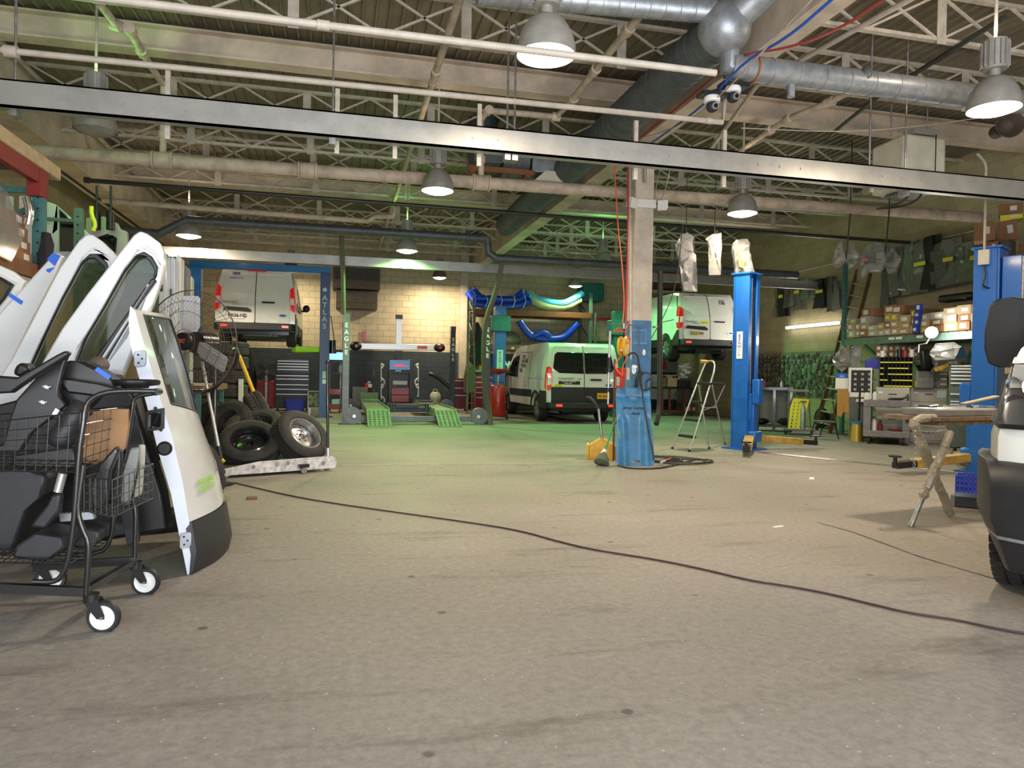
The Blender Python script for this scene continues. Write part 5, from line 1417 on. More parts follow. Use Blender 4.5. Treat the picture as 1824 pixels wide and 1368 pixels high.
def tyre(label, loc, rot=(0, 0, 0), R=0.34, W=0.23, group='loose tyres', m='rubber', rim=None, hole=0.21):
 o = thing('tyre', label, 'tyre', loc, 0, group)
 o.rotation_euler = rot
 put('tyre_carcass', tyre_mesh(R, W, hole), m, o, smooth=35)
 if rim:
  g = MB().lathe((0, 0, 0), (0, 0, 1), [(hole + 0.012, W - 0.01), (hole - 0.005, W - 0.0), (hole - 0.02, W - 0.03), (hole - 0.03, W * 0.5), (hole * 0.78, W * 0.45), (hole * 0.7, W * 0.60), (hole * 0.45, W * 0.66), (hole * 0.4, W * 0.60), (hole * 0.22, W * 0.62), (hole * 0.2, W * 0.4), (0.0, W * 0.4)], 32)
  r = put('wheel_rim', g, rim, o, smooth=35)
  g = MB()
  for k in range(10):
   a = 2 * PI * k / 10
   g.cyl((math.cos(a) * hole * 0.68, math.sin(a) * hole * 0.68, W * 0.55), (math.cos(a) * hole * 0.68, math.sin(a) * hole * 0.68, W * 0.60), 0.017, 10)
  for k in range(5):
   a = 2 * PI * k / 5
   g.cyl((math.cos(a) * hole * 0.32, math.sin(a) * hole * 0.32, W * 0.6), (math.cos(a) * hole * 0.32, math.sin(a) * hole * 0.32, W * 0.65), 0.009, 6)
  put('rim_holes', g, 'black_metal', r)
 return o
Yx = 13.2
rk = [A(346, 700, Y=Yx), A(405, 700, Y=Yx), A(287, 700, Y=Yx)]
for i, q in enumerate(rk):
 for k in range(7 if i < 2 else 6):
  lab = 'dusty tyre in the stack of tyres behind the pedestal fan'
  o = tyre(lab, (q.x + ph.uniform(-.02, .02), Yx + ph.uniform(-.02, .02), 0.24 * k + 0.01), (0, 0, ph.uniform(0, 3)), 0.33, 0.23, 'tyres stacked behind the pedestal fan', 'rubber_dusty') if (i == 0 and k == 0) else None
  if o:
   proto_t = o
  else:
   o = dup(proto_t, (q.x + ph.uniform(-.02, .02), Yx + ph.uniform(-.02, .02), 0.24 * k + 0.01))
   o.rotation_euler = (0, 0, ph.uniform(0, 3))
a, b = A(425, 660, Y=Yx - 0.3), A(432, 720, Y=Yx - 0.3)
solo('rack_post', MB().span((a.x, Yx - 0.3, 0), (b.x, Yx - 0.2, 1.05)), 'heater_cream', 'pale upright beside the stacked tyres', 'post')
Yp0 = 22.6
px0, px1 = A(845, 560, Y=Yp0).x, A(1053, 560, Y=Yp0).x
zu, zl = A(900, 556, Y=Yp0).z, A(900, 618, Y=Yp0).z
t = world_thing('pallet_rack', 'pallet rack with rusty orange beams behind the parked van', 'rack', (px0, Yp0, 0))
for x in (px0, px1):
 for y in (Yp0 + 0.04, Yp0 + 1.1):
  wput('upright', MB().span((x - 0.045, y - 0.04, 0), (x + 0.045, y + 0.04, zu + 0.75)), 'rack_green', t)
 g = MB()
 for k in range(5):
  g.bar((x, Yp0 + 0.05, 0.3 + k * 0.7), (x, Yp0 + 1.1, 0.9 + k * 0.7), 0.03, 0.03)
 wput('brace', g, 'rack_green', t)
for z in (zu, zl):
 wput('shelf_beam', MB().span((px0, Yp0 - 0.03, z - 0.1), (px1, Yp0 + 0.03, z + 0.08)), 'rack_orange', t)
 wput('shelf_beam', MB().span((px0, Yp0 + 1.08, z - 0.1), (px1, Yp0 + 1.12, z + 0.08)), 'rack_orange', t)
 wput('shelf_deck', MB().span((px0 + 0.05, Yp0 + 0.03, z + 0.04), (px1 - 0.05, Yp0 + 1.08, z + 0.07)), 'wood_brown', t)
q = A(913, 620, Y=Yp0)
wput('paper_label', MB().span((q.x - 0.05, Yp0 - 0.036, q.z - 0.03), (q.x + 0.05, Yp0 - 0.03, q.z + 0.03)), 'paper', t)
def raft(label, pts, r, m, Y, z0, trimm=None, n=12):
 """a limp inflatable: fat tubes lying on a shelf"""
 g = MB()
 P = [A(px, py, Y=Y) for px, py in pts]
 for k, (dy, dz, rr) in enumerate(((0.0, 0.0, r), (0.28, 0.05, r * 1.05), (0.55, 0.02, r))):
  g.tube([p + Vector((0, dy + 0.15, dz)) for p in P], rr, n, 2)
 return g
g = raft('', [(842, 516), (852, 530), (870, 537), (900, 538), (925, 536), (940, 522)], 0.17, 'tarp_blue', Yp0, 0)
g2 = MB().tube([A(846, 541, Y=Yp0), A(880, 545, Y=Yp0), A(925, 545, Y=Yp0), A(945, 536, Y=Yp0)], 0.11, 12, 2).tube([A(846, 531, Y=Yp0), A(890, 532, Y=Yp0), A(920, 534, Y=Yp0)], 0.1, 12, 2)
g.add(g2.v, g2.f)
t = world_thing('inflatable_slide', 'folded dark blue inflatable at the left on the top of the pallet rack', 'inflatable', A(890, 549, Y=Yp0))
wput('folded_tubes', g, 'tarp_blue', t)
g = MB()
for px in (866, 892, 915, 934):
 g.tube([A(px, 526, Y=Yp0 - 0.06), A(px + 3, 536, Y=Yp0 - 0.12), A(px - 2, 548, Y=Yp0 - 0.1)], 0.012, 5)
wput('white_piping', g, 'paper', t)
t = world_thing('inflatable_slide', 'inflatable with pale outside and cyan inside at the right on the rack top', 'inflatable', A(990, 552, Y=Yp0))
wput('pale_underside', MB().tube([A(941, 520, Y=Yp0 + 0.2), A(956, 540, Y=Yp0 + 0.2), A(980, 545, Y=Yp0 + 0.2), A(1010, 545, Y=Yp0 + 0.2), A(1034, 533, Y=Yp0 + 0.2)], [0.1, 0.15, 0.17, 0.18, 0.18, 0.17, 0.15, 0.14, 0.12], 14, 1), 'tarp_pale', t)
wput('inner_lining', MB().tube([A(930, 521, Y=Yp0 + 0.1), A(952, 530, Y=Yp0 + 0.15), A(975, 538, Y=Yp0 + 0.1), A(1005, 541, Y=Yp0 + 0.1), A(1022, 532, Y=Yp0 + 0.1), A(1038, 522, Y=Yp0 + 0.1)], 0.11, 12, 2), 'cyan_plastic', t)
t = world_thing('inflatable_slide', 'dark blue inflatable curling up at both ends on the middle shelf', 'inflatable', A(980, 610, Y=Yp0))
g = MB()
for dy in (0.1, 0.4):
 g.tube([A(925, 572, Y=Yp0 + dy), A(940, 594, Y=Yp0 + dy), A(955, 602, Y=Yp0 + dy), A(1000, 605, Y=Yp0 + dy), A(1018, 590, Y=Yp0 + dy), A(1029, 576, Y=Yp0 + dy)], 0.12, 12, 2)
g.tube([A(950, 600, Y=Yp0), A(968, 590, Y=Yp0), A(980, 600, Y=Yp0)], 0.1, 10, 2)
wput('tubes', g, 'tarp_blue', t)
g = MB().ball(A(905, 605, Y=Yp0 + 0.4), 0.3, 16, 10, (1.4, 1, 0.9))
g.warp(lambda v: v + Vector((ph.uniform(-.05, .05), 0, ph.uniform(-.03, .03))))
solo('wrapped_bundle', g, 'wrap_grey', 'grey plastic wrapped bundle on the middle rack shelf', 'bundle')
for px, m_, lab in ((848, 'dark_cloth', 'dark coat hanging at the left end of the pallet rack'), (838, 'olive_cloth', 'grey brown coat hanging lower beside the cream pilaster')):
 Yk = 22.2
 z_a, z_b = (575, 650) if px == 848 else (640, 700)
 a, b = A(px, z_a, Y=Yk), A(px, z_b, Y=Yk)
 g = MB().lathe(b, (0, 0, 1), [(0.0, 0), (0.22, 0.02), (0.2, (a.z - b.z) * 0.5), (0.17, (a.z - b.z) * 0.8), (0.06, (a.z - b.z)), (0, (a.z - b.z) + 0.02)], 14)
 g.warp(lambda v: v + Vector((ph.uniform(-.03, .03), ph.uniform(-.02, .02), 0)))
 solo('work_coat', g, m_, lab, 'coat')
a = A(841, 520, Y=21.9)
t = world_thing('step_ladder', 'pale wooden ladder standing at the left end of the pallet rack', 'ladder', (a.x, 21.9, 0))
wput('rails', MB().bar((a.x - 0.15, 21.6, 0), (a.x - 0.1, 22.0, 3.6), 0.03, 0.05).bar((a.x + 0.1, 21.6, 0), (a.x + 0.06, 22.0, 3.6), 0.03, 0.05), 'wood', t)
for k in range(9):
 z = 0.3 + k * 0.36
 wput('rung', MB().span((a.x - 0.13, 21.62 + z * 0.115, z), (a.x + 0.09, 21.68 + z * 0.115, z + 0.03)), 'wood', t)
drawer_chest('tool_chest', 'red multi drawer cabinet behind the red oil drain', 'tool chest', 846, 893, 668, 22.0, 0.5, 0, [(671, 679), (680, 688), (689, 697), (698, 706), (707, 716)], 'red', 'silver_strip')
drawer_chest('tool_chest', 'narrow dark red cabinet beside the rear lift post', 'tool chest', 808, 834, 674, 22.9, 0.4, 0, [(677, 689), (690, 702), (703, 716)], 'maroon', 'silver_strip')
g = MB()
a, b = A(846, 648, Y=22.1), A(912, 650, Y=22.1)
solo('bench_top', MB().span((a.x, 22.0, a.z - 0.25), (b.x, 22.5, a.z - 0.2)), 'steel', 'steel bench top above the red drawers', 'bench')
for k, (px, m_, lab) in enumerate(((855, 'yellow', 'yellow tool on the steel bench top left of the teal post'), (900, 'white_plastic', 'white jug on the steel bench top right of the teal post'), (907, 'letter_pale', 'pale bottle beside the white jug on the steel bench top'))):
 q = A(px, 645, Y=22.25)
 zt_ = a.z - 0.2
 solo('shop_bottle', MB().lathe((q.x, 22.25, zt_), (0, 0, 1), [(0, 0), (0.08, 0), (0.085, 0.03), (0.08, 0.2), (0.03, 0.27), (0.03, 0.31), (0, 0.31)], 12), m_, lab, 'bottle')
c = A(886, 747, z=0)
t = world_thing('oil_drain', 'red wheeled oil drain tank with a wide red pan on top', 'oil drain', c)
wput('tank', MB().lathe(c + Vector((0, 0, 0.08)), (0, 0, 1), [(0, 0), (0.2, 0.0), (0.22, 0.04), (0.22, 0.78), (0.19, 0.84), (0, 0.86)], 20).span(c + Vector((-0.3, -0.12, 0.1)), c + Vector((0.0, 0.15, 0.86))), 'red', t, bevel=0.02)
wput('riser_tube', MB().cyl(c + Vector((0, 0, 0.9)), c + Vector((0, 0, 1.25)), 0.03), 'steel', t)
wput('drain_pan', MB().lathe(c + Vector((0, 0, 1.2)), (0, 0, 1), [(0.03, 0), (0.3, 0.1), (0.32, 0.16), (0.3, 0.16), (0.03, 0.04)], 24, True), 'red', t)
wput('push_handle', MB().tube([c + Vector((-0.2, 0.2, 0.6)), c + Vector((-0.2, 0.22, 1.0)), c + Vector((0.2, 0.22, 1.0)), c + Vector((0.2, 0.2, 0.6))], 0.015, 8), 'black_metal', t)
for s in (-0.22, 0.26):
 wput('caster', MB().cyl(c + Vector((s - 0.02, 0, 0.07)), c + Vector((s + 0.02, 0, 0.07)), 0.07, 16), 'rubber', t)
a, b = A(1150, 636, Y=24.1), A(1238, 664, Y=24.1)
solo('wall_panel', MB().span((a.x, 24.12, b.z), (b.x, 24.18, a.z)), 'cab_grey', 'blue grey painted sheet with red marks on the back wall', 'panel')
for px in (1153, 1183):
 q = A(px, 652, Y=24.08)
 solo('painted_mark', MB().prism([(-0.12, -0.12), (0.12, -0.12), (0.1, 0.02), (0.02, 0.3), (-0.03, 0.05)], (q.x, 24.12, q.z), (1, 0, 0), (0, 0, 1), 0.01), 'red', 'faded red splash mark on the blue grey wall sheet', 'paint mark', 'red marks on the blue grey sheet')
a, b = A(1110, 666, Y=23.9), A(1240, 712, Y=23.9)
solo('white_board', MB().span((a.x, 23.95, b.z), (b.x, 24.0, a.z)), 'skin_white', 'large plain white board behind the black exhaust hose', 'board')
a, b = A(1228, 636, Y=23.6), A(1306, 640, Y=23.6)
solo('blue_curtain', MB().span((a.x, 23.62, 0), (b.x + 0.6, 23.68, a.z + 0.25)), 'column_blue', 'dark blue painted partition behind the stepladder', 'partition')
Yx = 20.9
a, b = A(1180, 690, Y=Yx), A(1236, 692, Y=Yx)
t = world_thing('work_table', 'work table with dark top and red legs behind the stepladder', 'table', (a.x, Yx, 0))
wput('table_top', MB().span((a.x - 0.05, Yx, a.z - 0.05), (b.x, Yx + 0.7, a.z)), 'black_metal', t)
for x in (a.x + 0.03, a.x + 0.28, b.x - 0.3, b.x - 0.04):
 wput('leg', MB().span((x - 0.03, Yx + 0.03, 0.08), (x + 0.03, Yx + 0.09, a.z - 0.05)), 'maroon', t)
wput('bottom_shelf', MB().span((a.x, Yx, 0.12), (b.x, Yx + 0.7, 0.16)), 'maroon', t)
for x in (a.x + 0.03, b.x - 0.04):
 wput('caster', MB().cyl((x - 0.02, Yx + 0.06, 0.05), (x + 0.02, Yx + 0.06, 0.05), 0.05, 12), 'rubber', t)
tz = a.z
q0, q1 = A(1188, 672, Y=Yx + 0.1), A(1207, 689, Y=Yx + 0.1)
t = world_thing('cardboard_box', 'open cardboard box on the work table with red legs', 'box', ((q0.x + q1.x) / 2, Yx + 0.3, tz))
w_ = q1.x - q0.x
g = MB().span((q0.x, Yx + 0.1, tz), (q1.x, Yx + 0.12, tz + 0.3)).span((q0.x, Yx + 0.5, tz), (q1.x, Yx + 0.52, tz + 0.3)).span((q0.x, Yx + 0.1, tz), (q0.x + 0.02, Yx + 0.52, tz + 0.3)).span((q1.x - 0.02, Yx + 0.1, tz), (q1.x, Yx + 0.52, tz + 0.3)).span((q0.x, Yx + 0.1, tz), (q1.x, Yx + 0.52, tz + 0.02))
wput('carton', g, 'cardboard_pale', t)
wput('flap', MB().bar((q0.x + 0.01, Yx + 0.3, tz + 0.3), (q0.x - 0.05, Yx + 0.3, tz + 0.38), 0.4, 0.01, up=(1, 0, 0)), 'cardboard', t)
wput('flap', MB().bar((q1.x - 0.01, Yx + 0.3, tz + 0.3), (q1.x + 0.05, Yx + 0.3, tz + 0.38), 0.4, 0.01, up=(1, 0, 0)), 'cardboard', t)
q0, q1 = A(1208, 676, Y=Yx + 0.1), A(1231, 690, Y=Yx + 0.1)
solo('parts_crate', MB().span((q0.x, Yx + 0.1, tz), (q1.x, Yx + 0.5, tz + 0.24)), 'black_plastic', 'black crate on the work table with red legs', 'crate', bevel=0.01)
g = MB()
for k in range(14):
 g.box(((q0.x + q1.x) / 2 + ph.uniform(-.13, .13), Yx + 0.3 + ph.uniform(-.12, .12), tz + 0.3 + 0.035 * k), (ph.uniform(.12, .3), ph.uniform(.1, .2), 0.05), ph.uniform(0, 3))
solo('papers', g, 'skin_white', 'untidy heap of white papers and packets in the black crate', 'papers', smooth=0)
c = A(1205, 728, Y=Yx + 0.3)
solo('coiled_roll', MB().lathe((c.x + 0.5, Yx + 0.35, 0.16), (0, 0, 1), [(0.09, 0), (0.17, 0), (0.17, 0.1), (0.09, 0.1)], 20, True), 'heater_cream', 'cream roll lying on the bottom shelf of the red legged table', 'roll')
c = A(1162, 730, z=0)
t = world_thing('folding_chair', 'grey folding chair leaning by the white board', 'chair', (c.x, 22.6, 0))
wput('frame', MB().tube([(c.x - 0.25, 22.8, 0.02), (c.x + 0.0, 22.6, 0.85), (c.x + 0.45, 22.6, 0.85), (c.x + 0.3, 22.9, 0.02)], 0.018, 8).tube([(c.x + 0.5, 22.4, 0.02), (c.x + 0.1, 22.9, 0.6)], 0.018, 8), 'black_metal', t)
wput('seat', MB().box((c.x + 0.2, 22.65, 0.55), (0.42, 0.04, 0.35), 0, 0.3), 'cab_grey', t, bevel=0.01)
wput('backrest', MB().box((c.x + 0.22, 22.62, 0.8), (0.42, 0.03, 0.12)), 'cab_grey', t, bevel=0.01)
c = A(1288, 735, z=0)
tyre('dark wheel standing on the floor behind the stepladder', (c.x, c.y, 0.36), (PI / 2, 0, 0.3), 0.36, 0.24, 'loose tyres', 'rubber')
for k, (px, py, pw, ph_, m_) in enumerate(((1040, 520, 36, 34, 'teal'), (1180, 500, 60, 34, 'wood_brown'), (1262, 503, 40, 26, 'cab_grey'))):
 a, b = A(px, py - ph_ / 2, Y=22.9), A(px + pw, py + ph_ / 2, Y=22.9)
 lab = ('dark green duct hood on the wall above the rack end', 'brown storage crate on the high shelf behind the raised right van', 'grey crate on the high shelf beside the blue lift post')[k]
 solo('wall_crate', MB().span((a.x, 22.9, b.z), (b.x, 23.6, a.z)), m_, lab, 'crate', bevel=0.03)
a, b = A(1160, 515, Y=22.8), A(1310, 523, Y=22.8)
t = world_thing('wall_shelf', 'high steel wall shelf behind the raised right van', 'shelf', (a.x, 22.8, b.z - 0.1))
wput('shelf_board', MB().span((a.x, 22.8, b.z - 0.1), (b.x, 24.2, b.z)), 'pipe_beige', t)
for x in (a.x + 0.2, b.x - 0.3):
 wput('bracket', MB().bar((x, 24.15, b.z - 0.8), (x, 22.9, b.z - 0.1), 0.04, 0.05), 'pipe_beige', t)
a, b = A(1062, 568, Y=22.4), A(1160, 572, Y=22.4)
t = world_thing('storage_rack', 'green shelving with a red top beam behind the column', 'rack', (a.x, 22.4, 0))
for x in (a.x, (a.x + b.x) / 2, b.x):
 wput('upright', MB().span((x - 0.03, 22.4, 0), (x + 0.03, 22.46, a.z + 0.2)), 'rack_green', t)
wput('top_beam', MB().span((a.x, 22.38, a.z - 0.05), (b.x, 22.44, a.z + 0.05)), 'rack_red', t)
wput('shelf', MB().span((a.x, 22.4, a.z - 0.75), (b.x, 23.2, a.z - 0.7)), 'rack_green', t)
def door_surface():
 YN, YF_ = 4.50, 5.42
 near = [(338, 1030), (346, 982), (337, 930), (325, 857), (305, 773), (281, 696), (262, 632), (250, 590), (243, 562), (240, 552)]
 far = [(396, 986), (408, 945), (398, 881), (386, 825), (366, 777), (350, 729), (334, 664), (318, 610), (306, 572), (300, 562)]
 jamb = [(335, 1030), (329, 1000), (321, 962), (305, 881), (281, 801), (261, 720), (245, 664), (232, 612), (229, 570), (232, 545)]
 N = [A(x, y, Y=YN) for x, y in near]
 Fp = [A(x, y, Y=YF_) for x, y in far]
 Jm = [A(x, y, Y=YN - 0.01) for x, y in jamb]
 return N, Fp, Jm
N, Fp, Jm = door_surface()
base = Vector(((N[0].x + Fp[0].x) / 2, 4.95, 0))
cdoor = world_thing('cargo_door', 'white rear cargo door with a window and black bumper corner leaning by the cart', 'vehicle door', base)
sub = 4
def lerp_rows(R, n=sub):
 out = []
 for a, b in zip(R, R[1:]):
  out += [a.lerp(b, k / n) for k in range(n)]
 return out + [R[-1]]
NR, FR, JR = lerp_rows(N), lerp_rows(Fp), lerp_rows(Jm)
nu = 16
def S(i, j):
 """row i, column j of the outer skin"""
 a, b = NR[i], FR[i]
 u = j / nu
 p = a.lerp(b, u)
 v = i / (len(NR) - 1)
 bulge = 0.05 * math.sin(PI * u) * (0.6 + 0.6 * math.sin(PI * min(1, v * 1.1)))
 if v < 0.26:
  bulge += 0.05 * math.sin(PI * u) * (1 - v / 0.26) ** 0.5
 z = p.z if i > 0 else max(0.0, p.z)
 return Vector((p.x + bulge, p.y, max(0.003, z)))
rows = len(NR)
w0, w1 = 5 * sub - 1, rows - 4      # window rows
b1 = 2 * sub                         # bumper rows 0..b1
g, gb, gw = MB(), MB(), MB()
def skin(mb, i0, i1, j0, j1, off=0.0):
 vs = [S(i, j) + Vector((off, 0, 0)) for i in range(i0, i1 + 1) for j in range(j0, j1 + 1)]
 w = j1 - j0 + 1
 fs = [(r * w + c, r * w + c + 1, (r + 1) * w + c + 1, (r + 1) * w + c) for r in range(i1 - i0) for c in range(j1 - j0)]
 mb.add(vs, fs)
skin(g, b1, w0, 0, nu)
skin(g, w0, w1, 0, 2)
skin(g, w0, w1, nu - 1, nu)
skin(g, w1, rows - 1, 0, nu)
TH = 0.10
def back(p, q):
 return q
JB = [j if j.z > 0.002 else Vector((j.x, j.y, 0.002)) for j in JR]
FB = [f + Vector((-0.13, 0.0, 0.0)) for f in FR]
FB = [f if f.z > 0.002 else Vector((f.x, f.y, 0.002)) for f in FB]
def strip(mb, A_, B_, flip=False):
 n = len(A_)
 mb.add(list(A_) + list(B_), [(k, k + 1, n + k + 1, n + k) for k in range(n - 1)])
strip(g, [S(i, nu) for i in range(rows)], FB)
strip(g, [S(rows - 1, j) for j in range(nu + 1)], [JB[-1].lerp(FB[-1], j / nu) for j in range(nu + 1)])
strip(g, JB[:w0], FB[:w0])
strip(g, JB[w0 - 1:], [JB[k].lerp(FB[k], 0.12) for k in range(w0 - 1, rows)])
wput('outer_skin', g, 'white_paint', cdoor, smooth=30)
jg = MB()
strip(jg, [S(i, 0) for i in range(rows)], JB)
wput('hinge_edge', jg, 'jamb_white', cdoor, smooth=30)
skin(gb, 0, b1, 0, nu, 0.012)
strip(gb, [S(0, j) + Vector((0.012, 0, 0)) for j in range(nu + 1)], [JB[0].lerp(FB[0], j / nu) for j in range(nu + 1)])
strip(gb, [S(i, 0) + Vector((0.012, 0, 0)) for i in range(b1 + 1)], [S(i, 0).lerp(JB[i], 0.35) + Vector((0, -0.004, 0)) for i in range(b1 + 1)])
wput('bumper_corner', gb, 'cladding', cdoor, smooth=30)
skin(gw, w0, w1, 2, nu - 1, -0.004)
wput('window', gw, 'glass_tint', cdoor, smooth=60)
gs = MB()
for (i0, i1, j0, j1) in ((w0, w1, 2, 2), (w0, w1, nu - 1, nu - 1)):
 gs.tube([S(i, j0) for i in range(i0, i1 + 1)], 0.007, 6)
gs.tube([S(w0, j) for j in range(2, nu)], 0.007, 6)
gs.tube([S(w1, j) for j in range(2, nu)], 0.007, 6)
wput('window_seal', gs, 'black_plastic', cdoor)
def on_jamb(px, py):
 return A(px, py, Y=4.49)
for (px, py) in ((250, 639), (331, 962)):
 c = on_jamb(px, py)
 h = wput('hinge_plate', MB().prism([(-0.025, -0.045), (0.025, -0.045), (0.032, -0.03), (0.032, 0.03), (0.025, 0.045), (-0.025, 0.045), (-0.032, 0.03), (-0.032, -0.03)], c, (1, 0, 0.15), (0, 0, 1), 0.012), 'galv', cdoor, bevel=0.003)
 for dx, dz in ((-0.008, 0.022), (0.012, 0.0), (-0.006, -0.024)):
  wput('bolt_hole', MB().cyl(c + Vector((dx, -0.002, dz)), c + Vector((dx, -0.016, dz)), 0.006, 10), 'ink', h)
c = on_jamb(277, 748)
lt = wput('latch_recess', MB().prism([[(-0.05, -0.06), (0.05, -0.06), (0.05, 0.06), (-0.05, 0.06)], [(-0.03, -0.04), (0.03, -0.04), (0.03, 0.04), (-0.03, 0.04)]], c, (1, 0, 0.2), (0, 0, 1), 0.02), 'black_plastic', cdoor, bevel=0.004)
wput('latch', MB().box(c + Vector((0, 0.01, 0)), (0.065, 0.02, 0.08)).bar(c + Vector((-0.01, -0.01, -0.02)), c + Vector((0.01, -0.01, 0.03)), 0.012), 'glass_dark', lt)
c = on_jamb(293, 799)
wput('rubber_plug', MB().lathe(c, (0, -1, 0), [(0, 0.012), (0.03, 0.012), (0.042, 0.0), (0.042, -0.004)], 20), 'black_plastic', cdoor)
for (px, py) in ((277, 727), (287, 766)):
 c = on_jamb(px, py)
 wput('screw_hole', MB().cyl(c, c + Vector((0, -0.006, 0)), 0.009, 10), 'black_plastic', cdoor)
i_, j_ = b1 + 3, 3
p0, p1, p2 = S(i_, 2), S(i_, 9), S(i_ + 3, 2)
ux = (p1 - p0).normalized()
uz = ((p2 - p0) - ux * (p2 - p0).dot(ux)).normalized()
nn = ux.cross(uz)
Rm = Matrix((ux, uz, nn)).transposed()
o = text('lettering', 'THIS VEHICLE MAKES\nFREQUENT STOPS', 0.045, S(i_, 5) + nn * 0.016 - Vector(cdoor.location), Rm.to_euler(), 'ink_green', cdoor, sx=0.75, bold=0.0005)
def leaning_door(label, Y, outer, hole, mm='white_paint', glass='glass_tint', t=0.07, struts=(), floor_to=None, lean=0.10):
 """door standing with its face towards the shop; outline from the photo on a plane facing the camera, given depth"""
 P = [A(x, y, Y=Y) for x, y in outer]
 H_ = [A(x, y, Y=Y) for x, y in hole] if hole else None
 P = [Vector((p.x, p.y, max(0.003, p.z))) for p in P]
 zmin = min(p.z for p in P)
 bx = min(P, key=lambda p: p.z)
 d = world_thing('van_door', label, 'vehicle door', (bx.x, Y, 0))
 uv = lambda L: [(p.x, p.z) for p in L]
 g = MB().prism([uv(P)] + ([uv(H_)] if H_ else []), (0, Y + t, 0), (1, 0, 0), (0, 0, 1), t)
 if mm == 'white_paint':
  g2 = None
 wput('door_shell', g, mm, d, bevel=0.012)
 c = Vector((sum(p.x for p in P) / len(P), 0, sum(p.z for p in P) / len(P)))
 if H_:
  ch = Vector((sum(p.x for p in H_) / len(H_), 0, sum(p.z for p in H_) / len(H_)))
  grow = lambda L, k: [(ch.x + (p.x - ch.x) * k, ch.z + (p.z - ch.z) * k) for p in L]
  wput('window_seal', MB().prism([grow(H_, 1.03), grow(H_, 0.93)], (0, Y + 0.02, 0), (1, 0, 0), (0, 0, 1), 0.035), 'black_plastic', d, bevel=0.006)
  wput('window', MB().prism(grow(H_, 0.95), (0, Y + 0.04, 0), (1, 0, 0), (0, 0, 1), 0.006), glass, d)
  wput('frame_lip', MB().prism([grow(H_, 1.16), grow(H_, 1.09)], (0, Y + 0.005, 0), (1, 0, 0), (0, 0, 1), 0.012), mm, d, bevel=0.008)
 for (a, b, w, m2) in struts:
  pa, pb = A(*a, Y=Y - 0.01), A(*b, Y=Y - 0.01)
  wput('window_strut', MB().bar(pa, pb, 0.05, w, up=(1, 0, 0)), m2, d, bevel=0.008)
 return d
da = leaning_door('white van door with open window frame leaning nearest behind the black cart', 4.95,
                  [(-40, 975), (-60, 870), (20, 740), (75, 645), (110, 585), (155, 523), (205, 459), (238, 418), (249, 411), (262, 416), (284, 432), (291, 448), (291, 474), (283, 510), (272, 540), (258, 568), (238, 620), (222, 660), (190, 740), (150, 830), (100, 975)],
                  [(130, 655), (150, 606), (185, 548), (222, 482), (243, 456), (256, 451), (270, 460), (280, 478), (278, 492), (262, 520), (238, 560), (214, 600), (182, 655)],
                  struts=(((268, 506), (176, 652), 0.02, 'white_paint'), ((276, 498), (165, 655), 0.03, 'black_plastic')))
wput('quarter_window', MB().prism([(A(x, y, Y=4.95).x, A(x, y, Y=4.95).z) for x, y in ((264, 520), (254, 548), (226, 602), (196, 642), (186, 640), (216, 594), (248, 538))], (0, 4.951, 0), (1, 0, 0), (0, 0, 1), 0.006), 'glass_dark', da)
db = leaning_door('white van door with window frame leaning second, just left of the nearest door', 5.3,
                  [(-110, 940), (-60, 760), (20, 640), (62, 560), (105, 478), (140, 428), (152, 418), (165, 418), (182, 430), (204, 452), (222, 478), (215, 520), (180, 590), (150, 650), (100, 760), (60, 940)],
                  [(48, 665), (78, 600), (112, 530), (146, 468), (160, 455), (172, 455), (190, 470), (192, 486), (160, 545), (120, 620), (98, 665)])
dc = leaning_door('plain white panel with blue tape leaning behind the white van doors', 5.65,
                  [(-140, 900), (-80, 680), (0, 556), (60, 490), (92, 455), (103, 450), (112, 456), (98, 488), (60, 560), (20, 640), (-30, 720), (-60, 900)], None)
for (q, nm) in ((((84, 462), (94, 451), (108, 455), (98, 474)), 0), (((14, 527), (19, 522), (42, 537), (38, 543)), 1), (((82, 480), (98, 476), (88, 486), (84, 484)), 2)):
 wput('blue_tape', MB().prism([(A(x, y, Y=5.65).x, A(x, y, Y=5.65).z) for x, y in q], (0, 5.65, 0), (1, 0, 0), (0, 0, 1), 0.006), 'tape_blue', dc)
dd = leaning_door('white door frame with dark glass at the left edge behind the taped panel', 5.95,
                  [(-220, 620), (-160, 500), (-60, 462), (0, 473), (24, 484), (44, 500), (30, 530), (-20, 600), (-80, 760), (-160, 860)],
                  [(-140, 600), (-110, 520), (-50, 482), (0, 494), (24, 508), (10, 530), (-40, 590)], mm='white_van')
for k, (x0, x1, y0, m_) in enumerate(((283, 296, 446, 'white_paint'), (299, 311, 455, 'jamb_white'), (309, 322, 452, 'white_van'), (320, 334, 470, 'cab_grey'), (331, 340, 488, 'white_van'))):
 Yk = 9.6 + 0.25 * k
 a, b = A(x0, y0, Y=Yk), A(x1, y0, Y=Yk)
 g = MB().prism([(a.x, 1.0), (b.x, 1.0), (b.x, a.z - 0.05), ((a.x + b.x) / 2, a.z), (a.x, a.z - 0.12)], (0, Yk + 0.24, 0), (1, 0, 0), (0, 0, 1), 0.22)
 t = world_thing('stored_door', '%s loose vehicle door stored upright on the left rack, %s of the row' % (('white', 'bluish white', 'off white', 'grey', 'cream white')[k], ('nearest', 'second', 'third', 'fourth', 'last')[k]), 'vehicle door', (a.x, Yk, 1.0), 'doors stored upright on the left rack')
 wput('door_shell', g, m_, t, bevel=0.01)
 wput('latch', MB().span((a.x + 0.01, Yk - 0.01, a.z - 0.5), (a.x + 0.05, Yk + 0.0, a.z - 0.42)), 'black_plastic', t)
a, b = A(287, 600, Y=9.6), A(342, 600, Y=9.6)
t = world_thing('door_stand', 'dark stand holding the row of upright doors', 'stand', (a.x, 9.6, 0))
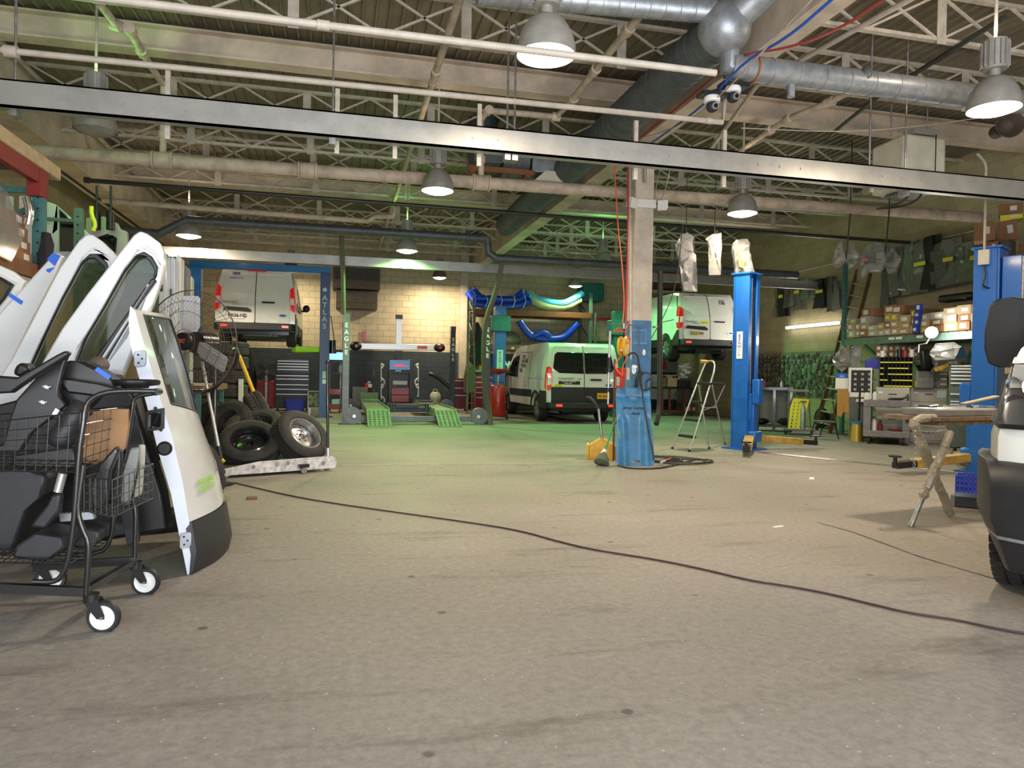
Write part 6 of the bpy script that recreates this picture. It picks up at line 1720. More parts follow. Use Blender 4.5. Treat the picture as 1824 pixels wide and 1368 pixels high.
wput('shelf', MB().span((a.x - 0.3, 9.5, 0.92), (b.x + 0.15, 11.5, 1.0)), 'wood_brown', t)
for x in (a.x - 0.25, b.x + 0.08):
 for y in (9.6, 11.4):
  wput('leg', MB().span((x - 0.03, y - 0.03, 0), (x + 0.03, y + 0.03, 0.92)), 'rack_teal', t)
XR_ = -2.62
p = A(71, 325, X=XR_)
Ye, zr = p.y, p.z
t = world_thing('pallet_rack', 'tall teal rack with a red upper beam at the left edge', 'rack', (XR_, Ye, 0))
zl_ = A(40, 480, X=XR_).z
for (x, y) in ((XR_, Ye), (XR_ - 1.05, Ye), (XR_, 3.9), (XR_ - 1.05, 3.9)):
 u = wput('upright', MB().span((x - 0.045, y - 0.04, 0), (x + 0.045, y + 0.04, zr + 0.12)), 'rack_teal', t)
 g = MB()
 for k in range(28):
  g.cyl((x, y - 0.042, 0.3 + k * 0.1), (x, y - 0.039, 0.3 + k * 0.1), 0.011, 8)
 wput('upright_slots', g, 'ink', u)
for y in (Ye, 3.9):
 wput('end_frame', MB().bar((XR_ - 1.05, y, zr - 0.08), (XR_, y, zr - 0.08), 0.04, 0.05).bar((XR_ - 1.05, y, zr - 0.75), (XR_, y, zr - 0.2), 0.04, 0.05).bar((XR_ - 1.05, y, 1.0), (XR_, y, 1.6), 0.04, 0.05), 'rack_teal', t)
for x in (XR_ + 0.01, XR_ - 1.06):
 bm_ = wput('red_beam', MB().span((x - 0.03, 3.9, zr - 0.03), (x + 0.03, Ye, zr + 0.1)), 'rack_red', t)
 wput('shelf_beam', MB().span((x - 0.03, 3.9, zl_ - 0.05), (x + 0.03, Ye, zl_ + 0.07)), 'rack_orange', t)
wput('beam_bracket', MB().span((XR_ - 0.06, Ye - 0.12, zr - 0.14), (XR_ + 0.05, Ye + 0.05, zr + 0.1)), 'rack_red', t)
wput('shelf_deck', MB().span((XR_ - 1.03, 3.95, zl_ + 0.04), (XR_ - 0.04, Ye - 0.05, zl_ + 0.07)), 'wood_brown', t)
wput('shelf_deck', MB().span((XR_ - 1.03, 3.95, zr + 0.08), (XR_ - 0.04, Ye - 0.05, zr + 0.1)), 'wood_brown', t)
solo('long_carton', MB().span((XR_ - 0.55, 3.4, zr + 0.1), (XR_ + 0.06, Ye + 0.32, zr + 0.22)), 'cardboard_pale', 'long flat cardboard carton on top of the red rack beam', 'box', bevel=0.01)
rb = random.Random(5)
def carton(name_label, lo, hi, m_='cardboard', group=None, rz=0.0, tape=True, face='y', lab=True, cat='box'):
 lo, hi = Vector(lo), Vector(hi)
 c = (lo + hi) / 2
 s = hi - lo
 t = thing('cardboard_box', name_label, cat, (c.x, c.y, lo.z), rz, group)
 put('carton', MB().box((0, 0, s.z / 2), (s.x, s.y, s.z)), m_, t, bevel=0.004)
 if lab:
  if face == 'y':
   put('paper_label', MB().box((s.x * 0.15, -s.y / 2 - 0.002, s.z * 0.5), (s.x * 0.4, 0.003, s.z * 0.45)), 'paper', t)
  else:
   put('paper_label', MB().box((-s.x / 2 - 0.002, -s.y * 0.1, s.z * 0.5), (0.003, s.y * 0.42, s.z * 0.45)), 'paper', t)
 return t
bz = zl_ + 0.07
names = ('lowest', 'second from the bottom', 'third from the bottom', 'topmost')
for k in range(4):
 h_ = (0.1, 0.1, 0.12, 0.11)[k]
 q = carton('labelled brown carton on the left rack, %s of its stack' % names[k], (XR_ - 0.62, Ye - 0.55, bz), (XR_ - 0.02 - 0.02 * k, Ye - 0.08, bz + h_ - 0.005), 'cardboard_tan', 'cartons stacked on the left rack', face='y')
 put('paper_label', MB().box((0.302 - 0.01 * k, 0.1, h_ * 0.5), (0.004, 0.1, h_ * 0.5)), 'paper', q)
 bz += h_
g = MB().prism([(0, 0), (0.5, -0.05), (0.75, 0.22), (0.42, 0.5), (0.05, 0.55)], (XR_ + 0.03, Ye - 1.25, zl_ + 0.05), (0, 1, 0), (0, 0, 1), 0.05)
g.warp(lambda v: v + Vector((rb.uniform(-.02, .02), rb.uniform(-.02, .02), rb.uniform(-.02, .02))))
solo('plastic_bag', g, 'plastic_wrap', 'clear crinkled plastic bag hanging over the left rack shelf', 'plastic bag')
solo('small_carton', MB().span((XR_ - 0.5, Ye + 0.02 - 0.1, zl_ + 0.07), (XR_ - 0.46, Ye - 0.06, zl_ + 0.1)), 'cardboard_pale', 'small flat card tucked beside the stacked cartons', 'box')
solo('black_jacket', MB().lathe((XR_ + 0.07, Ye - 0.06, zr - 0.95), (0, 0, 1), [(0, 0), (0.04, 0.01), (0.045, 0.1), (0.06, 0.2), (0.05, 0.3), (0.055, 0.4), (0.03, 0.5), (0, 0.5)], 9).warp(lambda v: v + Vector((rb.uniform(-.02, .02), rb.uniform(-.02, .02), 0))), 'dark_cloth', 'black cloth hanging on the front upright of the left rack', 'cloth')
cable('bent_pipe', 'shiny bent exhaust pipe standing on the left rack behind the cartons', [A(50, 400, Y=Ye - 0.2), A(54, 380, Y=Ye - 0.2), A(50, 362, Y=Ye - 0.2), A(47, 352, Y=Ye - 0.2)], 0.035, 'chrome', 'exhaust pipe', n=12)
p1, p2 = A(141, 372, Y=9.6), A(141, 430, Y=9.6)
t = world_thing('storage_rack', 'second rack with perforated uprights beyond the teal rack', 'rack', (p1.x, 9.6, 0))
for (x, y) in ((p1.x, 9.6), (p1.x - 1.5, 9.6), (p1.x, 10.6), (p1.x - 1.5, 10.6)):
 u = wput('upright', MB().span((x - 0.045, y - 0.04, 0), (x + 0.045, y + 0.04, p1.z)), 'rack_green', t)
 g = MB()
 for k in range(14):
  g.cyl((x, y - 0.042, p1.z - 0.1 - k * 0.1), (x, y - 0.039, p1.z - 0.1 - k * 0.1), 0.012, 8)
 wput('upright_slots', g, 'ink', u)
zs = A(120, 470, Y=9.6).z
wput('shelf', MB().span((p1.x - 1.5, 9.6, zs - 0.06), (p1.x, 10.6, zs)), 'rack_green', t)
wput('cross_bar', MB().span((p1.x - 0.6, 9.58, A(130, 393, Y=9.6).z - 0.02), (p1.x, 9.62, A(130, 393, Y=9.6).z + 0.02)), 'rack_green', t)
Yd = 9.75
g = [A(x, y, Y=Yd) for x, y in ((82, 358), (99, 364), (140, 400), (175, 432), (172, 455), (165, 468), (82, 468))]
h = [A(x, y, Y=Yd) for x, y in ((104, 372), (134, 402), (148, 425), (148, 447), (104, 448))]
t = world_thing('van_door', 'van door with dark glass standing on the second rack in green light', 'vehicle door', (g[0].x, Yd, zs))
wput('door_shell', MB().prism([[(p.x, p.z) for p in g], [(p.x, p.z) for p in h]], (0, Yd + 0.09, 0), (1, 0, 0), (0, 0, 1), 0.09), 'white_paint', t, bevel=0.01)
wput('window', MB().prism([(p.x, p.z) for p in h], (0, Yd + 0.05, 0), (1, 0, 0), (0, 0, 1), 0.006), 'glass_dark', t)
a, b = A(10, 348, Y=8.2), A(28, 395, Y=8.2)
for k, (x0, x1) in enumerate(((9, 20), (33, 62))):
 a, b = A(x0, 348, Y=8.4), A(x1, 420, Y=8.4)
 solo('body_panel', MB().span((a.x, 8.4, 0.0), (b.x, 8.46, a.z)), 'white_van', ('narrow pale panel standing behind the teal rack upright', 'wide pale body panel standing behind the teal rack')[k], 'panel', bevel=0.01)
Yg = 10.2
g = [A(x, y, Y=Yg) for x, y in ((152, 388), (185, 385), (208, 397), (214, 408), (226, 412), (226, 470), (165, 470), (150, 430))]
h = [A(x, y, Y=Yg) for x, y in ((172, 424), (200, 420), (207, 425), (205, 452), (178, 452))]
t = world_thing('car_door', 'grey white car door with a black edged window beyond the second rack', 'vehicle door', (g[6].x, Yg, g[6].z))
wput('door_shell', MB().prism([[(p.x, p.z) for p in g], [(p.x, p.z) for p in h]], (0, Yg + 0.09, 0), (1, 0, 0), (0, 0, 1), 0.09), 'cab_beige', t, bevel=0.015)
wput('window', MB().prism([(p.x, p.z) for p in h], (0, Yg + 0.05, 0), (1, 0, 0), (0, 0, 1), 0.006), 'glass_dark', t)
wput('window_seal', MB().tube([p + Vector((0, -0.0, 0)) for p in h] + [h[0]], 0.012, 6), 'black_plastic', t)
for k, px in enumerate((197, 172)):
 q = A(px, 395, Y=10.0)
 solo('black_strut', MB().cyl(q - Vector((0, 0, 0.1)), q + Vector((0, 0, 0.12)), 0.05, 12).cyl(q + Vector((0, 0, 0.1)), q + Vector((0, 0, 0.45)), 0.014, 8), 'black_plastic', ('black strut hanging above the grey car door', 'small black strut hanging left above the grey car door')[k], 'strut')
q = A(163, 382, Y=9.9)
solo('yellow_ribbon', MB().tube([q + Vector((0, 0, 0.1)), q, q + Vector((0.05, 0, -0.12)), q + Vector((0.02, 0, -0.2))], 0.025, 6, 1), 'label_yellow', 'yellow ribbon tied below the left girder', 'ribbon')
a = A(170, 468, Y=10.0)
t = world_thing('storage_rack', 'low dark rack carrying the grey car door', 'rack', (a.x, 10.0, 0))
wput('shelf', MB().span((a.x - 0.2, 10.15, a.z - 0.08), (a.x + 0.7, 10.6, a.z)), 'rack_green', t)
for x in (a.x - 0.15, a.x + 0.65):
 wput('leg', MB().span((x - 0.03, 10.3, 0), (x + 0.03, 10.36, a.z - 0.08)), 'rack_green', t)
YN_, YF2 = 3.62, 4.16
cart = world_thing('shopping_cart', 'black two tier shopping cart piled with black car parts', 'shopping cart', (-1.6, 3.9, 0))
def n_(px, py):
 return A(px, py, Y=YN_)
def f_(px, py):
 return A(px, py, Y=YF2)
tb = MB().tube([n_(277, 697), n_(222, 696), n_(185, 699), n_(160, 711), n_(151, 728), n_(148, 760), n_(141, 800), n_(134, 905), n_(128, 960), n_(120, 1005), n_(108, 1030), n_(92, 1037), n_(58, 1036)], 0.0125, 10, 1)
fr_ = wput('near_side_tube', tb, 'black_metal', cart)
wput('front_leg', MB().tube([n_(149, 829), n_(143, 870), n_(138, 912), n_(146, 940), n_(158, 965), n_(157, 1000), n_(153, 1056)], 0.0125, 10, 1), 'black_metal', cart)
wput('far_side_tube', MB().tube([f_(277, 700), f_(240, 706), f_(236, 722), f_(230, 760), f_(222, 830), f_(203, 915), f_(197, 965), f_(180, 985), f_(120, 990)], 0.0125, 10, 1), 'black_metal', cart)
wput('rear_leg', MB().tube([f_(238, 845), f_(236, 885), f_(242, 910), f_(241, 950), f_(240, 1003)], 0.0125, 10, 1), 'black_metal', cart)
wput('handle', MB().tube([n_(277, 697), n_(285, 697).lerp(f_(285, 699), 0.1), n_(284, 697).lerp(f_(284, 699), 0.9), f_(277, 700)], 0.015, 10, 1), 'black_metal', cart)
za_ = n_(150, 1052).z
zb_ = 0.19
wput('base_rail', MB().bar(n_(-60, 1044), n_(151, 1054), 0.03, 0.04), 'black_metal', cart)
wput('base_rail', MB().bar(f_(60, 1010), f_(240, 998), 0.03, 0.04), 'black_metal', cart)
wput('base_rail', MB().bar(n_(151, 1052), f_(240, 1000), 0.03, 0.03), 'black_metal', cart)
def wire_face(mb, a, b, c, d, nx, nz, r=0.0022, rim=True):
 """a,b bottom corners; d,c top corners"""
 for k in range(nx + 1):
  u = k / nx
  mb.cyl(a.lerp(b, u), d.lerp(c, u), r, 5)
 for k in range(nz + 1):
  v = k / nz
  mb.cyl(a.lerp(d, v), b.lerp(c, v), r * (1.6 if k in (0, nz) else 1), 5)
bk = MB()
nb, nt_ = n_(-170, 836), n_(-170, 765)
a1, b1_, c1, d1 = n_(-170, 836), n_(137, 841), n_(144, 735), n_(-170, 768)
a2, b2, c2, d2 = f_(-120, 800), f_(222, 806), f_(232, 724), f_(-120, 745)
wire_face(bk, a1, b1_, c1, d1, 16, 5)
wire_face(bk, a2, b2, c2, d2, 16, 5)
wire_face(bk, a1, b1_, b2, a2, 18, 6)
wire_face(bk, b1_, b2, c2, c1, 7, 5)
wput('main_basket', bk, 'black_metal', cart)
bk = MB()
q = [n_(150, 909), n_(200, 922), f_(272, 887), f_(240, 880)]
q2 = [n_(150, 850), n_(200, 855), f_(273, 826), f_(232, 824)]
for i in range(4):
 j = (i + 1) % 4
 wire_face(bk, q[i], q[j], q2[j], q2[i], 8 if i % 2 else 5, 4, 0.0024)
wire_face(bk, q[0], q[1], q[2], q[3], 6, 6, 0.0022)
wput('rear_basket', bk, 'black_metal', cart)
bk = MB()
wire_face(bk, n_(-100, 1000), n_(125, 1003), f_(195, 962), f_(-60, 965), 20, 7, 0.0028)
wput('lower_shelf', bk, 'black_metal', cart)
def caster(c, label_part='caster', ang=0.35, parent=cart):
 """wheel centred at c; fork up to the frame"""
 r = 0.074
 d = Vector((math.cos(ang), math.sin(ang), 0))
 ax = Vector((-math.sin(ang), math.cos(ang), 0))
 w = wput('caster_wheel', MB().lathe(c - ax * 0.016, ax, [(r * 0.72, 0), (r * 0.92, 0), (r, 0.008), (r, 0.024), (r * 0.92, 0.032), (r * 0.72, 0.032)], 32, True), 'cladding', parent)
 wput('wheel_hub', MB().lathe(c - ax * 0.0175, ax, [(0, 0.0), (r * 0.3, 0), (r * 0.36, 0.006), (r * 0.6, 0.006), (r * 0.74, 0.0), (r * 0.76, 0.018), (r * 0.74, 0.035), (0, 0.035)], 28), 'white_plastic', w)
 top = Vector((c.x - d.x * 0.055, c.y - d.y * 0.055, c.z + 0.085))
 g = MB()
 for s in (-1, 1):
  o = ax * 0.024 * s
  g.pprism([top + o + Vector((0.035, 0, 0)) * 1.0, top + o - d * 0.035, c + o - d * 0.02 - Vector((0, 0, 0.004)), c + o + d * 0.012 - Vector((0, 0, 0.006)), c + o + d * 0.012 + Vector((0, 0, 0.012)), top + o + d * 0.04 - Vector((0, 0, 0.01))], 0.003)
 g.cyl(top - Vector((0, 0, 0.012)), top + Vector((0, 0, 0.022)), 0.034, 16)
 f = wput('caster_fork', g, 'black_metal', w)
 wput('axle_bolt', MB().cyl(c - ax * 0.03, c + ax * 0.03, 0.007, 8), 'steel', w)
c = A(185, 1097, Y=3.6)
caster(Vector((c.x, c.y, 0.067)), ang=-0.15)
c = A(260, 1036, Y=4.16)
caster(Vector((c.x, c.y, 0.067)), ang=-0.15)
c = A(91, 1018, Y=4.3)
caster(Vector((c.x, c.y, 0.067)), ang=0.1)
c = A(-130, 1085, Y=3.6)
caster(Vector((c.x, c.y, 0.067)), ang=-0.15)
def heap(name, label, pts, Y, t, m_='black_plastic', bevel=0.01, noise_=0.0, cat='car part', tilt=0.0):
 P = [A(x, y, Y=Y) for x, y in pts]
 c = sum(P, Vector()) / len(P)
 g = MB().prism([(p.x, p.z) for p in P], (0, Y + t, 0), (1, 0, 0), (0, 0, 1), t)
 if tilt:
  g.warp(lambda v: Vector((v.x, v.y + (v.z - c.z) * tilt, v.z)))
 return solo(name, g, m_, label, cat, bevel=bevel, smooth=30)
o = heap('door_trim_panel', 'black ribbed trim panel standing highest in the cart', [(-40, 805), (8, 790), (18, 745), (28, 712), (62, 672), (95, 640), (112, 626), (120, 630), (112, 650), (104, 690), (104, 705), (118, 722), (92, 745), (60, 770), (40, 805)], 3.78, 0.03, tilt=0.1)
o2 = world_thing('x', None, 'x', (0, 0, 0)) if False else None
heap('trim_strip', 'long black trim strip slanting across the top of the cart', [(-60, 678), (-20, 668), (30, 672), (60, 655), (100, 632), (116, 624), (124, 629), (112, 640), (60, 672), (20, 700), (-60, 705)], 3.70, 0.05)
heap('wheel_arch_liner', 'large black moulded liner behind the trim panel in the cart', [(104, 650), (122, 642), (150, 644), (178, 658), (200, 674), (206, 690), (170, 708), (150, 730), (120, 732), (104, 700)], 3.9, 0.14, bevel=0.03)
heap('shade_backing', 'large black sheet added for the shade between the cart and the white doors', [(-80, 740), (20, 715), (100, 690), (150, 655), (205, 668), (238, 700), (262, 790), (290, 880), (300, 945), (200, 962), (-80, 985)], 4.62, 0.16, bevel=0.04)  # added dark slab, stands in for the deep shade behind the cart
heap('splash_guard', 'thin black guard lying under the round lid in the cart', [(102, 674), (130, 676), (180, 684), (208, 692), (205, 700), (160, 705), (120, 700)], 3.84, 0.03)
q = [A(x, y, Y=3.76) for x, y in ((150, 722), (138, 735), (122, 760), (110, 780), (104, 795))]
solo('mirror_housing', MB().tube(q, [0.045, 0.055, 0.05, 0.055, 0.055, 0.055, 0.06, 0.06, 0.05, 0.035], 14, 1), 'cladding', 'rounded grey black mirror housing in the cart basket', 'car part')
heap('blue_tape_strip', 'strip of blue tape on the black liner in the cart', [(168, 659), (174, 654), (198, 670), (193, 677)], 3.885, 0.008, 'tape_blue', 0.0, cat='tape')
q = A(150, 655, Y=4.1)
solo('mirror_shell', MB().ball(A(175, 650, Y=4.12), 0.05, 16, 10, (1.1, 0.8, 0.9)), 'brown_metal', 'olive brown rounded mirror shell behind the black liner', 'car part')
heap('speaker_cone', 'dark cupped vent part at the back left of the cart', [(20, 668), (26, 650), (40, 644), (56, 660), (40, 672)], 4.0, 0.12, bevel=0.02)
g = MB().lathe(A(241, 680, Y=3.98) - Vector((0, 0, 0.012)), (0, 0, 1), [(0, -0.02), (0.06, -0.02), (0.065, -0.01), (0.11, -0.004), (0.115, 0.004), (0.115, 0.018), (0.105, 0.024), (0.09, 0.014), (0, 0.012)], 36)
solo('round_lid', g, 'black_plastic', 'round black lid resting on the cart handle', 'lid')
heap('flat_carton', 'brown cardboard sheet standing in the back of the cart', [(157, 733), (190, 728), (227, 729), (228, 760), (222, 800), (205, 812), (175, 826), (147, 824), (150, 780)], 3.95, 0.03, 'cardboard', 0.003, cat='cardboard', tilt=0.05)
heap('trim_plate', 'black panel lying flat in the cart basket', [(20, 812), (60, 806), (132, 796), (136, 835), (20, 832)], 3.9, 0.10)
heap('bracket', 'grey bracket inside the near end of the cart basket', [(120, 768), (128, 764), (138, 790), (134, 796)], 3.8, 0.03, 'cladding')
for k, (x, y) in enumerate(((82, 689), (75, 716), (33, 766), (38, 790))):
 q = [(x - 7, y - 1), (x, y - 3), (x + 4, y - 1), (x + 10, y), (x + 4, y + 2), (x + 5, y + 4), (x - 1, y + 3)]
 heap('metal_clip', 'shiny metal clip on the black trim panel', q, 3.768, 0.008, 'steel', 0.0, cat='clip').__setitem__('group', 'metal clips on the black trim panel')
heap('white_sticker', 'small white sticker on the black trim panel', [(92, 738), (99, 727), (106, 731), (100, 740)], 3.768, 0.006, 'paper', 0, cat='sticker')
heap('black_moulding', 'black glossy moulding upright in the small cart basket', [(165, 915), (160, 870), (176, 828), (190, 812), (207, 794), (210, 806), (196, 840), (188, 905)], 3.80, 0.05, 'black_metal')
heap('plastic_cover', 'tall black cover in the small cart basket', [(190, 905), (196, 850), (203, 803), (216, 802), (214, 850), (210, 905)], 3.9, 0.05, 'black_plastic')
heap('grey_panel', 'flat grey green panel leaning in the small cart basket', [(212, 900), (216, 848), (232, 798), (250, 796), (243, 838), (230, 900)], 3.95, 0.02, 'cab_grey')
heap('pale_panel', 'pale grey green panel behind the grey one in the small cart basket', [(235, 890), (246, 835), (246, 792), (258, 792), (257, 826), (252, 880)], 4.08, 0.02, 'cab_beige')
heap('seat_base', 'large dark moulded seat base under the cart', [(-90, 990), (-90, 850), (0, 835), (60, 836), (84, 848), (78, 880), (50, 905), (20, 990)], 3.95, 0.3, 'cladding', 0.04)
heap('console_lid', 'dark grey flat lidded tray on the lower cart shelf', [(20, 994), (28, 972), (60, 950), (112, 958), (114, 978), (92, 996), (60, 1000)], 3.72, 0.25, 'cladding', 0.02)
heap('pedal_arm', 'dark curved bracket with silver rod under the cart', [(50, 940), (82, 900), (92, 880), (110, 878), (106, 912), (80, 945)], 3.85, 0.05, 'cladding', 0.015)
solo('steel_rod', MB().cyl(A(103, 876, Y=3.87), A(112, 843, Y=3.87), 0.02, 12), 'alum', 'short silver rod above the curved bracket under the cart', 'rod')
heap('console_lid', 'second dark tray behind the flat lidded tray under the cart', [(100, 970), (108, 945), (140, 938), (178, 946), (178, 966), (140, 978)], 3.98, 0.15, 'cladding', 0.015)
heap('mud_flap', 'dark flap standing on the floor behind the cart', [(213, 905), (243, 900), (249, 965), (226, 972)], 4.45, 0.02, 'cladding', 0.005)
heap('steel_bracket', 'shiny galvanised bracket under the small cart basket', [(104, 915), (165, 912), (168, 925), (106, 930)], 4.0, 0.04, 'galv', 0.004)
c = A(215, 900, Y=4.9)
tyre('tyre standing in shadow behind the shopping cart', (c.x + 0.05, 5.9, 0.36), (PI / 2, 0, 0.5), 0.36, 0.24, 'loose tyres')
fc = A(322, 607, Y=7.7)
ring_c = A(339, 609, Y=7.75)
fan = world_thing('pedestal_fan', 'large pedestal fan with round wire guard and silver blades', 'fan', (fc.x, fc.y, 0))
nf = Vector((-0.42, -0.90, 0.0)).normalized()
R_ = 0.515
uu, vv, _ = frame_from(nf)
ring_c = ring_c
g = MB()
g.lathe(ring_c, nf, [(R_ - 0.004, -0.006), (R_ + 0.004, -0.006), (R_ + 0.004, 0.006), (R_ - 0.004, 0.006)], 64, True)
wput('outer_ring', g, 'brown_metal', fan)
for side, dd_ in (('front_guard', 0.10), ('rear_guard', -0.12)):
 g = MB()
 for k in range(64):
  a = 2 * PI * k / 64
  r_ = uu * math.cos(a) + vv * math.sin(a)
  tw = uu * math.cos(a + 0.35) + vv * math.sin(a + 0.35)
  g.tube([ring_c + r_ * R_, ring_c + r_ * (R_ * 0.85) + nf * dd_ * 0.7, ring_c + tw * (R_ * 0.5) + nf * dd_, ring_c + tw * 0.10 + nf * dd_], 0.0016, 4)
 for rr in (0.3, 0.4, 0.12):
  g.lathe(ring_c + nf * dd_ * (1 if rr < 0.4 else 0.85), nf, [(rr - 0.002, -0.002), (rr + 0.002, -0.002), (rr + 0.002, 0.002), (rr - 0.002, 0.002)], 48, True)
 wput(side, g, 'brown_metal', fan)
hub = ring_c + nf * 0.12
hb = wput('hub_badge', MB().lathe(hub, nf, [(0, 0.03), (0.05, 0.028), (0.085, 0.015), (0.09, 0.0), (0.09, -0.03), (0, -0.03)], 28), 'black_plastic', fan)
rz_f = math.atan2(nf.x, -nf.y)
text('lettering', 'TEC', 0.05, hub + nf * 0.034 - Vector(fan.location), (PI / 2, 0, rz_f), 'hose_orange', fan, shear=0.3, bold=0.001)
g = MB()
for a0 in (PI / 2 + 0.02, PI / 2 - 2.1, PI / 2 + 2.1):
 d_ = Vector((math.cos(a0) * math.cos(rz_f), math.cos(a0) * math.sin(rz_f), math.sin(a0)))
 pr = nf.cross(d_).normalized()
 w_ = 0.085
 tw_ = nf * 0.04
 q = [ring_c + d_ * 0.10 - pr * w_ * 0.7 - tw_ * 0.6, ring_c + d_ * 0.10 + pr * w_ * 0.7 + tw_ * 0.6, ring_c + d_ * 0.16 + pr * w_ + tw_, ring_c + d_ * 0.44 + pr * w_ + tw_, ring_c + d_ * 0.46 + pr * (w_ - 0.02) + tw_ * 0.8, ring_c + d_ * 0.46 - pr * (w_ - 0.02) - tw_ * 0.8, ring_c + d_ * 0.44 - pr * w_ - tw_, ring_c + d_ * 0.16 - pr * w_ - tw_]
 gg = MB().pprism(q, 0.006)
 for s in (-0.6, 0.6):
  gg.tube([ring_c + d_ * 0.13 + (pr * w_ + tw_) * s + nf * 0.006, ring_c + d_ * 0.43 + (pr * w_ + tw_) * s + nf * 0.006], 0.006, 6)
 wput('blade', gg, 'silver_blade', fan, bevel=0.002)
mt = ring_c - nf * 0.2
wput('motor', MB().cyl(ring_c - nf * 0.08, ring_c - nf * 0.34, 0.11, 20), 'black_metal', fan)
yk = ring_c + uu * 0
wput('yoke', MB().tube([A(417, 620, Y=7.8), A(424, 632, Y=7.85), A(418, 655, Y=7.9), A(385, 690, Y=7.9), A(372, 697, Y=7.95), A(330, 697, Y=7.95)], 0.02, 8, 1).cyl(A(411, 611, Y=7.75), A(424, 611, Y=7.8), 0.02, 8), 'black_metal', fan)
pm = A(383, 700, Y=8.0)
wput('stand_pole', MB().cyl((pm.x, pm.y, 0.03), (pm.x, pm.y, ring_c.z + 0.05), 0.025, 12), 'black_metal', fan)
wput('stand_base', MB().lathe((pm.x, pm.y, 0), (0, 0, 1), [(0, 0), (0.2, 0), (0.2, 0.02), (0.05, 0.05), (0, 0.05)], 28), 'black_metal', fan)
a, b = A(360, 645, Y=8.1), A(389, 795, Y=7.9)
t = world_thing('leaning_pole', 'silver pole leaning below the pedestal fan', 'pole', b)
wput('shaft', MB().cyl(a, b, 0.017, 10), 'alum', t)
wput('grip', MB().cyl(b, b + (b - a).normalized() * 0.13, 0.024, 10), 'black_plastic', t)
a, b = A(426, 634, Y=10.4), A(457, 712, Y=10.2)
t = world_thing('push_broom', 'yellow handled broom leaning behind the loose tyres', 'broom', (b.x, b.y, 0.3))
wput('handle', MB().cyl(a, b, 0.026, 10), 'yellow', t)
wput('grip', MB().cyl(a, a + (a - b).normalized() * 0.15, 0.022, 10), 'black_plastic', t)
wput('lower_shaft', MB().cyl(b, b + (b - a).normalized() * 0.5, 0.02, 10), 'black_plastic', t)
d0, d1 = A(394, 853, z=0), A(600, 838, z=0)
dx = (d1 - d0).normalized()
dy = Vector((-dx.y, dx.x, 0))
Ln = (d1 - d0).length
pf = [(0.0, 0.03), (Ln - 0.02, 0.03), (Ln, 0.09), (Ln - 0.02, 0.155), (Ln - 0.08, 0.18), (0.42, 0.165), (0.0, 0.10)]
t = world_thing('vehicle_dolly', 'chipped white low steel dolly with a black push pole', 'dolly', d0)
wput('side_plate', MB().prism(pf, d0 + dy * 0.03, dx, (0, 0, 1), 0.03), 'white_chipped', t, bevel=0.004)
wput('side_plate', MB().prism(pf, d0 + dy * 0.62, dx, (0, 0, 1), 0.03), 'white_chipped', t, bevel=0.004)
wput('deck', MB().prism([(0.1, 0.09), (Ln - 0.1, 0.13), (Ln - 0.1, 0.14), (0.1, 0.10)], d0 + dy * 0.62, dx, (0, 0, 1), 0.6), 'steel', t)
for xx, zz in ((0.62, 0.12), (0.75, 0.13), (1.18, 0.10), (0.35, 0.11)):
 wput('bolt', MB().cyl(d0 + dx * xx + Vector((0, 0, zz)) - dy * 0.002, d0 + dx * xx + Vector((0, 0, zz)) - dy * 0.014, 0.022, 12), 'steel', t)
cs = d0 + dx * (Ln * 0.68) + Vector((0, 0, 0.035)) - dy * 0.04
wput('caster', MB().cyl(cs - dy * 0.02, cs + dy * 0.02, 0.035, 16), 'steel', t)
wput('caster_bracket', MB().box(cs + Vector((0, 0, 0.055)), (0.12, 0.05, 0.04), math.atan2(dx.y, dx.x)), 'black_metal', t)
for xx in (0.08, Ln - 0.08):
 for yy in (0.1, 0.55):
  q = d0 + dx * xx + dy * yy + Vector((0, 0, 0.03))
  wput('roller', MB().cyl(q - dy * 0.03, q + dy * 0.03, 0.03, 12), 'steel', t)
pb = A(584, 812, Y=(d1.y - 0.02))
pt = A(583, 645, Y=(d1.y - 0.02))
pp = wput('push_pole', MB().cyl((pb.x, pb.y, 0.18), pt, 0.017, 10).ball(pt, 0.026, 10, 8), 'black_metal', t)
wput('pole_socket', MB().cyl((pb.x, pb.y, 0.16), (pb.x, pb.y, 0.28), 0.03, 14), 'alum', pp)
def aim(nrm):
 return Vector(nrm).to_track_quat('Z', 'Y').to_euler()
def tyre_at(label, px, py, Y, nrm, R=0.35, rim=None, m='rubber', W=0.23):
 c = A(px, py, Y=Y)
 n = Vector(nrm).normalized()
 loc = c - n * W          # rim side faces the viewer
 return tyre(label, loc, aim(n), R, W, 'loose tyres on and behind the white dolly', m, rim)
tyre_at('tyre on a black steel rim lying tilted at the front of the dolly', 445, 780, 9.0, (0.05, -0.62, 0.80), 0.35, 'black_metal')
tyre_at('tyre on a silver rim leaning at the right end of the dolly', 545, 770, 9.12, (0.55, -0.55, 0.60), 0.35, 'wheel_silver')
tyre_at('dusty tyre lying behind the black rimmed wheel', 452, 752, 9.6, (-0.1, -0.5, 0.86), 0.36, None, 'rubber_dusty')
tyre_at('tyre with its tread towards the camera behind the silver rimmed wheel', 478, 738, 10.2, (0.9, 0.25, 0.35), 0.35, None, 'rubber_dusty')
tyre_at('tyre leaning second from the left behind the cargo door', 400, 758, 9.85, (-0.55, -0.7, 0.35), 0.36, None, 'rubber_dusty')
tyre_at('tyre standing at the left behind the cargo door', 366, 762, 10.3, (-0.75, -0.6, 0.1), 0.36, None, 'rubber_dusty')
c = A(383, 822, Y=8.2)
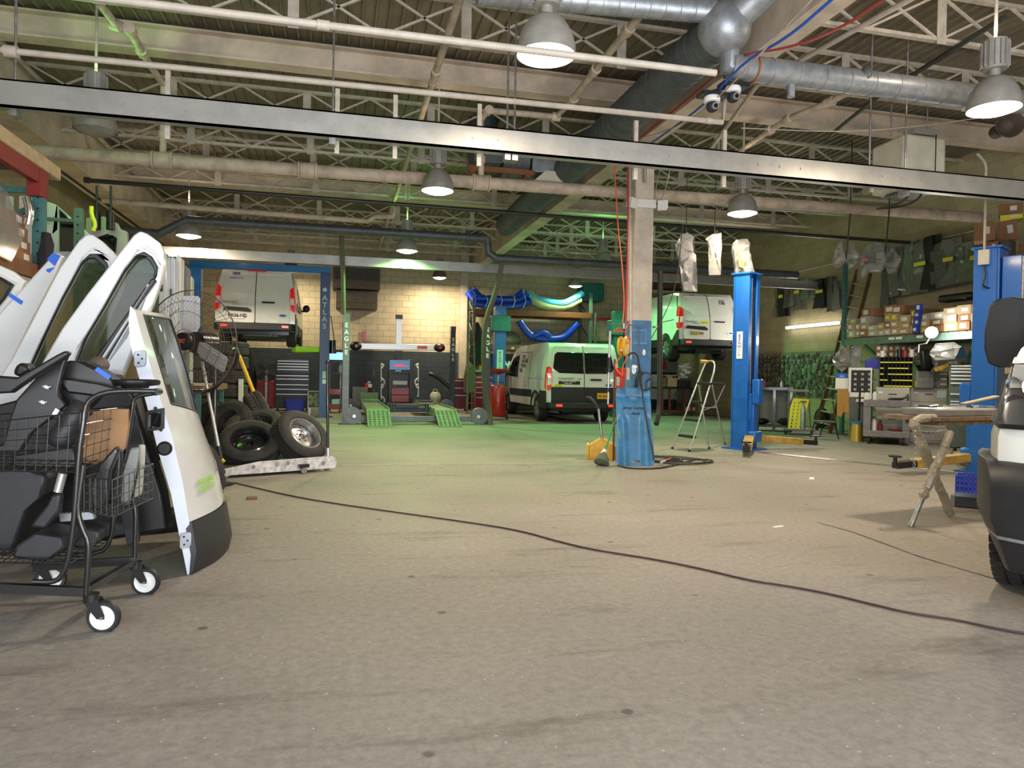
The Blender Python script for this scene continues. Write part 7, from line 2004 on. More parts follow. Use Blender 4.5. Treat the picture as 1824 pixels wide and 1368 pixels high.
solo('ratchet_strap', MB().ball(c, 0.06, 10, 8, (1.3, 1, 0.6)).tube([c, c + Vector((-0.12, 0, 0.05)), c + Vector((-0.02, 0, 0.1)), c + Vector((0.1, -0.05, 0.0))], 0.018, 6, 1), 'yellow', 'yellow strap bundle on the floor beside the white dolly', 'strap')
c = A(378, 805, Y=8.1)
solo('strap_buckle', MB().box(c, (0.06, 0.04, 0.1), 0.3), 'hose_orange', 'orange plastic buckle above the yellow strap bundle', 'buckle', bevel=0.006)
solo('floor_scrap', MB().box(A(449, 887, z=0.012), (0.09, 0.05, 0.024), 0.2), 'wood_brown', 'small dark block lying on the floor near the white dolly', 'block', bevel=0.004)
def CP(px, py, D):
 return EYE + ray(px, py) * D
def crect(x0, y0, x1, y1, D, depth, floor=False):
 """box facing the camera line of sight: returns (location of base centre, rz, size)"""
 global _r0, _f0h
 c = (CP((x0 + x1) / 2, y0, D) + CP((x0 + x1) / 2, y1, D)) / 2
 th = YAW + math.atan(((x0 + x1) / 2 - 912) / F)
 _r0, _f0h = Vector((math.cos(th), -math.sin(th), 0)), Vector((math.sin(th), math.cos(th), 0))
 w = (CP(x1, (y0 + y1) / 2, D) - CP(x0, (y0 + y1) / 2, D)).length
 zt_, zb_ = CP((x0 + x1) / 2, y0, D).z, CP((x0 + x1) / 2, y1, D).z
 if floor:
  zb_ = 0.0
 w *= math.cos(th - YAW)
 back_ = _f0h * depth / 2
 return Vector((c.x, c.y, zb_)) + Vector((back_.x, back_.y, 0)), -th, Vector((w, depth, zt_ - zb_))
def cthing(name, label, cat, x0, y0, x1, y1, D, depth, floor=False, group=None):
 loc, rz, s = crect(x0, y0, x1, y1, D, depth, floor)
 return thing(name, label, cat, loc, rz, group), s
_f0h = Vector((math.sin(YAW), math.cos(YAW), 0))
bl = A(1131, 829, z=0)
t = thing('mechanic_creeper', 'blue moulded plastic creeper with dark lettering leaning on the column base', 'creeper', (bl.x, bl.y, 0), -YAW)
HW, HH = 0.26, 1.06
lean_ = 0.30
def cw(v):
 x, y, z = v
 z2 = z / HH
 bulge = 0.0
 k = min(1.0, max(0.0, (0.62 - z2) / 0.5))
 bulge -= 0.05 * math.exp(-((abs(x) - 0.15) / 0.05) ** 2) * min(1, max(0, (0.66 - z2) / 0.08)) * 1.0
 if 0.80 < z2 < 0.88:
  bulge += 0.03 * math.sin((z2 - 0.80) / 0.08 * PI)
 return (x, y + bulge + z * lean_, z)
ol = [(-0.22, 0.0), (0.22, 0.0), (0.262, 0.04), (0.255, 0.35), (0.235, 0.6), (0.243, 0.75), (0.238, 1.0), (0.21, 1.05), (-0.21, 1.05), (-0.238, 1.0), (-0.243, 0.75), (-0.235, 0.6), (-0.255, 0.35), (-0.262, 0.04)]
slot = lambda cx, cz, w, h: [(cx - w, cz - h * .7), (cx - w * .6, cz - h), (cx + w * .6, cz - h), (cx + w, cz - h * .7), (cx + w, cz + h * .7), (cx + w * .6, cz + h), (cx - w * .6, cz + h), (cx - w, cz + h * .7)]
g = MB().prism([ol, slot(0, 0.055, 0.065, 0.016), slot(-0.20, 0.42, 0.014, 0.055), slot(0.20, 0.40, 0.014, 0.055)], (0, 0, 0), (1, 0, 0), (0, 0, 1), 0.035)
g = slice_mb(g, [(0, -0.24 + k * 0.02) for k in range(25)] + [(2, 0.05 * k) for k in range(1, 21)])
g.warp(cw)
put('moulded_board', g, 'bin_plastic', t, smooth=50)
put('headrest', MB().prism([(-0.11, 0.93), (0.13, 0.93), (0.13, 1.02), (-0.11, 1.02)], (0, -0.036, 0), (1, 0, 0), (0, 0, 1), 0.012).warp(lambda v: (v[0], v[1] + v[2] * lean_, v[2])), 'column_blue', t, bevel=0.004)
ta = (PI / 2 - math.atan(lean_), 0, 0)
text('lettering', 'Jersey Corner', 0.058, (0.0, -0.045 + 0.775 * lean_, 0.775), ta, 'ink', t, sx=0.9, shear=0.25, bold=0.001)
text('lettering', 'Auto', 0.055, (0.02, -0.045 + 0.70 * lean_, 0.70), ta, 'ink', t, sx=1.0, shear=0.5, bold=0.001)
for x in (-0.2, 0.2):
 for z in (0.05, 0.95):
  put('caster', MB().cyl((x - 0.012, 0.035 + z * lean_, z), (x + 0.012, 0.035 + z * lean_, z), 0.028, 12), 'black_plastic', t)
t, s = cthing('tool_box', 'yellow steel box on the floor left of the blue creeper', 'box', 1049, 788, 1098, 812, 10.35, 0.3, True)
put('box_body', MB().prism([(-s.x / 2, 0), (s.x / 2, 0), (s.x / 2, s.z * 0.75), (s.x * 0.1, s.z * 1.15), (-s.x * 0.1, s.z * 1.2), (-s.x / 2, s.z * 0.8)], (0, 0.13, 0), (1, 0, 0), (0, 0, 1), 0.26), 'yellow', t, bevel=0.008)
put('end_panel', MB().span((-s.x / 2 - 0.035, -0.15, 0), (-s.x / 2, 0.15, s.z * 0.85)), 'yellow', t, bevel=0.006)
q = [CP(1073, 787, 10.4), CP(1069, 755, 10.4), CP(1066, 728, 10.4), CP(1060, 718, 10.4), CP(1051, 709, 10.4), CP(1045, 707, 10.4)]
t = world_thing('pry_bar', 'black crooked handle standing in the yellow box', 'handle', q[0])
wput('shaft', MB().tube(q[:3], 0.02, 10, 1), 'steel', t)
wput('grip', MB().tube(q[2:], 0.026, 10, 2), 'black_plastic', t)
bt = A(1073, 826, z=0)
t = world_thing('broom', 'green handled broom with dark bristles leaning against the creeper', 'broom', bt)
h0, h1 = CP(1077, 806, 9.75), CP(1094, 752, 10.0)
wput('handle', MB().cyl(h0, h1, 0.012, 8), 'green_pole', t)
wput('ferrule', MB().cyl(CP(1074, 810, 9.75), CP(1078, 800, 9.75), 0.045, 10, 0.022), 'white_plastic', t)
g = MB().lathe(CP(1077, 803, 9.75), CP(1070, 830, 9.6) - CP(1077, 803, 9.75), [(0.02, 0.03), (0.055, 0.07), (0.09, 0.14), (0.1, 0.2), (0.06, 0.22), (0, 0.22)], 16)
for v_ in g.v:
 v_.z = max(v_.z, 0.004)
g.warp(lambda v: v + Vector((rb.uniform(-.006, .006), rb.uniform(-.006, .006), 0)))
wput('bristles', g, 'broom_green', t)
Dq = 10.25
t = world_thing('wooden_stick', 'brown wooden stick standing left of the column', 'stick', CP(1094, 800, Dq))
wput('stick', MB().cyl(CP(1095, 640, Dq), Vector((CP(1093, 800, Dq).x, CP(1093, 800, Dq).y, 0.0)), 0.016, 8), 'wood_brown', t)
t = world_thing('telescopic_pole', 'silver telescopic pole with black grips hanging left of the column', 'pole', CP(1083, 722, Dq))
wput('upper_tube', MB().cyl(CP(1087, 590, Dq), CP(1085, 637, Dq), 0.018, 10), 'alum', t)
wput('grip', MB().cyl(CP(1086, 637, Dq), CP(1085, 655, Dq), 0.028, 12).cyl(CP(1085, 655, Dq), CP(1085, 663, Dq), 0.045, 12), 'black_plastic', t)
wput('lower_tube', MB().cyl(CP(1084, 663, Dq), CP(1083, 720, Dq), 0.014, 10), 'alum', t)
wput('clamp', MB().cyl(CP(1083, 691, Dq), CP(1083, 698, Dq), 0.03, 10), 'black_plastic', t)
rc = CP(1108, 617, 9.95)
t = world_thing('cord_reel', 'yellow cord reel hanging beside the column', 'cord reel', rc)
wput('reel_drum', MB().lathe(rc - Vector((0.05, 0.03, 0)), (0.75, -0.6, 0), [(0, -0.005), (0.11, -0.005), (0.125, 0.01), (0.125, 0.03), (0.08, 0.035), (0.08, 0.07), (0.125, 0.075), (0.125, 0.095), (0.11, 0.11), (0, 0.11)], 28).warp(lambda v: (v[0], v[1], rc.z + (v[2] - rc.z) * 1.1)), 'yellow', t)
wput('hanger_bracket', MB().bar(rc + Vector((0, -0.06, 0)), rc + Vector((0.01, -0.05, 0.24)), 0.03, 0.012, up=(0, 1, 0)), 'black_metal', t)
wput('maker_label', MB().box(rc + Vector((-0.04, -0.13, -0.05)), (0.09, 0.006, 0.045), -0.9), 'white_plastic', t)
ba_ = CP(1101, 590, 9.95)
t = world_thing('reel_bracket', 'brown sloped steel plate carrying the reel by the column', 'bracket', ba_)
wput('sloped_plate', MB().pprism([CP(1089, 592, 9.85), CP(1117, 592, 9.85), CP(1115, 585, 10.1), CP(1100, 584, 10.1)], 0.01), 'rust', t)
wput('cross_rod', MB().cyl(CP(1088, 577, 9.95), CP(1126, 579, 10.05), 0.01, 8), 'steel', t)
wput('threaded_stem', MB().cyl(CP(1111, 586, 10.0), CP(1111, 576, 10.0), 0.03, 12), 'steel', t)
cable('air_hose', 'red coiled air line looping at the column below the reel', [CP(1122, 572, 9.95), CP(1112, 590, 9.9), CP(1116, 604, 9.85), CP(1124, 600, 9.9), CP(1120, 612, 9.9)], 0.008, 'hose_orange')
cable('air_hose', 'orange air line hanging in loops below the yellow reel', [CP(1112, 628, 9.9), CP(1100, 642, 9.85), CP(1095, 652, 9.85), CP(1102, 664, 9.85), CP(1110, 670, 9.85), CP(1108, 660, 9.85), CP(1112, 645, 9.85), CP(1118, 636, 9.9)], 0.009, 'hose_orange')
cable('air_hose', 'black hose arching over the tool holder on the column', [CP(1119, 633, 9.9), CP(1126, 628, 9.85), CP(1134, 630, 9.85), CP(1137, 641, 9.85), CP(1141, 665, 9.8), CP(1144, 700, 9.75), CP(1149, 735, 9.6), CP(1156, 775, 9.45), CP(1163, 805, 9.3), CP(1164, 820, 9.25)], 0.012, 'hose_black')
t = world_thing('tyre_gauge', 'grey digital tyre inflator gauge hanging on the column', 'gauge', CP(1129, 666, 9.9))
c = CP(1129, 657, 9.88)
wput('gauge_body', MB().prism([(-0.035, -0.05), (-0.02, -0.075), (0.02, -0.075), (0.035, -0.05), (0.042, 0.03), (0.03, 0.06), (-0.03, 0.06), (-0.042, 0.03)], c, _r0, (0, 0, 1), 0.04), 'galv', t, bevel=0.01)
wput('display', MB().prism([(-0.03, 0.015), (0.03, 0.015), (0.03, 0.04), (-0.03, 0.04)], c - Vector((0, 0.043, 0)) + Vector((0, 0.002, 0)), _r0, (0, 0, 1), 0.004), 'paper', t)
t = world_thing('hand_tool', 'black pistol grip tool hanging low on the column', 'tool', CP(1134, 690, 9.9))
wput('tool_body', MB().tube([CP(1142, 662, 9.88), CP(1138, 668, 9.86), CP(1134, 676, 9.86), CP(1133, 690, 9.88)], [0.03, 0.035, 0.03, 0.028, 0.024, 0.024], 10, 1), 'black_plastic', t)
c = CP(1151, 679, 10.0)
t = world_thing('steering_wheel', 'black steering wheel ring hung at the right of the column', 'wheel', c)
g = MB()
rp_ = []
for k in range(25):
 a = 2 * PI * k / 24
 rp_.append(c + _r0 * math.cos(a) * 0.085 + Vector((0, 0, 1)) * math.sin(a) * 0.12)
wput('rim', g.tube(rp_, 0.013, 8), 'black_plastic', t)
wput('spokes', MB().cyl(c - Vector((0, 0, 0.11)), c + Vector((0.0, 0, 0.0)), 0.016, 8).cyl(c, c + _r0 * 0.08 + Vector((0, 0, 0.05)), 0.014, 8), 'black_plastic', t)
solo('spray_can', MB().cyl(CP(1118, 676, 9.9), CP(1119, 655, 9.9), 0.03, 12), 'cab_beige', 'pale can held on the left face of the column', 'can')
solo('red_clamp', MB().bar(CP(1108, 690, 9.9), CP(1110, 655, 9.9), 0.05, 0.06).bar(CP(1105, 692, 9.88), CP(1107, 672, 9.88), 0.03, 0.03), 'red', 'red clamp hanging left of the column', 'clamp', bevel=0.006)
t = world_thing('tool_holder', 'blue steel tool holder bolted on the column', 'tool holder', CP(1138, 612, 10.1))
for y_ in (588, 611):
 wput('cross_bar', MB().bar(CP(1126, y_, 9.98), CP(1152, y_ + 0.5, 9.98), 0.02, 0.025), 'column_blue', t)
for x_ in (1128, 1138, 1149):
 wput('side_bar', MB().bar(CP(x_, 588, 9.98), CP(x_, 612, 9.98), 0.02, 0.015), 'column_blue', t)
wput('hook_rod', MB().cyl(CP(1137.5, 583, 9.94), CP(1138, 660, 9.94), 0.008, 8), 'black_metal', t)
solo('white_glove', MB().ball(CP(1147, 628, 9.95), 0.03, 10, 8, (0.8, 0.7, 1.5)), 'skin_white', 'dirty white rag tucked at the right edge of the column', 'rag')
cc = A(1200, 822, z=0)
pts = []
for k in range(90):
 a = k * 0.33
 rr = 0.36 + 0.10 * math.sin(k * 0.21)
 pts.append(Vector((cc.x + math.cos(a) * rr * 1.1 + 0.22 * math.sin(k * 0.09), cc.y + math.sin(a) * rr * 0.85 + 0.1 * math.cos(k * 0.13), 0.014 + 0.012 * (k % 7) / 7 + 0.01 * (k / 90))))
pts = [A(1100, 829, z=0.014), A(1120, 834, z=0.014), A(1150, 835, z=0.014), A(1185, 833, z=0.014)] + pts
cable('air_hose', 'black air hose lying in loops on the floor right of the creeper', pts, 0.012, 'hose_black', smooth=1)
a, b = A(1178, 823, z=0.05), A(1194, 817, z=0.05)
t = world_thing('air_coupler', 'red and silver air coupler lying on the hose loops', 'coupler', a)
wput('sleeve', MB().cyl(a.lerp(b, 0.3), b, 0.014, 10), 'red', t)
wput('tip', MB().cyl(a, a.lerp(b, 0.32), 0.02, 10), 'silver_strip', t)
cable('thin_cord', 'thin yellowish cord trailing on the floor by the stepladder', [A(1165, 806, z=0.005), A(1190, 798, z=0.005), A(1215, 796, z=0.005), A(1235, 792, z=0.005), A(1230, 798, z=0.005), A(1205, 801, z=0.005)], 0.005, 'pipe_beige')
cable('extension_cord', 'long dark maroon cord snaking right across the foreground floor', [A(x, y, z=0.009) for x, y in ((398, 855), (440, 865), (520, 884), (610, 899), (740, 917), (860, 934), (930, 946), (1000, 966), (1060, 980), (1160, 995), (1250, 1013), (1340, 1035), (1400, 1043), (1480, 1058), (1560, 1078), (1620, 1092), (1700, 1103), (1770, 1119), (1840, 1131))], 0.0065, 'cord_maroon')
cable('thin_cord', 'faint dark cord lying on the green lit floor beyond the dolly', [A(x, y, z=0.005) for x, y in ((600, 829), (660, 828), (760, 827), (860, 826), (980, 827))], 0.005, 'pipe_beige')
F1, F2 = A(1198, 800, z=0), A(1228, 805, z=0)
G1, G2 = A(1263, 800, z=0), A(1291, 792, z=0)
P1_, P2_ = CP(1241, 685, 11.85), CP(1265, 686, 11.6)
T1, T2 = CP(1255, 650, 12.0), CP(1274, 653, 11.8)
t = world_thing('step_ladder', 'silver stepladder with black treads standing behind the creeper', 'ladder', (F1 + G2) / 2)
wput('front_rail', MB().tube([F1, P1_, T1, CP(1259, 644, 12.0), CP(1270, 642, 11.85), T2, P2_, F2], 0.014, 10, 1), 'alum', t)
for k, f in enumerate((0.2, 0.45, 0.72)):
 a, b = F1.lerp(P1_, f), F2.lerp(P2_, f)
 bk_ = Vector((0.10, 0.09, 0))
 g = MB().pprism([a, b, b + bk_, a + bk_], 0.035)
 wput('tread', g, 'black_plastic', t, bevel=0.006)
bk_ = (CP(1291, 686, 11.9) - P2_)
wput('platform', MB().pprism([P1_, P2_, P2_ + bk_, P1_ + bk_], 0.04), 'black_plastic', t, bevel=0.008)
wput('rear_leg', MB().cyl(P1_ + Vector((0.05, 0.03, 0)), G1, 0.012, 8), 'alum', t)
wput('rear_leg', MB().cyl(P2_ + Vector((0.05, 0.03, 0)), G2, 0.012, 8), 'alum', t)
for f in (0.35, 0.75):
 wput('rear_brace', MB().cyl((P1_ + Vector((0.05, 0.03, 0))).lerp(G1, f), (P2_ + Vector((0.05, 0.03, 0))).lerp(G2, f), 0.008, 8), 'alum', t)
wput('tray_arm', MB().cyl(P2_ + bk_, P2_.lerp(G2, 0.32), 0.009, 8).cyl(P2_.lerp(G2, 0.32), P1_.lerp(G1, 0.4), 0.009, 8), 'alum', t)
for f in (F1, F2, G1, G2):
 wput('rubber_foot', MB().cyl(f + Vector((0, 0, 0.0)), f + Vector((0, 0, 0.04)), 0.022, 10), 'black_plastic', t)
solo('yellow_rag', MB().box(CP(1254, 644, 11.75), (0.13, 0.06, 0.05), 0.2, 0.3), 'arm_yellow', 'yellow cloth draped on the top loop of the stepladder', 'rag', bevel=0.01)
def hang_bag(label, outline, D, m_='plastic_wrap', strips=(), t=0.10, group=None, inner=None, hook=True):
 P = [CP(x, y, D) for x, y in outline]
 o = P[0]
 zs_ = max(p.z for p in P)
 cx_ = sum((p - EYE).dot(_r0) for p in P) / len(P)
 base_ = sum(P, Vector()) / len(P)
 q = world_thing('hanging_bag', label, 'bag', (base_.x, base_.y, min(p.z for p in P)), group)
 uv = [((p - base_).dot(_r0), p.z - base_.z) for p in P]
 g = MB().prism(uv, base_ + _f0h * t / 2, _r0, (0, 0, 1), t)
 zz_ = [u[1] for u in uv]
 g = slice_mb(MB().prism(uv, (0, t / 2, 0), (1, 0, 0), (0, 0, 1), t), [(2, min(zz_) + (max(zz_) - min(zz_)) * k / 6) for k in range(1, 6)] + [(0, min(u[0] for u in uv) + (max(u[0] for u in uv) - min(u[0] for u in uv)) * k / 5) for k in range(1, 5)])
 R = Matrix.Rotation(math.atan2(_r0.y, _r0.x), 3, 'Z')
 g.v = [base_ + R @ Vector((v.x + rb.uniform(-.012, .012), v.y * (0.5 + 0.6 * rb.random()) + rb.uniform(-.015, .015), v.z)) for v in g.v]
 wput('bag_film', g, m_, q, smooth=20)
 for st in strips:
  S_ = [CP(x, y, D - 0.16) for x, y in st]
  wput('yellow_tag', MB().pprism(S_, 0.006), 'label_yellow', q)
 if inner:
  I_ = [CP(x, y, D) for x, y in inner[0]]
  wput('wrapped_part', MB().pprism(I_, 0.04), inner[1], q, bevel=0.008)
 return q
hang_bag('long clear bag with dark parts hanging leftmost over the raised right van', [(1203, 436), (1212, 420), (1225, 415), (1234, 424), (1234, 450), (1240, 455), (1241, 520), (1216, 518), (1210, 470)], 12.0, t=0.16, inner=(((1208, 440), (1213, 440), (1218, 516), (1214, 516)), 'cladding'))
hang_bag('slim clear bag with three yellow tags hanging between the other bags', [(1257, 426), (1266, 418), (1284, 416), (1283, 490), (1263, 490), (1262, 430)], 12.0, t=0.08,
         strips=[((1270, 434), (1278, 435), (1278, 438), (1270, 437)), ((1270, 460), (1278, 460), (1278, 462), (1270, 462)), ((1270, 475), (1278, 475), (1278, 478), (1270, 477))])
hang_bag('clear bag with one long yellow tag standing on top of the blue lift post', [(1305, 435), (1311, 428), (1330, 427), (1335, 436), (1334, 450), (1343, 488), (1309, 488), (1307, 460)], 12.3, t=0.16,
         strips=[((1314, 452), (1318, 451), (1327, 478), (1317, 475))])
for k, x in enumerate((1222, 1273)):
 a = CP(x, 418, 12.0)
 solo('hook_rod', MB().cyl(a, (a.x, a.y, 5.2), 0.006, 6), 'pipe_dark', ('wire holding the leftmost long clear bag', 'wire holding the slim clear bag with yellow tags')[k], 'wire')
da_, db_ = A(1352, 806, z=0), A(1748, 846, z=0)
dd_ = (db_ - da_).normalized()
solo('drain_channel', MB().bar(da_ + Vector((0, 0, 0.002)), db_ + Vector((0, 0, 0.002)), 0.16, 0.012), 'steel', 'narrow steel cover strip set in the floor between the blue lift posts', 'floor strip', smooth=0)
g = MB()
cr = [A(x, y, z=0.0015) for x, y in ((1455, 930), (1520, 948), (1580, 970), (1640, 992), (1700, 1010), (1790, 1036))]
for a, b in zip(cr, cr[1:]):
 g.bar(a, b, 0.018, 0.002)
o = struct('floor_crack', g, 'pipe_dark', smooth=0)
solo('paper_scrap', MB().box(A(1386, 938, z=0.003), (0.11, 0.03, 0.003), 0.3), 'paper', 'small yellowish paper scrap on the open floor', 'scrap', smooth=0)
solo('paper_scrap', MB().box(A(1446, 852, z=0.003), (0.2, 0.05, 0.003), 0.9), 'paper', 'white paper scrap on the floor near the drain strip', 'scrap', smooth=0)
rr8 = random.Random(11)
E0, E1 = A(1503, 606, z=2.10), A(1752, 590, z=2.10)
ux = (E1 - E0).normalized()
LR = (E1 - E0).length
angR = math.atan2(ux.y, ux.x)
nx_ = Vector((-ux.y, ux.x, 0))            # towards the wall
if nx_.x < 0:
 nx_ = -nx_
def R8(s, d, z):
 return Vector((E0.x, E0.y, 0)) + ux * s + nx_ * d + Vector((0, 0, z))
t = world_thing('pallet_rack', 'green grey rack shelf loaded with small parts boxes on the right', 'rack', R8(0, 0, 0))
hi = CP(1505, 470, 16.0).z
for (s, d, h_) in ((0, 0, hi), (0, 1.0, hi), (LR, 0, 2.6), (LR, 1.0, 2.6)):
 u = wput('upright', MB().bar(R8(s, d, 0), R8(s, d, h_), 0.08, 0.07), 'rack_teal', t)
 g = MB()
 for k in range(int(h_ / 0.1)):
  c = R8(s, d, 0.1 + k * 0.1) - _f0h * 0.046
  g.cyl(c, c - _f0h * 0.004, 0.012, 6)
 wput('upright_slots', g, 'ink', u)
for d in (0.0, 1.0):
 wput('shelf_beam', MB().bar(R8(0, d, 2.05), R8(LR, d, 2.05), 0.05, 0.14), 'rack_green', t)
g = MB()
for k in range(9):
 g.bar(R8(0.2 + k * LR / 9, 0.05, 2.13), R8(0.2 + k * LR / 9, 0.95, 2.13), 0.35, 0.02)
wput('shelf_deck', g, 'wood', t)
for s in (0.35, LR - 0.35):
 wput('brace', MB().bar(R8(s - 0.3 if s > 1 else s - 0.3, 0.5, 2.0), R8(s + (0.5 if s < 1 else -0.5), 0.5, 1.5), 0.04, 0.05), 'rack_teal', t)
for px in (1551, 1588, 1690):
 q = A(px, 604, z=2.05)
 k = (q - E0).dot(ux)
 wput('paper_label', MB().bar(R8(k, -0.03, 2.07), R8(k + 0.16, -0.03, 2.07), 0.004, 0.05), 'paper', t)
bprot = {}
def shelf_box(s, d, z, w, dp, h, m_, label, group, rz=0.0, twolab=False):
 key = m_
 t_ = thing('parts_box', label, 'box', R8(s, d + dp / 2, z), angR + rz, group)
 put('carton', MB().box((0, 0, h / 2), (w, dp, h)), m_, t_, smooth=0)
 sgn = 1 if nx_.dot(Vector((-math.sin(angR), math.cos(angR), 0))) > 0 else -1
 put('paper_label', MB().box((w * rr8.uniform(-.15, .15), -sgn * (dp / 2 + 0.002), h * 0.5), (w * 0.5, 0.003, h * rr8.uniform(.35, .6))), 'label_yellow' if rr8.random() < 0.1 else 'paper', t_, smooth=0)
 return t_
s = 0.08
zone = 0
while s < LR - 0.15:
 far = s < LR * 0.55
 w = rr8.uniform(0.15, 0.3) if far else rr8.uniform(0.2, 0.34)
 z = 2.15
 nmax = rr8.choice((2, 3, 3)) if far else rr8.choice((3, 3, 4))
 hh = 0
 for k in range(nmax):
  h = rr8.uniform(0.11, 0.17)
  lv = 'bottom row' if k == 0 else 'upper rows'
  part_ = 'far half' if far else 'near half'
  m_ = rr8.choice(('cardboard_pale', 'cardboard_pale', 'cardboard', 'cab_beige'))
  shelf_box(s + w / 2, rr8.uniform(0.02, 0.06), z, w - 0.012, 0.4, h - 0.003, m_, 'small labelled parts box, %s on the %s of the green shelf' % (lv, part_), 'parts boxes %s %s' % (lv, part_), rr8.uniform(-.04, .04))
  z += h
 if far and rr8.random() < 0.45:
  shelf_box(s + w / 2, 0.1, z, 0.34, 0.4, 0.17, 'cardboard_tan', 'larger orange brown carton lying on the small boxes of the shelf', 'larger cartons on the small boxes', rr8.uniform(-.15, .15))
 s += w
q = A(1650, 575, z=2.3)
for k in range(4):
 shelf_box(LR * 0.55 + 0.1 + 0.02 * k, -0.03, 2.15 + 0.14 * k, 0.14, 0.06, 0.135, 'box_blue', 'blue printed box %s in the blue stack on the shelf' % ('at the bottom', 'second from the bottom', 'third from the bottom', 'at the top')[k], 'blue boxes on the shelf')
sb_ = LR * 0.8
solo('black_bundle', MB().bar(R8(sb_ - 0.5, 0.3, 2.78), R8(sb_ + 0.25, 0.3, 2.78), 0.25, 0.14), 'black_plastic', 'black soft bundle lying on top of the near boxes', 'bundle', bevel=0.05)
lc = CP(1659, 592, 13.2)
t = world_thing('work_lamp', 'blazing white work lamp clipped on the shelf beam', 'lamp', lc - Vector((0, 0, 0.05)))
wput('reflector_shell', MB().lathe(lc, (-0.55, -0.8, -0.1), [(0.0, -0.1), (0.05, -0.09), (0.11, 0.02), (0.105, 0.025), (0.05, -0.08), (0, -0.085)], 20), 'dome_metal', t)
wput('bulb', MB().ball(lc, 0.06, 14, 10), 'work_on', t)
wput('arm', MB().tube([lc + Vector((0.05, 0.05, -0.05)), CP(1650, 612, 13.3), CP(1637, 614, 13.4), CP(1636, 628, 13.4)], 0.015, 8), 'steel', t)
light('POINT', lc - Vector((0.15, 0.22, 0.08)), 28, (1.0, 0.95, 0.88), 0.08)
XW = XR - 0.06
f0, f1 = A(1404, 584, X=XW), A(1497, 575, X=XW)
t = world_thing('strip_light', 'bright fluorescent tube on the right wall above the hanging parts', 'strip light', f0)
wput('tube', MB().cyl(f0 - Vector((0.05, 0, 0)), f1 - Vector((0.05, 0, 0)), 0.035, 12), 'tube_on', t)
wput('batten', MB().bar(f0 + Vector((0.02, 0, 0.0)), f1 + Vector((0.02, 0, 0.0)), 0.08, 0.06), 'white_plastic', t)
fm = (f0 + f1) / 2
light('AREA', (fm.x - 0.12, fm.y, fm.z), 60, (1, 0.93, 0.78), (f1 - f0).length, (0, PI / 2, 0) if False else (PI / 2, 0, PI / 2), 0.1)
pw0, pw1 = A(1338, 616, X=XW), A(1506, 612, X=XW)
zt8 = 1.95
t = world_thing('pegboard', 'long pegboard on the right wall covered with small bagged parts', 'pegboard', (XW, (pw0.y + pw1.y) / 2, 0.75))
wput('board', MB().span((XW - 0.02, min(pw0.y, pw1.y), 0.8), (XW + 0.02, max(pw0.y, pw1.y), zt8)), 'pegboard', t, smooth=0)
def small_part(name, kind, m_):
 o = thing(name, 'x', 'bagged part', (0, 0, 0))
 if kind == 0:
  g = MB().box((-0.04, 0, -0.06), (0.06, 0.09, 0.11))
 elif kind == 1:
  g = MB().cyl((-0.05, -0.01, -0.04), (-0.05, 0.01, -0.04), 0.055, 12).box((-0.04, 0, -0.1), (0.03, 0.05, 0.05))
 elif kind == 2:
  g = MB().prism([(-0.05, -0.14), (0.045, -0.15), (0.055, -0.03), (0, 0.0), (-0.055, -0.02)], (-0.07, 0, 0), (0, 1, 0), (0, 0, 1), 0.04)
 else:
  g = MB().ball((-0.05, 0, -0.07), 0.055, 10, 7, (0.8, 1, 1.2))
 put('packet', g, m_, o, smooth=30)
 put('hang_card', MB().box((-0.075, 0.0, -0.03), (0.004, 0.05, 0.04)), 'parts_pale', o, smooth=0)
 return o
protos = [[small_part('bagged_part', k, m_) for k in range(4)] for m_ in ('parts_brown', 'parts_grey', 'parts_green')]
y_lo, y_hi = min(pw0.y, pw1.y), max(pw0.y, pw1.y)
cnt = 0
used_ = set()
for r in range(8):
 z = zt8 - 0.06 - r * 0.135
 y = y_hi - 0.1
 while y > y_lo + 0.08:
  fr_ = (y_hi - y) / (y_hi - y_lo)
  if cnt < 280:
   band = 0 if fr_ < 0.42 else 2
   if rr8.random() < 0.25:
    band = 1
   pr = protos[band][rr8.randrange(4)]
   where = ('brownish small part packet hung on the far end of the pegboard', 'grey small part packet with a pale card hung on the pegboard', 'greenish clear small part bag hung on the near end of the pegboard')[band]
   grp = ('brown packets on the pegboard', 'grey packets on the pegboard', 'green packets on the pegboard')[band]
   if id(pr) not in used_:
    used_.add(id(pr))
    o = pr
    o.location = (XW - 0.03, y, z)
    o['label'] = where; o['group'] = grp
   else:
    o = dup(pr, (XW - 0.02 - rr8.uniform(0, 0.03), y + rr8.uniform(-.02, .02), z + rr8.uniform(-.03, .03)), None, where, grp)
   sc_ = rr8.uniform(0.9, 1.5) if band == 2 else rr8.uniform(0.8, 1.15)
   o.scale = (sc_, sc_, sc_)
   o.rotation_euler = (rr8.uniform(-.2, .2), 0, rr8.uniform(-.3, .3))
   cnt += 1
  y -= rr8.uniform(0.17, 0.23)
t, s = cthing('work_bench', 'black steel bench below the far end of the pegboard', 'bench', 1346, 690, 1412, 757, 16.6, 0.55, True)
put('bench_top', MB().span((-s.x / 2, -0.28, s.z - 0.06), (s.x / 2, 0.28, s.z)), 'black_metal', t)
for x in (-s.x / 2 + 0.04, 0.0, s.x / 2 - 0.04):
 for y in (-0.24, 0.24):
  put('leg', MB().span((x - 0.03, y - 0.03, 0), (x + 0.03, y + 0.03, s.z - 0.06)), 'black_metal', t)
put('bottom_shelf', MB().span((-s.x / 2, -0.26, 0.1), (s.x / 2, 0.26, 0.14)), 'black_metal', t)
put('back_sheet', MB().span((-s.x / 2, 0.255, 0.2), (s.x / 2, 0.27, s.z - 0.06)), 'cab_grey', t)
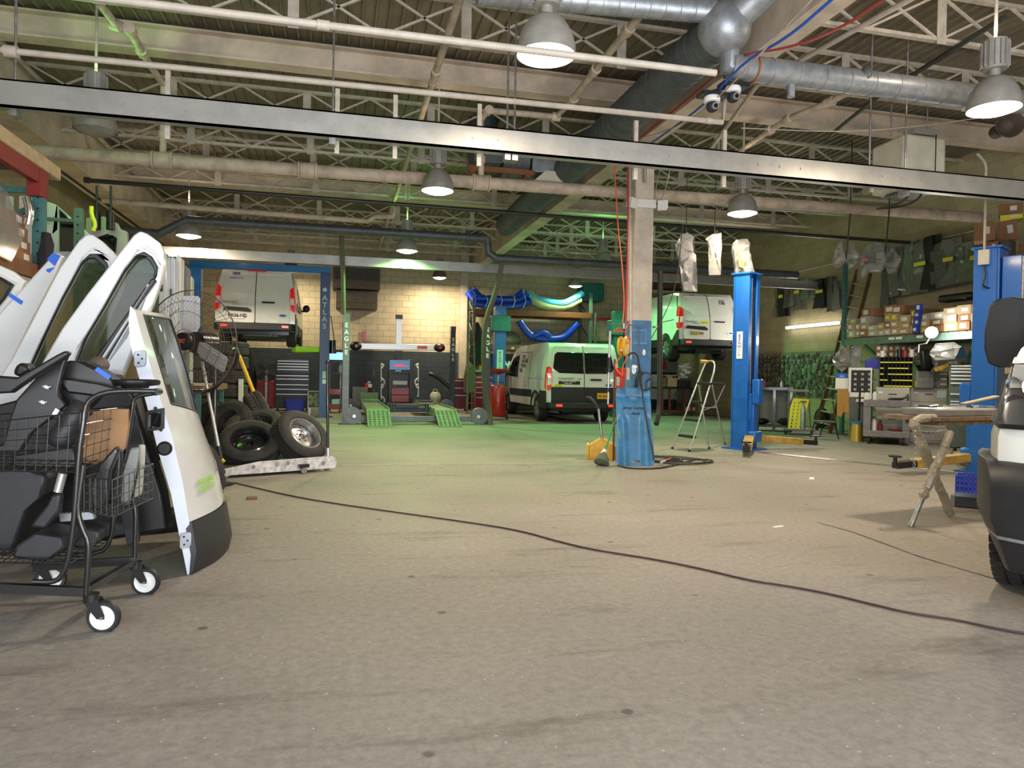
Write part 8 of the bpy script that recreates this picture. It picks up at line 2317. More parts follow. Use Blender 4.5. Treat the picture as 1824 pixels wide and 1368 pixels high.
bl_ = t.location
for k, (dx, m_, sc, lab) in enumerate(((0.25, 'dark_cloth', (1.5, 0.7, 0.6), 'dark hose heap on the bottom shelf of the black bench'), (-0.25, 'black_plastic', (1.2, 0.8, 0.5), 'low black heap on the left of the black bench shelf'))):
 c = Vector(t.location) + _r0 * dx + Vector((0, 0, 0.14 + 0.14 * sc[2]))
 solo('parts_heap', MB().ball(c, 0.14, 12, 8, sc).warp(lambda v: v + Vector((rr8.uniform(-.015, .015), 0, rr8.uniform(0, .01)))), m_, lab, 'heap')
c = Vector(bl_) + Vector((0, 0, s.z))
for k, dx in enumerate((-0.3, -0.22, 0.15)):
 solo('small_bottle', MB().cyl(c + _r0 * dx, c + _r0 * dx + Vector((0, 0, 0.12)), 0.03, 10).cyl(c + _r0 * dx + Vector((0, 0, 0.12)), c + _r0 * dx + Vector((0, 0, 0.16)), 0.012, 8), ('white_plastic', 'red', 'white_plastic')[k], ('white bottle at the left on the black bench top', 'red bottle on the black bench top', 'white bottle at the right on the black bench top')[k], 'bottle')
t, s = cthing('ramp_trolley', 'bright yellow perforated sheet on a small wheeled trolley', 'trolley', 1408, 697, 1436, 757, 15.7, 0.5, True)
ol = [(-0.20, 0.12), (0.09, 0.10), (0.14, 0.4), (0.22, 0.78), (-0.1, 0.80), (-0.17, 0.6)]
holes = []
for i in range(8):
 for j in range(3):
  cx_, cz_ = -0.135 + j * 0.09 + i * 0.008, 0.17 + i * 0.075
  if cx_ < 0.15:
   holes.append([(cx_ - 0.012, cz_ - 0.025), (cx_ + 0.012, cz_ - 0.025), (cx_ + 0.012, cz_ + 0.025), (cx_ - 0.012, cz_ + 0.025)])
put('yellow_sheet', MB().prism([ol] + holes, (0, -0.15, 0), (1, 0, 0), (0, 0, 1), 0.02), 'label_yellow', t)
put('trolley_base', MB().span((-0.3, -0.3, 0.09), (0.35, 0.25, 0.13)), 'cab_grey', t, bevel=0.01)
put('top_tray', MB().span((-0.22, -0.22, s.z - 0.02), (0.22, 0.15, s.z + 0.03)), 'cab_grey', t, bevel=0.006)
put('frame_post', MB().cyl((0.26, 0.1, 0.1), (0.2, 0.1, s.z), 0.02, 8).cyl((-0.2, 0.15, 0.1), (-0.2, 0.15, s.z), 0.02, 8), 'cab_grey', t)
for x in (-0.25, 0.28):
 for y in (-0.25, 0.2):
  put('caster', MB().cyl((x - 0.02, y, 0.055), (x + 0.02, y, 0.055), 0.055, 14), 'rubber', t)
gl = Vector(t.location)
cyl0 = gl + _r0 * 0.1 - _f0h * 0.21 + Vector((0, 0, 0.13))
tt = world_thing('gas_cylinder', 'slim grey gas cylinder strapped on the yellow sheet trolley', 'gas cylinder', cyl0)
wput('cylinder', MB().lathe(cyl0, (0, 0, 1), [(0, 0), (0.055, 0), (0.055, 0.42), (0.03, 0.5), (0.02, 0.53), (0, 0.53)], 16), 'galv', tt)
wput('valve', MB().cyl(cyl0 + Vector((0, 0, 0.53)), cyl0 + Vector((0, 0, 0.6)), 0.018, 8).box(cyl0 + Vector((0, 0, 0.6)), (0.14, 0.03, 0.03)), 'steel', tt)
la, lb = A(1454, 766, z=0), A(1478, 772, z=0)
lt1, lt2 = CP(1527, 480, 17.2), CP(1551, 486, 16.6)
t = world_thing('wooden_ladder', 'long brown wooden ladder leaning against the right wall', 'ladder', la)
wput('rail', MB().bar(la, lt1, 0.03, 0.08), 'wood_brown', t)
wput('rail', MB().bar(lb, lt2, 0.03, 0.08), 'wood_brown', t)
for k in range(13):
 f = 0.05 + k * 0.072
 wput('rung', MB().bar(la.lerp(lt1, f), lb.lerp(lt2, f), 0.05, 0.025), 'cab_beige', t)
t, s = cthing('step_stool', 'black folding step stool at the foot of the wooden ladder', 'stool', 1443, 706, 1497, 777, 14.9, 0.4, True)
put('seat', MB().span((-0.24, -0.2, 0.33), (0.22, 0.1, 0.36)), 'black_metal', t)
put('frame', MB().tube([(-0.28, -0.2, 0.0), (-0.2, -0.1, 0.33), (-0.06, 0.1, 0.78), (0.14, 0.1, 0.78), (0.2, 0.0, 0.33), (0.26, -0.2, 0.0)], 0.013, 8).tube([(-0.1, 0.3, 0), (0, 0.1, 0.4)], 0.013, 8).tube([(0.26, 0.3, 0), (0.16, 0.1, 0.4)], 0.013, 8), 'black_metal', t)
q = A(1482, 765, z=0) + Vector((0, 0.4, 0))
solo('waste_bag', MB().ball(q + Vector((0, 0, 0.26)), 0.26, 14, 9, (0.7, 0.7, 1.0)), 'dark_cloth', 'full black sack on the floor behind the step stool', 'sack')
hang_bag('grey clear bag bulging beside the top of the ladder foot', [(1483, 640), (1500, 615), (1512, 625), (1514, 650), (1500, 662), (1488, 655)], 15.0, 'wrap_grey', t=0.2)
hang_bag('pale grey bag hanging under the left end of the shelf beam', [(1514, 620), (1520, 615), (1536, 618), (1530, 655), (1510, 655)], 14.9, 'plastic_wrap', t=0.1)
t, s = cthing('printed_bag', 'white bag with a blue printed top hung at the rack post', 'bag', 1488, 665, 1511, 693, 14.8, 0.06)
put('bag_body', MB().prism([(-s.x / 2, 0), (s.x / 2, 0), (s.x / 2, s.z * 0.7), (-s.x / 2, s.z * 0.7)], (0, 0.02, 0), (1, 0, 0), (0, 0, 1), 0.05), 'paper', t, bevel=0.01)
put('blue_header', MB().prism([(-s.x / 2, s.z * 0.7), (s.x / 2, s.z * 0.7), (s.x * 0.4, s.z), (-s.x * 0.4, s.z)], (0, 0.02, 0), (1, 0, 0), (0, 0, 1), 0.05), 'tape_blue', t, bevel=0.01)
text('lettering', 'AA', 0.06, (0, -0.035, s.z * 0.82), FACE, 'paper', t)
g = MB().prism([(-0.12, 0.0), (-0.02, -0.02), (0.0, 0.08), (0.12, 0.06), (0.1, 0.5), (0.06, 0.56), (-0.12, 0.56)], (0, 0, 0), (1, 0, 0), (0, 0, 1), 0.08)
lo, rz_, s = crect(1493, 694, 1512, 742, 14.7, 0.1)
g.warp(lambda v: Matrix.Rotation(rz_, 3, 'Z') @ Vector(v) + lo + Vector((0, 0, 0.0)))
solo('tan_apron', g, 'tan_cloth', 'tan work apron hanging below the white and blue bag', 'apron', bevel=0.02)
t, s = cthing('sample_board', 'white notice board with a black panel of small squares', 'notice board', 1511, 655, 1553, 716, 14.6, 0.04)
put('board', MB().span((-s.x / 2, -0.02, 0), (s.x / 2, 0.02, s.z)), 'white_plastic', t, bevel=0.004)
put('black_panel', MB().span((-s.x / 2 + 0.05, -0.026, s.z * 0.28), (s.x / 2 - 0.03, -0.019, s.z - 0.05)), 'ink', t)
for i in range(3):
 for j in range(4):
  put('small_square', MB().span((-s.x / 2 + 0.1 + i * 0.13, -0.03, s.z * 0.33 + j * 0.105), (-s.x / 2 + 0.15 + i * 0.13, -0.025, s.z * 0.33 + j * 0.105 + 0.045)), 'parts_pale', t)
solo('yellow_emblem_sticker', MB().cyl(Vector(t.location) + Vector((-0.05, -0.03, 0.1)), Vector(t.location) + Vector((-0.05, -0.04, 0.1)), 0.035, 14), 'label_yellow', 'round yellow sticker on the white notice board', 'sticker')
for k, dx in enumerate((0.1, 0.4)):
 pass
solo('board_stand', MB().span(Vector(t.location) + Vector((-0.2, 0.03, -0.75)), Vector(t.location) + Vector((0.25, 0.06, 0.1))), 'cab_grey', 'grey sheet standing behind the notice board', 'sheet')
t, s = cthing('trash_can', 'yellow green round bin with a blue rim beside the grey cart', 'bin', 1516, 750, 1536, 786, 14.2, 0.25, True)
put('bin_body', MB().lathe((0, 0, 0), (0, 0, 1), [(0, 0), (0.13, 0), (0.10, s.z - 0.06), (0.095, s.z - 0.06), (0, 0.02)], 20), 'brass', t)
put('blue_rim', MB().lathe((0, 0, s.z - 0.07), (0, 0, 1), [(0.1, 0), (0.11, 0.06), (0.1, 0.06), (0.09, 0)], 20, True), 'column_blue', t)
for k, (x0, x1) in enumerate(((1559, 1619), (1620, 1687))):
 t, s = cthing('filing_cabinet', ('beige lateral filing cabinet behind the grey cart', 'beige lateral filing cabinet with a pale blue notice on its top drawer')[k], 'filing cabinet', x0, 690, x1, 786, 14.3, 0.45, True, 'beige lateral filing cabinets')
 put('cabinet', MB().span((-s.x / 2, -0.225, 0), (s.x / 2, 0.225, s.z)), 'cab_beige', t, bevel=0.006)
 for j in range(4):
  z0_ = 0.05 + j * (s.z - 0.08) / 4
  z1_ = 0.05 + (j + 1) * (s.z - 0.08) / 4 - 0.012
  d_ = put('drawer', MB().span((-s.x / 2 + 0.02, -0.24, z0_), (s.x / 2 - 0.02, -0.225, z1_)), 'cab_beige', t, bevel=0.003)
  put('handle', MB().span((-0.07, -0.255, (z0_ + z1_) / 2 + 0.02), (0.07, -0.24, (z0_ + z1_) / 2 + 0.035)), 'black_plastic', d_)
  put('card_holder', MB().span((-0.25, -0.245, (z0_ + z1_) / 2 + 0.04), (-0.17, -0.24, (z0_ + z1_) / 2 + 0.075)), 'paper', d_)
 if k:
  put('notice', MB().span((0.14, -0.246, s.z - 0.2), (0.3, -0.24, s.z - 0.06)), 'letter_pale', t)
 topz = s.z
t, s = cthing('pigeonhole_cabinet', 'black pigeonhole cabinet with yellow labels on the filing cabinets', 'cabinet', 1567, 636, 1625, 689, 14.35, 0.3)
t.location.z = topz
s.z = CP(1595, 636, 14.35).z - topz
put('back_panel', MB().span((-s.x / 2, 0.13, 0), (s.x / 2, 0.15, s.z)), 'ink', t)
nc, nr = 8, 5
g = MB()
for i in range(nc + 1):
 x = -s.x / 2 + i * s.x / nc
 g.span((x - 0.005, -0.15, 0), (x + 0.005, 0.13, s.z))
for j in range(nr + 1):
 z = j * s.z / nr
 g.span((-s.x / 2, -0.15, z - 0.005 if j else 0), (s.x / 2, 0.13, z + 0.005 if j < nr else s.z))
put('dividers', g, 'ink', t, smooth=0)
g = MB()
for j in range(nr):
 for i in range(nc):
  if rr8.random() < 0.85:
   x = -s.x / 2 + (i + 0.5) * s.x / nc
   g.span((x - 0.032, -0.158, j * s.z / nr + 0.002), (x + 0.032, -0.15, j * s.z / nr + 0.024))
put('yellow_labels', g, 'label_yellow', t, smooth=0)
pg = Vector(t.location)
for k, (dx, m_, lab) in enumerate(((-0.25, 'white_plastic', 'small white tub on the left of the pigeonhole cabinet'), (0.05, 'black_plastic', 'black can on top of the pigeonhole cabinet'), (0.15, 'red', 'red can on top of the pigeonhole cabinet'), (0.27, 'white_plastic', 'white canister at the right on the pigeonhole cabinet'))):
 c = pg + _r0 * dx + Vector((0, 0, s.z))
 solo('can', MB().cyl(c, c + Vector((0, 0, 0.13 + 0.03 * (k % 2))), 0.045, 12), m_, lab, 'can')
for k in range(14):
 i, j = k % 7, k // 7
 t, s2 = cthing('parts_box', 'brown parts box stacked above and behind the pigeonhole cabinet', 'box', 1560 + i * 11, 615 + j * 11, 1570 + i * 11, 625.5 + j * 11, 15.0, 0.2, group='boxes behind the pigeonhole cabinet')
 put('carton', MB().box((0, 0, s2.z / 2), (s2.x, s2.y, s2.z)), rr8.choice(('cardboard', 'cardboard_pale', 'cardboard_tan')), t, smooth=0)
 put('paper_label', MB().box((0, -0.102, s2.z / 2), (s2.x * 0.5, 0.003, s2.z * 0.5)), 'paper', t, smooth=0)
t, s = cthing('back_shelf', 'dark shelf carrying boxes behind the pigeonhole cabinet', 'shelf', 1550, 637, 1650, 640, 14.95, 0.3)
put('shelf_board', MB().span((-s.x / 2, -0.2, 0), (s.x / 2, 0.2, s.z)), 'rack_teal', t)
for sx in (-s.x / 2 + 0.03, s.x / 2 - 0.03):
 put('leg', MB().span((sx - 0.02, 0.12, -t.location.z), (sx + 0.02, 0.18, 0)), 'rack_teal', t)
t, s = cthing('parts_bin', 'blue open plastic bin left of the pigeonhole cabinet', 'bin', 1541, 640, 1566, 656, 14.9, 0.25)
g = MB().prism([[(-s.x / 2, 0), (s.x / 2, 0), (s.x / 2, s.z), (-s.x / 2, s.z)]], (0, -0.11, 0), (1, 0, 0), (0, 0, 1), 0.01).span((-s.x / 2, -0.12, 0), (-s.x / 2 + 0.01, 0.12, s.z)).span((s.x / 2 - 0.01, -0.12, 0), (s.x / 2, 0.12, s.z)).span((-s.x / 2, 0.11, 0), (s.x / 2, 0.12, s.z)).span((-s.x / 2, -0.12, 0), (s.x / 2, 0.12, 0.01))
put('bin_shell', g, 'bin_blue', t)
bz_ = t.location.z
t, s = cthing('wire_shelf', 'dark narrow shelf unit below the blue bin', 'shelf', 1540, 656, 1566, 742, 14.95, 0.3, True)
for j in range(5):
 put('shelf_board', MB().span((-s.x / 2, -0.15, bz_ - 0.03 - j * 0.25), (s.x / 2, 0.15, bz_ - 0.01 - j * 0.25)), 'black_metal', t)
for sx in (-s.x / 2, s.x / 2 - 0.02):
 put('side_panel', MB().span((sx, -0.15, 0), (sx + 0.02, 0.15, bz_ - 0.01)), 'black_metal', t)
t, s = cthing('utility_cart', 'grey two shelf utility cart with black wheels', 'cart', 1537, 713, 1621, 790, 13.6, 0.55, True)
put('top_tray', MB().span((-s.x / 2, -0.27, s.z - 0.13), (s.x / 2, 0.27, s.z)), 'cart_grey', t, bevel=0.012)
put('bottom_tray', MB().span((-s.x / 2, -0.27, 0.14), (s.x / 2, 0.27, 0.26)), 'cart_grey', t, bevel=0.012)
for sx in (-1, 1):
 for sy in (-0.2, 0.2):
  put('corner_post', MB().span((sx * s.x / 2 - sx * 0.13 - 0.0 if sx > 0 else -s.x / 2, sy - 0.05, 0.2), (s.x / 2 if sx > 0 else -s.x / 2 + 0.13, sy + 0.05, s.z - 0.1)), 'cart_grey', t, bevel=0.01)
  put('caster', MB().cyl((sx * (s.x / 2 - 0.1) - 0.02, sy, 0.07), (sx * (s.x / 2 - 0.1) + 0.02, sy, 0.07), 0.07, 18), 'rubber', t)
cg = Vector(t.location)
items = ((-0.33, s.z, 'white_plastic', 0.045, 0.14, 'white spray bottle at the left on the grey cart top'), (-0.2, s.z, 'lens_clear', 0.04, 0.16, 'clear bottle on the grey cart top'), (0.33, s.z, 'black_plastic', 0.02, 0.1, 'small black canister at the right on the grey cart top'),
         (-0.3, 0.26, 'black_plastic', 0.05, 0.2, 'black bottle on the lower shelf of the grey cart'), (-0.2, 0.26, 'white_plastic', 0.05, 0.22, 'white bottle with red cap on the lower shelf of the grey cart'), (-0.1, 0.26, 'maroon', 0.045, 0.16, 'dark red bottle on the lower shelf of the grey cart'))
for dx, z, m_, r, h, lab in items:
 c = cg + _r0 * dx * 1.05 - _f0h * 0.12 + Vector((0, 0, z))
 o = world_thing('bottle', lab, 'bottle', c)
 wput('bottle_body', MB().lathe(c, (0, 0, 1), [(0, 0), (r, 0), (r, h * 0.75), (r * 0.4, h * 0.9), (r * 0.35, h), (0, h)], 14), m_, o)
 wput('cap', MB().cyl(c + Vector((0, 0, h)), c + Vector((0, 0, h + 0.03)), r * 0.35, 8), 'red' if 'red cap' in lab else 'black_plastic', o)
c = cg + _r0 * 0.15 + Vector((0, -0.1, s.z + 0.02))
solo('air_tool', MB().tube([c - _r0 * 0.2, c, c + _r0 * 0.08 + Vector((0, 0, 0.02)), c + _r0 * 0.14 + Vector((0, 0, 0.09))], [0.015, 0.03, 0.03, 0.025, 0.02], 8, 1), 'black_plastic', 'black air tool lying on the grey cart top', 'tool')
c = cg + _r0 * 0.18 + Vector((0, -0.08, 0.28))
solo('tool_tray', MB().box(c, (0.36, 0.22, 0.03), -YAW + 0.1, 0.05), 'maroon', 'dark red tray on the lower shelf of the grey cart', 'tray')
solo('floor_box', MB().box(cg + Vector((0.05, 0.1, 0.045)), (0.4, 0.3, 0.09), -YAW), 'black_plastic', 'flat black box under the grey cart', 'box')
q = A(1529, 785, z=0)
t = world_thing('stand_pole', 'thin black stand at the left end of the grey cart', 'stand', q)
wput('post', MB().cyl(q, CP(1532, 690, 14.3), 0.018, 8), 'black_metal', t)
wput('arm', MB().cyl(CP(1523, 709, 14.3), CP(1545, 709, 14.2), 0.014, 8), 'black_metal', t)
t, s = cthing('drawer_unit', 'grey bench unit with clutter on top behind the trestle table', 'cabinet', 1630, 661, 1664, 690, 14.2, 0.35)
t.location.z = topz
put('cabinet', MB().span((-s.x / 2, -0.17, 0), (s.x / 2, 0.17, s.z)), 'cab_grey', t, bevel=0.006)
for j in range(3):
 put('drawer', MB().span((-s.x / 2 + 0.02, -0.182, s.z - 0.11 - j * 0.11), (s.x / 2 - 0.02, -0.17, s.z - 0.015 - j * 0.11)), 'cab_grey', t)
c0_, sz_ = Vector(t.location), s.z
t, s = cthing('drawer_unit', 'small grey three drawer unit with bright label strips', 'cabinet', 1665, 662, 1688, 690, 14.15, 0.35)
t.location.z = topz
put('cabinet', MB().span((-s.x / 2, -0.17, 0), (s.x / 2, 0.17, s.z)), 'cab_grey', t, bevel=0.006)
for j in range(3):
 z = s.z - 0.085 - j * 0.1
 d_ = put('drawer', MB().span((-s.x / 2 + 0.01, -0.182, z - 0.02), (s.x / 2 - 0.01, -0.17, z + 0.07)), 'cab_grey', t)
 put('drawer_pull', MB().span((-0.02, -0.192, z + 0.035), (s.x / 2 - 0.02, -0.182, z + 0.055)), 'paper', d_)
t, s = cthing('tool_chest', 'green tool chest with many bright drawer edges by the blue post', 'tool chest', 1689, 650, 1744, 796, 13.3, 0.4, True)
put('cabinet', MB().span((-s.x / 2, -0.25, 0), (s.x / 2, 0.2, s.z)), 'cab_green', t, bevel=0.008)
for j, py in enumerate((652, 657, 662.5, 669, 675, 682, 701, 714, 719)):
 z = CP(1716, py, 13.6).z
 d_ = put('drawer', MB().span((-s.x / 2 + 0.02, -0.262, z - 0.055), (s.x / 2 - 0.02, -0.25, z + 0.005)), 'cab_green', t)
 put('drawer_pull', MB().span((-s.x / 2 + 0.03, -0.285, z - 0.02), (s.x / 2 - 0.03, -0.262, z + 0.004)), 'silver_strip', d_)
put('side_handle', MB().tube([(s.x / 2 - 0.02, -0.28, s.z - 0.05), (s.x / 2 + 0.05, -0.3, s.z - 0.2), (s.x / 2 + 0.04, -0.3, s.z - 0.35), (s.x / 2 - 0.02, -0.28, s.z - 0.42)], 0.012, 8, 1), 'steel', t)
c1_, sz1 = Vector(t.location), s.z
cl = (('glass_bowl', 'dark round bowl of small parts on the grey bench unit', 'lens_smoke', 0), ('white_bottle', 'white bottle beside the bowl on the grey bench unit', 'white_plastic', 1), ('yellow_tool', 'yellow gun shaped tool on the small drawer unit', 'yellow', 2), ('black_jug', 'black jug with a white label on the filing cabinet', 'black_plastic', 3), ('yellow_can', 'yellow can on the filing cabinet', 'yellow', 4))
c = c0_ + Vector((-0.05, -0.05, sz_))
t = solo('parts_bowl', MB().lathe(c, (0, 0, 1), [(0, 0), (0.1, 0), (0.17, 0.12), (0.16, 0.12), (0.1, 0.02), (0, 0.02)], 20), 'cladding', cl[0][1], 'bowl')
g = MB()
for k in range(14):
 g.ball(c + Vector((rr8.uniform(-.1, .1), rr8.uniform(-.1, .1), 0.12 + rr8.uniform(0, .05))), rr8.uniform(.02, .04), 8, 5)
o = solo('small_parts', g, 'parts_pale', 'heap of small fittings in the dark bowl', 'fittings', smooth=30)
o['kind'] = 'stuff'
c = c0_ + _r0 * 0.16 + Vector((0, -0.05, sz_))
solo('white_bottle', MB().lathe(c, (0, 0, 1), [(0, 0), (0.04, 0), (0.04, 0.14), (0.015, 0.19), (0, 0.19)], 12), 'white_plastic', cl[1][1], 'bottle')
c = c1_ - _r0 * 0.45 + Vector((0, -0.1, CP(1676, 660, 14.15).z))
solo('yellow_tool', MB().bar(c - _r0 * 0.1, c + _r0 * 0.12 + Vector((0, 0, 0.1)), 0.06, 0.07).bar(c + _r0 * 0.02, c + _r0 * 0.0 - Vector((0, 0, -0.02)), 0.05), 'yellow', cl[2][1], 'tool')
for k, (px, m_, w_, h_, lab) in enumerate(((1657, 'black_plastic', 0.1, 0.2, cl[3][1]), (1632, 'yellow', 0.05, 0.15, cl[4][1]), (1641, 'white_plastic', 0.035, 0.24, 'tall white bottle on the filing cabinet'))):
 c = CP(px, 689, 14.3)
 c.z = topz
 o = world_thing('jug', lab, 'bottle', c)
 wput('jug_body', MB().lathe(c, (0, 0, 1), [(0, 0), (w_ * 0.7, 0), (w_ * 0.7, h_ * 0.7), (w_ * 0.25, h_ * 0.9), (w_ * 0.25, h_), (0, h_)], 14), m_, o)
 if k == 0:
  wput('paper_label', MB().box(c + Vector((0, -0.075, 0.08)), (0.08, 0.006, 0.09), -YAW), 'paper', o)
ct = (('white_plastic', 0.14, 0.07), ('skin_white', 0.1, 0.08), ('red', 0.06, 0.06), ('heater_cream', 0.12, 0.06), ('yellow', 0.05, 0.05), ('paper', 0.09, 0.09))
nm_ = ('white', 'cream', 'red', 'tan', 'yellow', 'pale')
for k, (m_, w_, h_) in enumerate(ct):
 c = c1_ + _r0 * (-0.22 + 0.088 * k) + Vector((0, rr8.uniform(-.1, .05), sz1 + h_ / 2))
 solo('shop_item', MB().ball(c, 1.0, 12, 8, (w_ / 2, w_ / 2, h_ / 2)), m_, '%s cloth wrapped lump on top of the green tool chest' % nm_[k], 'rag')
hang_bag('clear foil bag hanging below the shelf beam above the green chest', [(1655, 630), (1665, 612), (1700, 610), (1712, 618), (1700, 640), (1665, 642)], 13.3, 'wrap_grey', t=0.15)
solo('blue_wedge', MB().pprism([CP(1708, 614, 13.3), CP(1712, 612, 13.3), CP(1724, 638, 13.3), CP(1706, 640, 13.3)], 0.05), 'column_blue', 'blue wedge shaped panel above the green chest', 'panel')
solo('black_tool_bag', MB().pprism([CP(1642, 622, 13.9), CP(1656, 622, 13.9), CP(1664, 655, 13.9), CP(1646, 658, 13.9)], 0.12), 'black_plastic', 'black bag hanging under the shelf beside the work lamp', 'bag', bevel=0.03)
def wall_strip(px, y0, y1, w, m_, k, D=None, lean=0, group='wrapped strips on the right wall', lab=None, lx=XW - 0.1):
 a, b = A(px, y0, X=lx), A(px + lean, y1, X=lx)
 o = world_thing('hanging_part', lab, 'wrapped part', (b.x, b.y, b.z), group)
 g = MB()
 for j in range(2):
  dy = (j - 0.5) * w * 0.4
  g.prism([(-w / 2 + dy, 0), (w / 2 + dy, 0), (w * 0.3 + dy, (a.z - b.z)), (-w * 0.3 + dy, (a.z - b.z))], b + Vector((-0.04 * j, 0, 0)), Vector((0, 1, 0.0)), Vector((0, (a.y - b.y), (a.z - b.z))).normalized(), 0.03)
 g = slice_mb(g, [(2, b.z + (a.z - b.z) * q / 5) for q in range(1, 5)])
 g.warp(lambda v: v + Vector((rr8.uniform(-.03, .02), rr8.uniform(-.03, .03), rr8.uniform(-.015, .015))))
 wput('wrapped_strip', g, m_, o, smooth=20)
 if k % 3 == 1:
  wput('yellow_tag', MB().box(a.lerp(b, 0.45) - Vector((0.1, 0, 0)), (0.01, w * 0.6, 0.08)), 'label_yellow', o)
 return o
mm_ = ('wrap_grey', 'cladding', 'parts_grey', 'wrap_grey', 'plastic_wrap', 'parts_green')
for k, (px, y0, y1, w, ln) in enumerate(((1386, 506, 565, 0.12, -2), (1395, 500, 563, 0.32, 2), (1404, 500, 548, 0.3, 2), (1413, 505, 545, 0.18, 1), (1424, 494, 552, 0.35, 1), (1440, 496, 533, 0.35, -3), (1452, 500, 534, 0.25, 0), (1464, 496, 548, 0.45, 2), (1484, 492, 555, 0.2, -3), (1492, 500, 553, 0.4, 2))):
 wall_strip(px, y0, y1, w, mm_[k % 6], k, lean=ln, lab='%s wrapped trim hanging on the far wall run, number of its row told by place %s' % ('dark', 'x') if False else ('long dark wrapped trim piece hanging on the far half of the right wall'), group='wrapped trim on the far half of the right wall')
for k, (px, y0, y1, w, ln) in enumerate(((1583, 482, 560, 0.25, -2), (1598, 440, 528, 0.3, 0), (1612, 455, 520, 0.25, 0), (1625, 430, 525, 0.3, -3), (1644, 430, 520, 0.5, 2), (1662, 420, 515, 0.4, 0), (1680, 432, 512, 0.5, 3), (1697, 425, 508, 0.4, -3), (1715, 440, 505, 0.5, 1), (1732, 430, 500, 0.5, 1), (1745, 425, 500, 0.4, 0))):
 wall_strip(px, y0, y1, w, mm_[(k + 2) % 6], k, lean=ln, lab='long grey film wrapped trim piece hanging on the near half of the right wall', group='wrapped trim on the near half of the right wall')
ra, rb2 = A(1408, 487, X=XW - 0.02), A(1760, 405, X=XW - 0.02)
solo('wall_rail', MB().cyl(ra, rb2, 0.02, 8), 'pipe_beige', 'long pipe rail on the right wall holding wrapped trim', 'rail')
for k, (out, D, lab) in enumerate(((((1482, 470), (1490, 440), (1500, 431), (1506, 450), (1508, 466), (1498, 472), (1486, 476)), 12.5, 'crumpled foil bag at the left of the two hanging rods'),
                                   (((1506, 440), (1514, 431), (1526, 440), (1534, 462), (1524, 474), (1514, 480), (1506, 464)), 12.5, 'crumpled foil bag just right of the left rod'),
                                   (((1532, 455), (1545, 438), (1560, 432), (1576, 440), (1580, 470), (1570, 486), (1545, 484), (1534, 492)), 12.5, 'large foil bag with a dark part and a pink sticker'),
                                   (((1574, 440), (1582, 434), (1596, 450), (1606, 462), (1598, 484), (1582, 486), (1574, 470)), 12.5, 'crumpled foil bag right of the right hanging rod'))):
 q = hang_bag(lab, out, D, 'plastic_wrap' if k != 3 else 'wrap_grey', t=0.25, inner=(((out[0][0] + 8, 452), (out[0][0] + 28, 450), (out[0][0] + 30, 470), (out[0][0] + 10, 470)), 'cladding') if k >= 2 else None)
 if k == 2:
  wput('pink_sticker', MB().pprism([CP(1536, 460, 12.3), CP(1546, 460, 12.3), CP(1546, 466, 12.3), CP(1536, 466, 12.3)], 0.004), 'pink_red', q)
for k, px in enumerate((1509, 1578)):
 a, b = CP(px + 6, 375, 12.4), CP(px - 2, 462, 12.4)
 solo('hanging_rod', MB().cyl(a, b, 0.012, 8).cyl(a, a + Vector((0, 0, 1.2)), 0.01, 8), 'pipe_dark', ('left dark rod carrying foil bags over the right bay', 'right dark rod carrying the large foil bag')[k], 'rod')
def cbx(x0, y0, x1, y1, D, m_, lab, rot=0.0, depth=0.4, group=None):
 t, s = cthing('cardboard_box', lab, 'box', x0, y0, x1, y1, D, depth, group=group)
 t.rotation_euler = (0, rot, t.rotation_euler.z)
 put('carton', MB().box((0, 0, s.z / 2), (s.x, s.y, s.z)), m_, t, smooth=0)
 put('paper_label', MB().box((s.x * 0.12, -s.y / 2 - 0.002, s.z * 0.55), (s.x * 0.28, 0.003, s.z * 0.4)), 'paper', t, smooth=0)
 return t
Dn = 12.0
for (x0, y0, x1, y1, m_, lab, rt) in ((1735, 396, 1772, 428, 'cardboard_tan', 'reddish brown carton left of the conduit high on the right rack', 0),
                                      (1778, 362, 1822, 382, 'cardboard', 'brown carton at the very top of the right rack', 0),
                                      (1780, 392, 1816, 428, 'cardboard_tan', 'brown carton with two white labels right of the conduit', -0.12),
                                      (1756, 430, 1778, 449, 'cardboard', 'small brown carton beside the torn paper above the blue post', 0),
                                      (1814, 433, 1850, 470, 'cardboard', 'brown carton at the right edge beside the round drum', 0),
                                      (1782, 380, 1822, 391, 'label_yellow', 'yellow topped flat carton under the topmost carton', -0.1)):
 cbx(x0, y0, x1, y1, Dn, m_, lab, rt)
c = CP(1791, 462, Dn)
solo('fibre_drum', MB().cyl(c, CP(1791, 431, Dn), 0.14, 24), 'brown_metal', 'brown round drum standing on the high right rack', 'drum')
t, s = cthing('pallet_rack', 'near green rack behind the right blue post full of cartons', 'rack', 1792, 465, 1930, 800, Dn, 0.7, True)
zA = CP(1790, 463, Dn).z
zB = CP(1800, 655, Dn).z
zC = CP(1800, 428, Dn).z
for z in (zA - 0.06, zB - 0.1):
 put('shelf_beam', MB().span((-s.x / 2, -0.25, z - 0.1), (s.x / 2, -0.2, z)), 'rack_green', t)
 put('shelf_deck', MB().span((-s.x / 2, -0.2, z - 0.03), (s.x / 2, 0.5, z)), 'wood', t)
for x in (-s.x / 2, s.x / 2):
 for y in (-0.2, 0.5):
  put('upright', MB().span((x - 0.04, y - 0.04, 0), (x + 0.04, y + 0.04, zA + 0.6)), 'rack_teal', t)
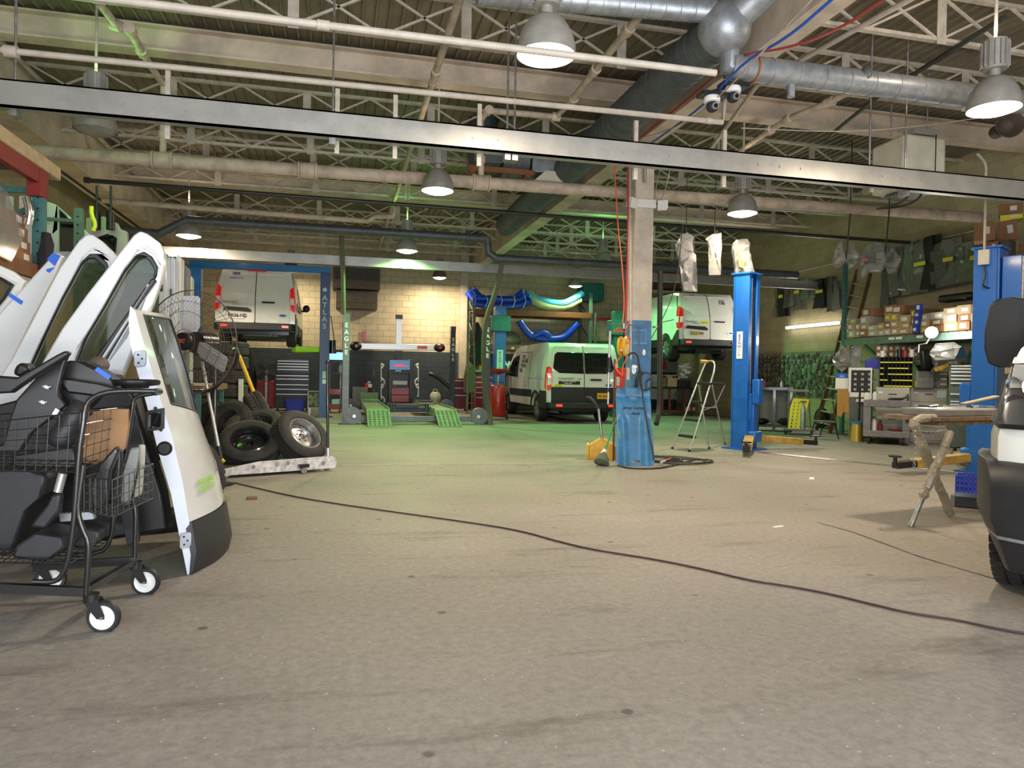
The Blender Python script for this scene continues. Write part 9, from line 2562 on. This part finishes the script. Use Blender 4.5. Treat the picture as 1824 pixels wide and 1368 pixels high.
for j in range(6):
 for i in range(3):
  zz_ = zB - 0.1 + j * 0.135
  px = 1809 + i * 16
  q = CP(px, 600, Dn)
  b_ = thing('parts_box', 'flat parts box with a white label in the stacks right of the black mirror', 'box', (q.x, q.y + 0.1, zz_), -YAW, 'flat boxes right of the black mirror')
  put('carton', MB().box((0, 0, 0.065), (0.145, 0.3, 0.13)), rr8.choice(('cardboard_pale', 'cardboard')), b_, smooth=0)
  put('paper_label', MB().box((0, -0.152, 0.065), (0.1, 0.003, 0.07)), 'paper', b_, smooth=0)
def X_frame(off):
 a0, a1 = A(1622, 938, z=0) + off, A(1693, 922, z=0) + off
 j0, j1 = CP(1628, 762, 6.05) + off, CP(1692, 772, 6.0) + off
 return a0, a1, j0, j1
t = world_thing('trestle_table', 'folding trestle with plastic wrapped legs and a wooden board top', 'table', A(1660, 930, z=0))
offb = Vector((1.6, 0.35, 0))
for k, off in enumerate((Vector((0, 0, 0)), offb)):
 a0, a1, j0, j1 = X_frame(off)
 mid = a0.lerp(j1, 0.52)
 wput('bare_leg', MB().cyl(a0, a0.lerp(j1, 0.32), 0.02, 10).cyl(a0 - Vector((0, 0, 0)), a0.lerp(j1, 0.05), 0.024, 10), 'steel', t)
 g = MB()
 n = 16
 pts = [a0.lerp(j1, 0.3 + 0.7 * q / n) + Vector((rr8.uniform(-.01, .01),) * 3) for q in range(n + 1)]
 g.tube(pts, [rr8.uniform(0.03, 0.05) for _ in pts], 8)
 pts = [a1 + Vector((0, 0, 0.035))] + [a1.lerp(j0, q / n) + Vector((0, 0, 0.03)) + Vector((rr8.uniform(-.01, .01),) * 3) for q in range(1, n + 1)] + [CP(1626, 752, 6.05) + off, CP(1640, 745, 6.1) + off, CP(1665, 744, 6.15) + off]
 g.tube(pts, [rr8.uniform(0.03, 0.048) for _ in pts], 8)
 wput('wrapped_leg', g, 'wrap_leg', t, smooth=30) if 'wrap_leg' in MATS else wput('wrapped_leg', g, mat('wrap_leg', (0.42, 0.37, 0.28), 0.35, var=0.35, scale=25, bump=0.8, coat=0.4), t, smooth=30)
g = MB()
ch0, ch1 = CP(1638, 768, 6.0), CP(1686, 766, 5.98)
for k in range(16):
 c = ch0.lerp(ch1, (k + 0.5) / 16) - Vector((0, 0, 0.015 * math.sin(PI * k / 15)))
 g.lathe(c, (0, 1, 0.2) if k % 2 else (0, 0.2, 1), [(0.009, -0.003), (0.014, 0), (0.009, 0.003)], 10, True)
c0 = CP(1630, 765, 6.0)
for k in range(14):
 c = c0 + Vector((0, 0, -0.02 - k * 0.023))
 g.lathe(c, (0, 1, 0) if k % 2 else (1, 0.2, 0), [(0.009, -0.003), (0.014, 0), (0.009, 0.003)], 10, True)
wput('chain', g, 'steel', t)
b0, b1_ = CP(1640, 746, 6.15), CP(1640, 746, 6.15) + offb * 1.25
wput('board_top', MB().bar(b0 + Vector((0, 0.15, 0.0)), b1_ + Vector((0, 0.15, 0.0)), 0.5, 0.035).bar(b0 + Vector((0.1, 0.1, -0.04)), b1_ + Vector((0, 0.1, -0.04)), 0.3, 0.03), 'wood', t, smooth=0)
bt_ = b0.z + 0.018
tr0 = b0 + offb.normalized() * 0.12 + Vector((0, 0.12, 0))
t = world_thing('steel_tray', 'grey flat metal tray lying on the trestle board', 'tray', (tr0.x, tr0.y, bt_))
tr1 = tr0 + offb.normalized() * 0.95
for p_ in (tr0, tr1):
 p_.z = bt_ + 0.03
wput('tray_body', MB().bar(tr0, tr1, 0.32, 0.055), 'cart_grey', t, bevel=0.004)
wput('tray_rim', MB().bar(tr0 + Vector((0, 0, 0.03)), tr1 + Vector((0, 0, 0.03)), 0.33, 0.012), 'alum', t)
dd8 = offb.normalized()
for k in range(9):
 c = tr0 + dd8 * (0.08 + 0.1 * k) + Vector((0, rr8.uniform(-.08, .04), 0.05))
 a_ = rr8.uniform(0, 3)
 solo('hand_tool', MB().bar(c - Vector((math.cos(a_), math.sin(a_), 0)) * 0.06, c + Vector((math.cos(a_), math.sin(a_), 0.1)) * 0.07, 0.02, 0.014), rr8.choice(('steel', 'black_metal', 'alum')), 'small metal tool lying on the grey tray of the trestle table', 'tool', 'small tools on the grey tray')
c = tr0 + dd8 * 0.62 + Vector((0, 0, 0.075))
solo('wooden_paddle', MB().bar(c, c + dd8 * 0.5 + Vector((0, 0, 0.07)), 0.06, 0.012), 'cardboard_pale', 'tan strip propped up on the trestle table', 'strip')
t, s = cthing('milk_crate', 'dark blue milk crate on the floor behind the trestle', 'crate', 1702, 850, 1748, 886, 7.6, 0.3)
t.location.z = 0.0 if t.location.z < 0.03 else t.location.z
cz0 = t.location.z
g = MB()
for k in range(7):
 x = -s.x / 2 + k * s.x / 6
 g.span((x - 0.006, -0.15, 0), (x + 0.006, -0.14, s.z))
for k in range(5):
 z = k * s.z / 4
 g.span((-s.x / 2, -0.15, max(0, z - 0.01)), (s.x / 2, -0.14, z + 0.01))
g.span((-s.x / 2, -0.15, 0), (-s.x / 2 + 0.012, 0.15, s.z)).span((s.x / 2 - 0.012, -0.15, 0), (s.x / 2, 0.15, s.z)).span((-s.x / 2, 0.14, 0), (s.x / 2, 0.15, s.z)).span((-s.x / 2, -0.15, 0), (s.x / 2, 0.15, 0.01))
put('crate_lattice', g, 'box_blue', t, smooth=0)
ml = Vector(t.location)
t, s = cthing('floor_case', 'black case with grey end lying under the blue crate', 'case', 1692, 886, 1750, 917, 6.9, 0.35, True)
put('case_body', MB().span((-s.x / 2 + 0.03, -0.17, 0), (s.x / 2, 0.17, s.z)), 'black_plastic', t, bevel=0.01)
put('grey_end', MB().span((-s.x / 2, -0.18, 0), (-s.x / 2 + 0.04, 0.18, s.z + 0.01)), 'cart_grey', t, bevel=0.006)
bpy.context.view_layer.update()
_dg = bpy.context.evaluated_depsgraph_get()
for o in TEXTS:
 me = bpy.data.meshes.new_from_object(o.evaluated_get(_dg))
 n = o.name
 q = bpy.data.objects.new('lettering', me)
 COL.objects.link(q)
 q.parent = o.parent
 q.location, q.rotation_euler, q.scale = o.location, o.rotation_euler, o.scale
 bpy.data.objects.remove(o)
 q.name = n
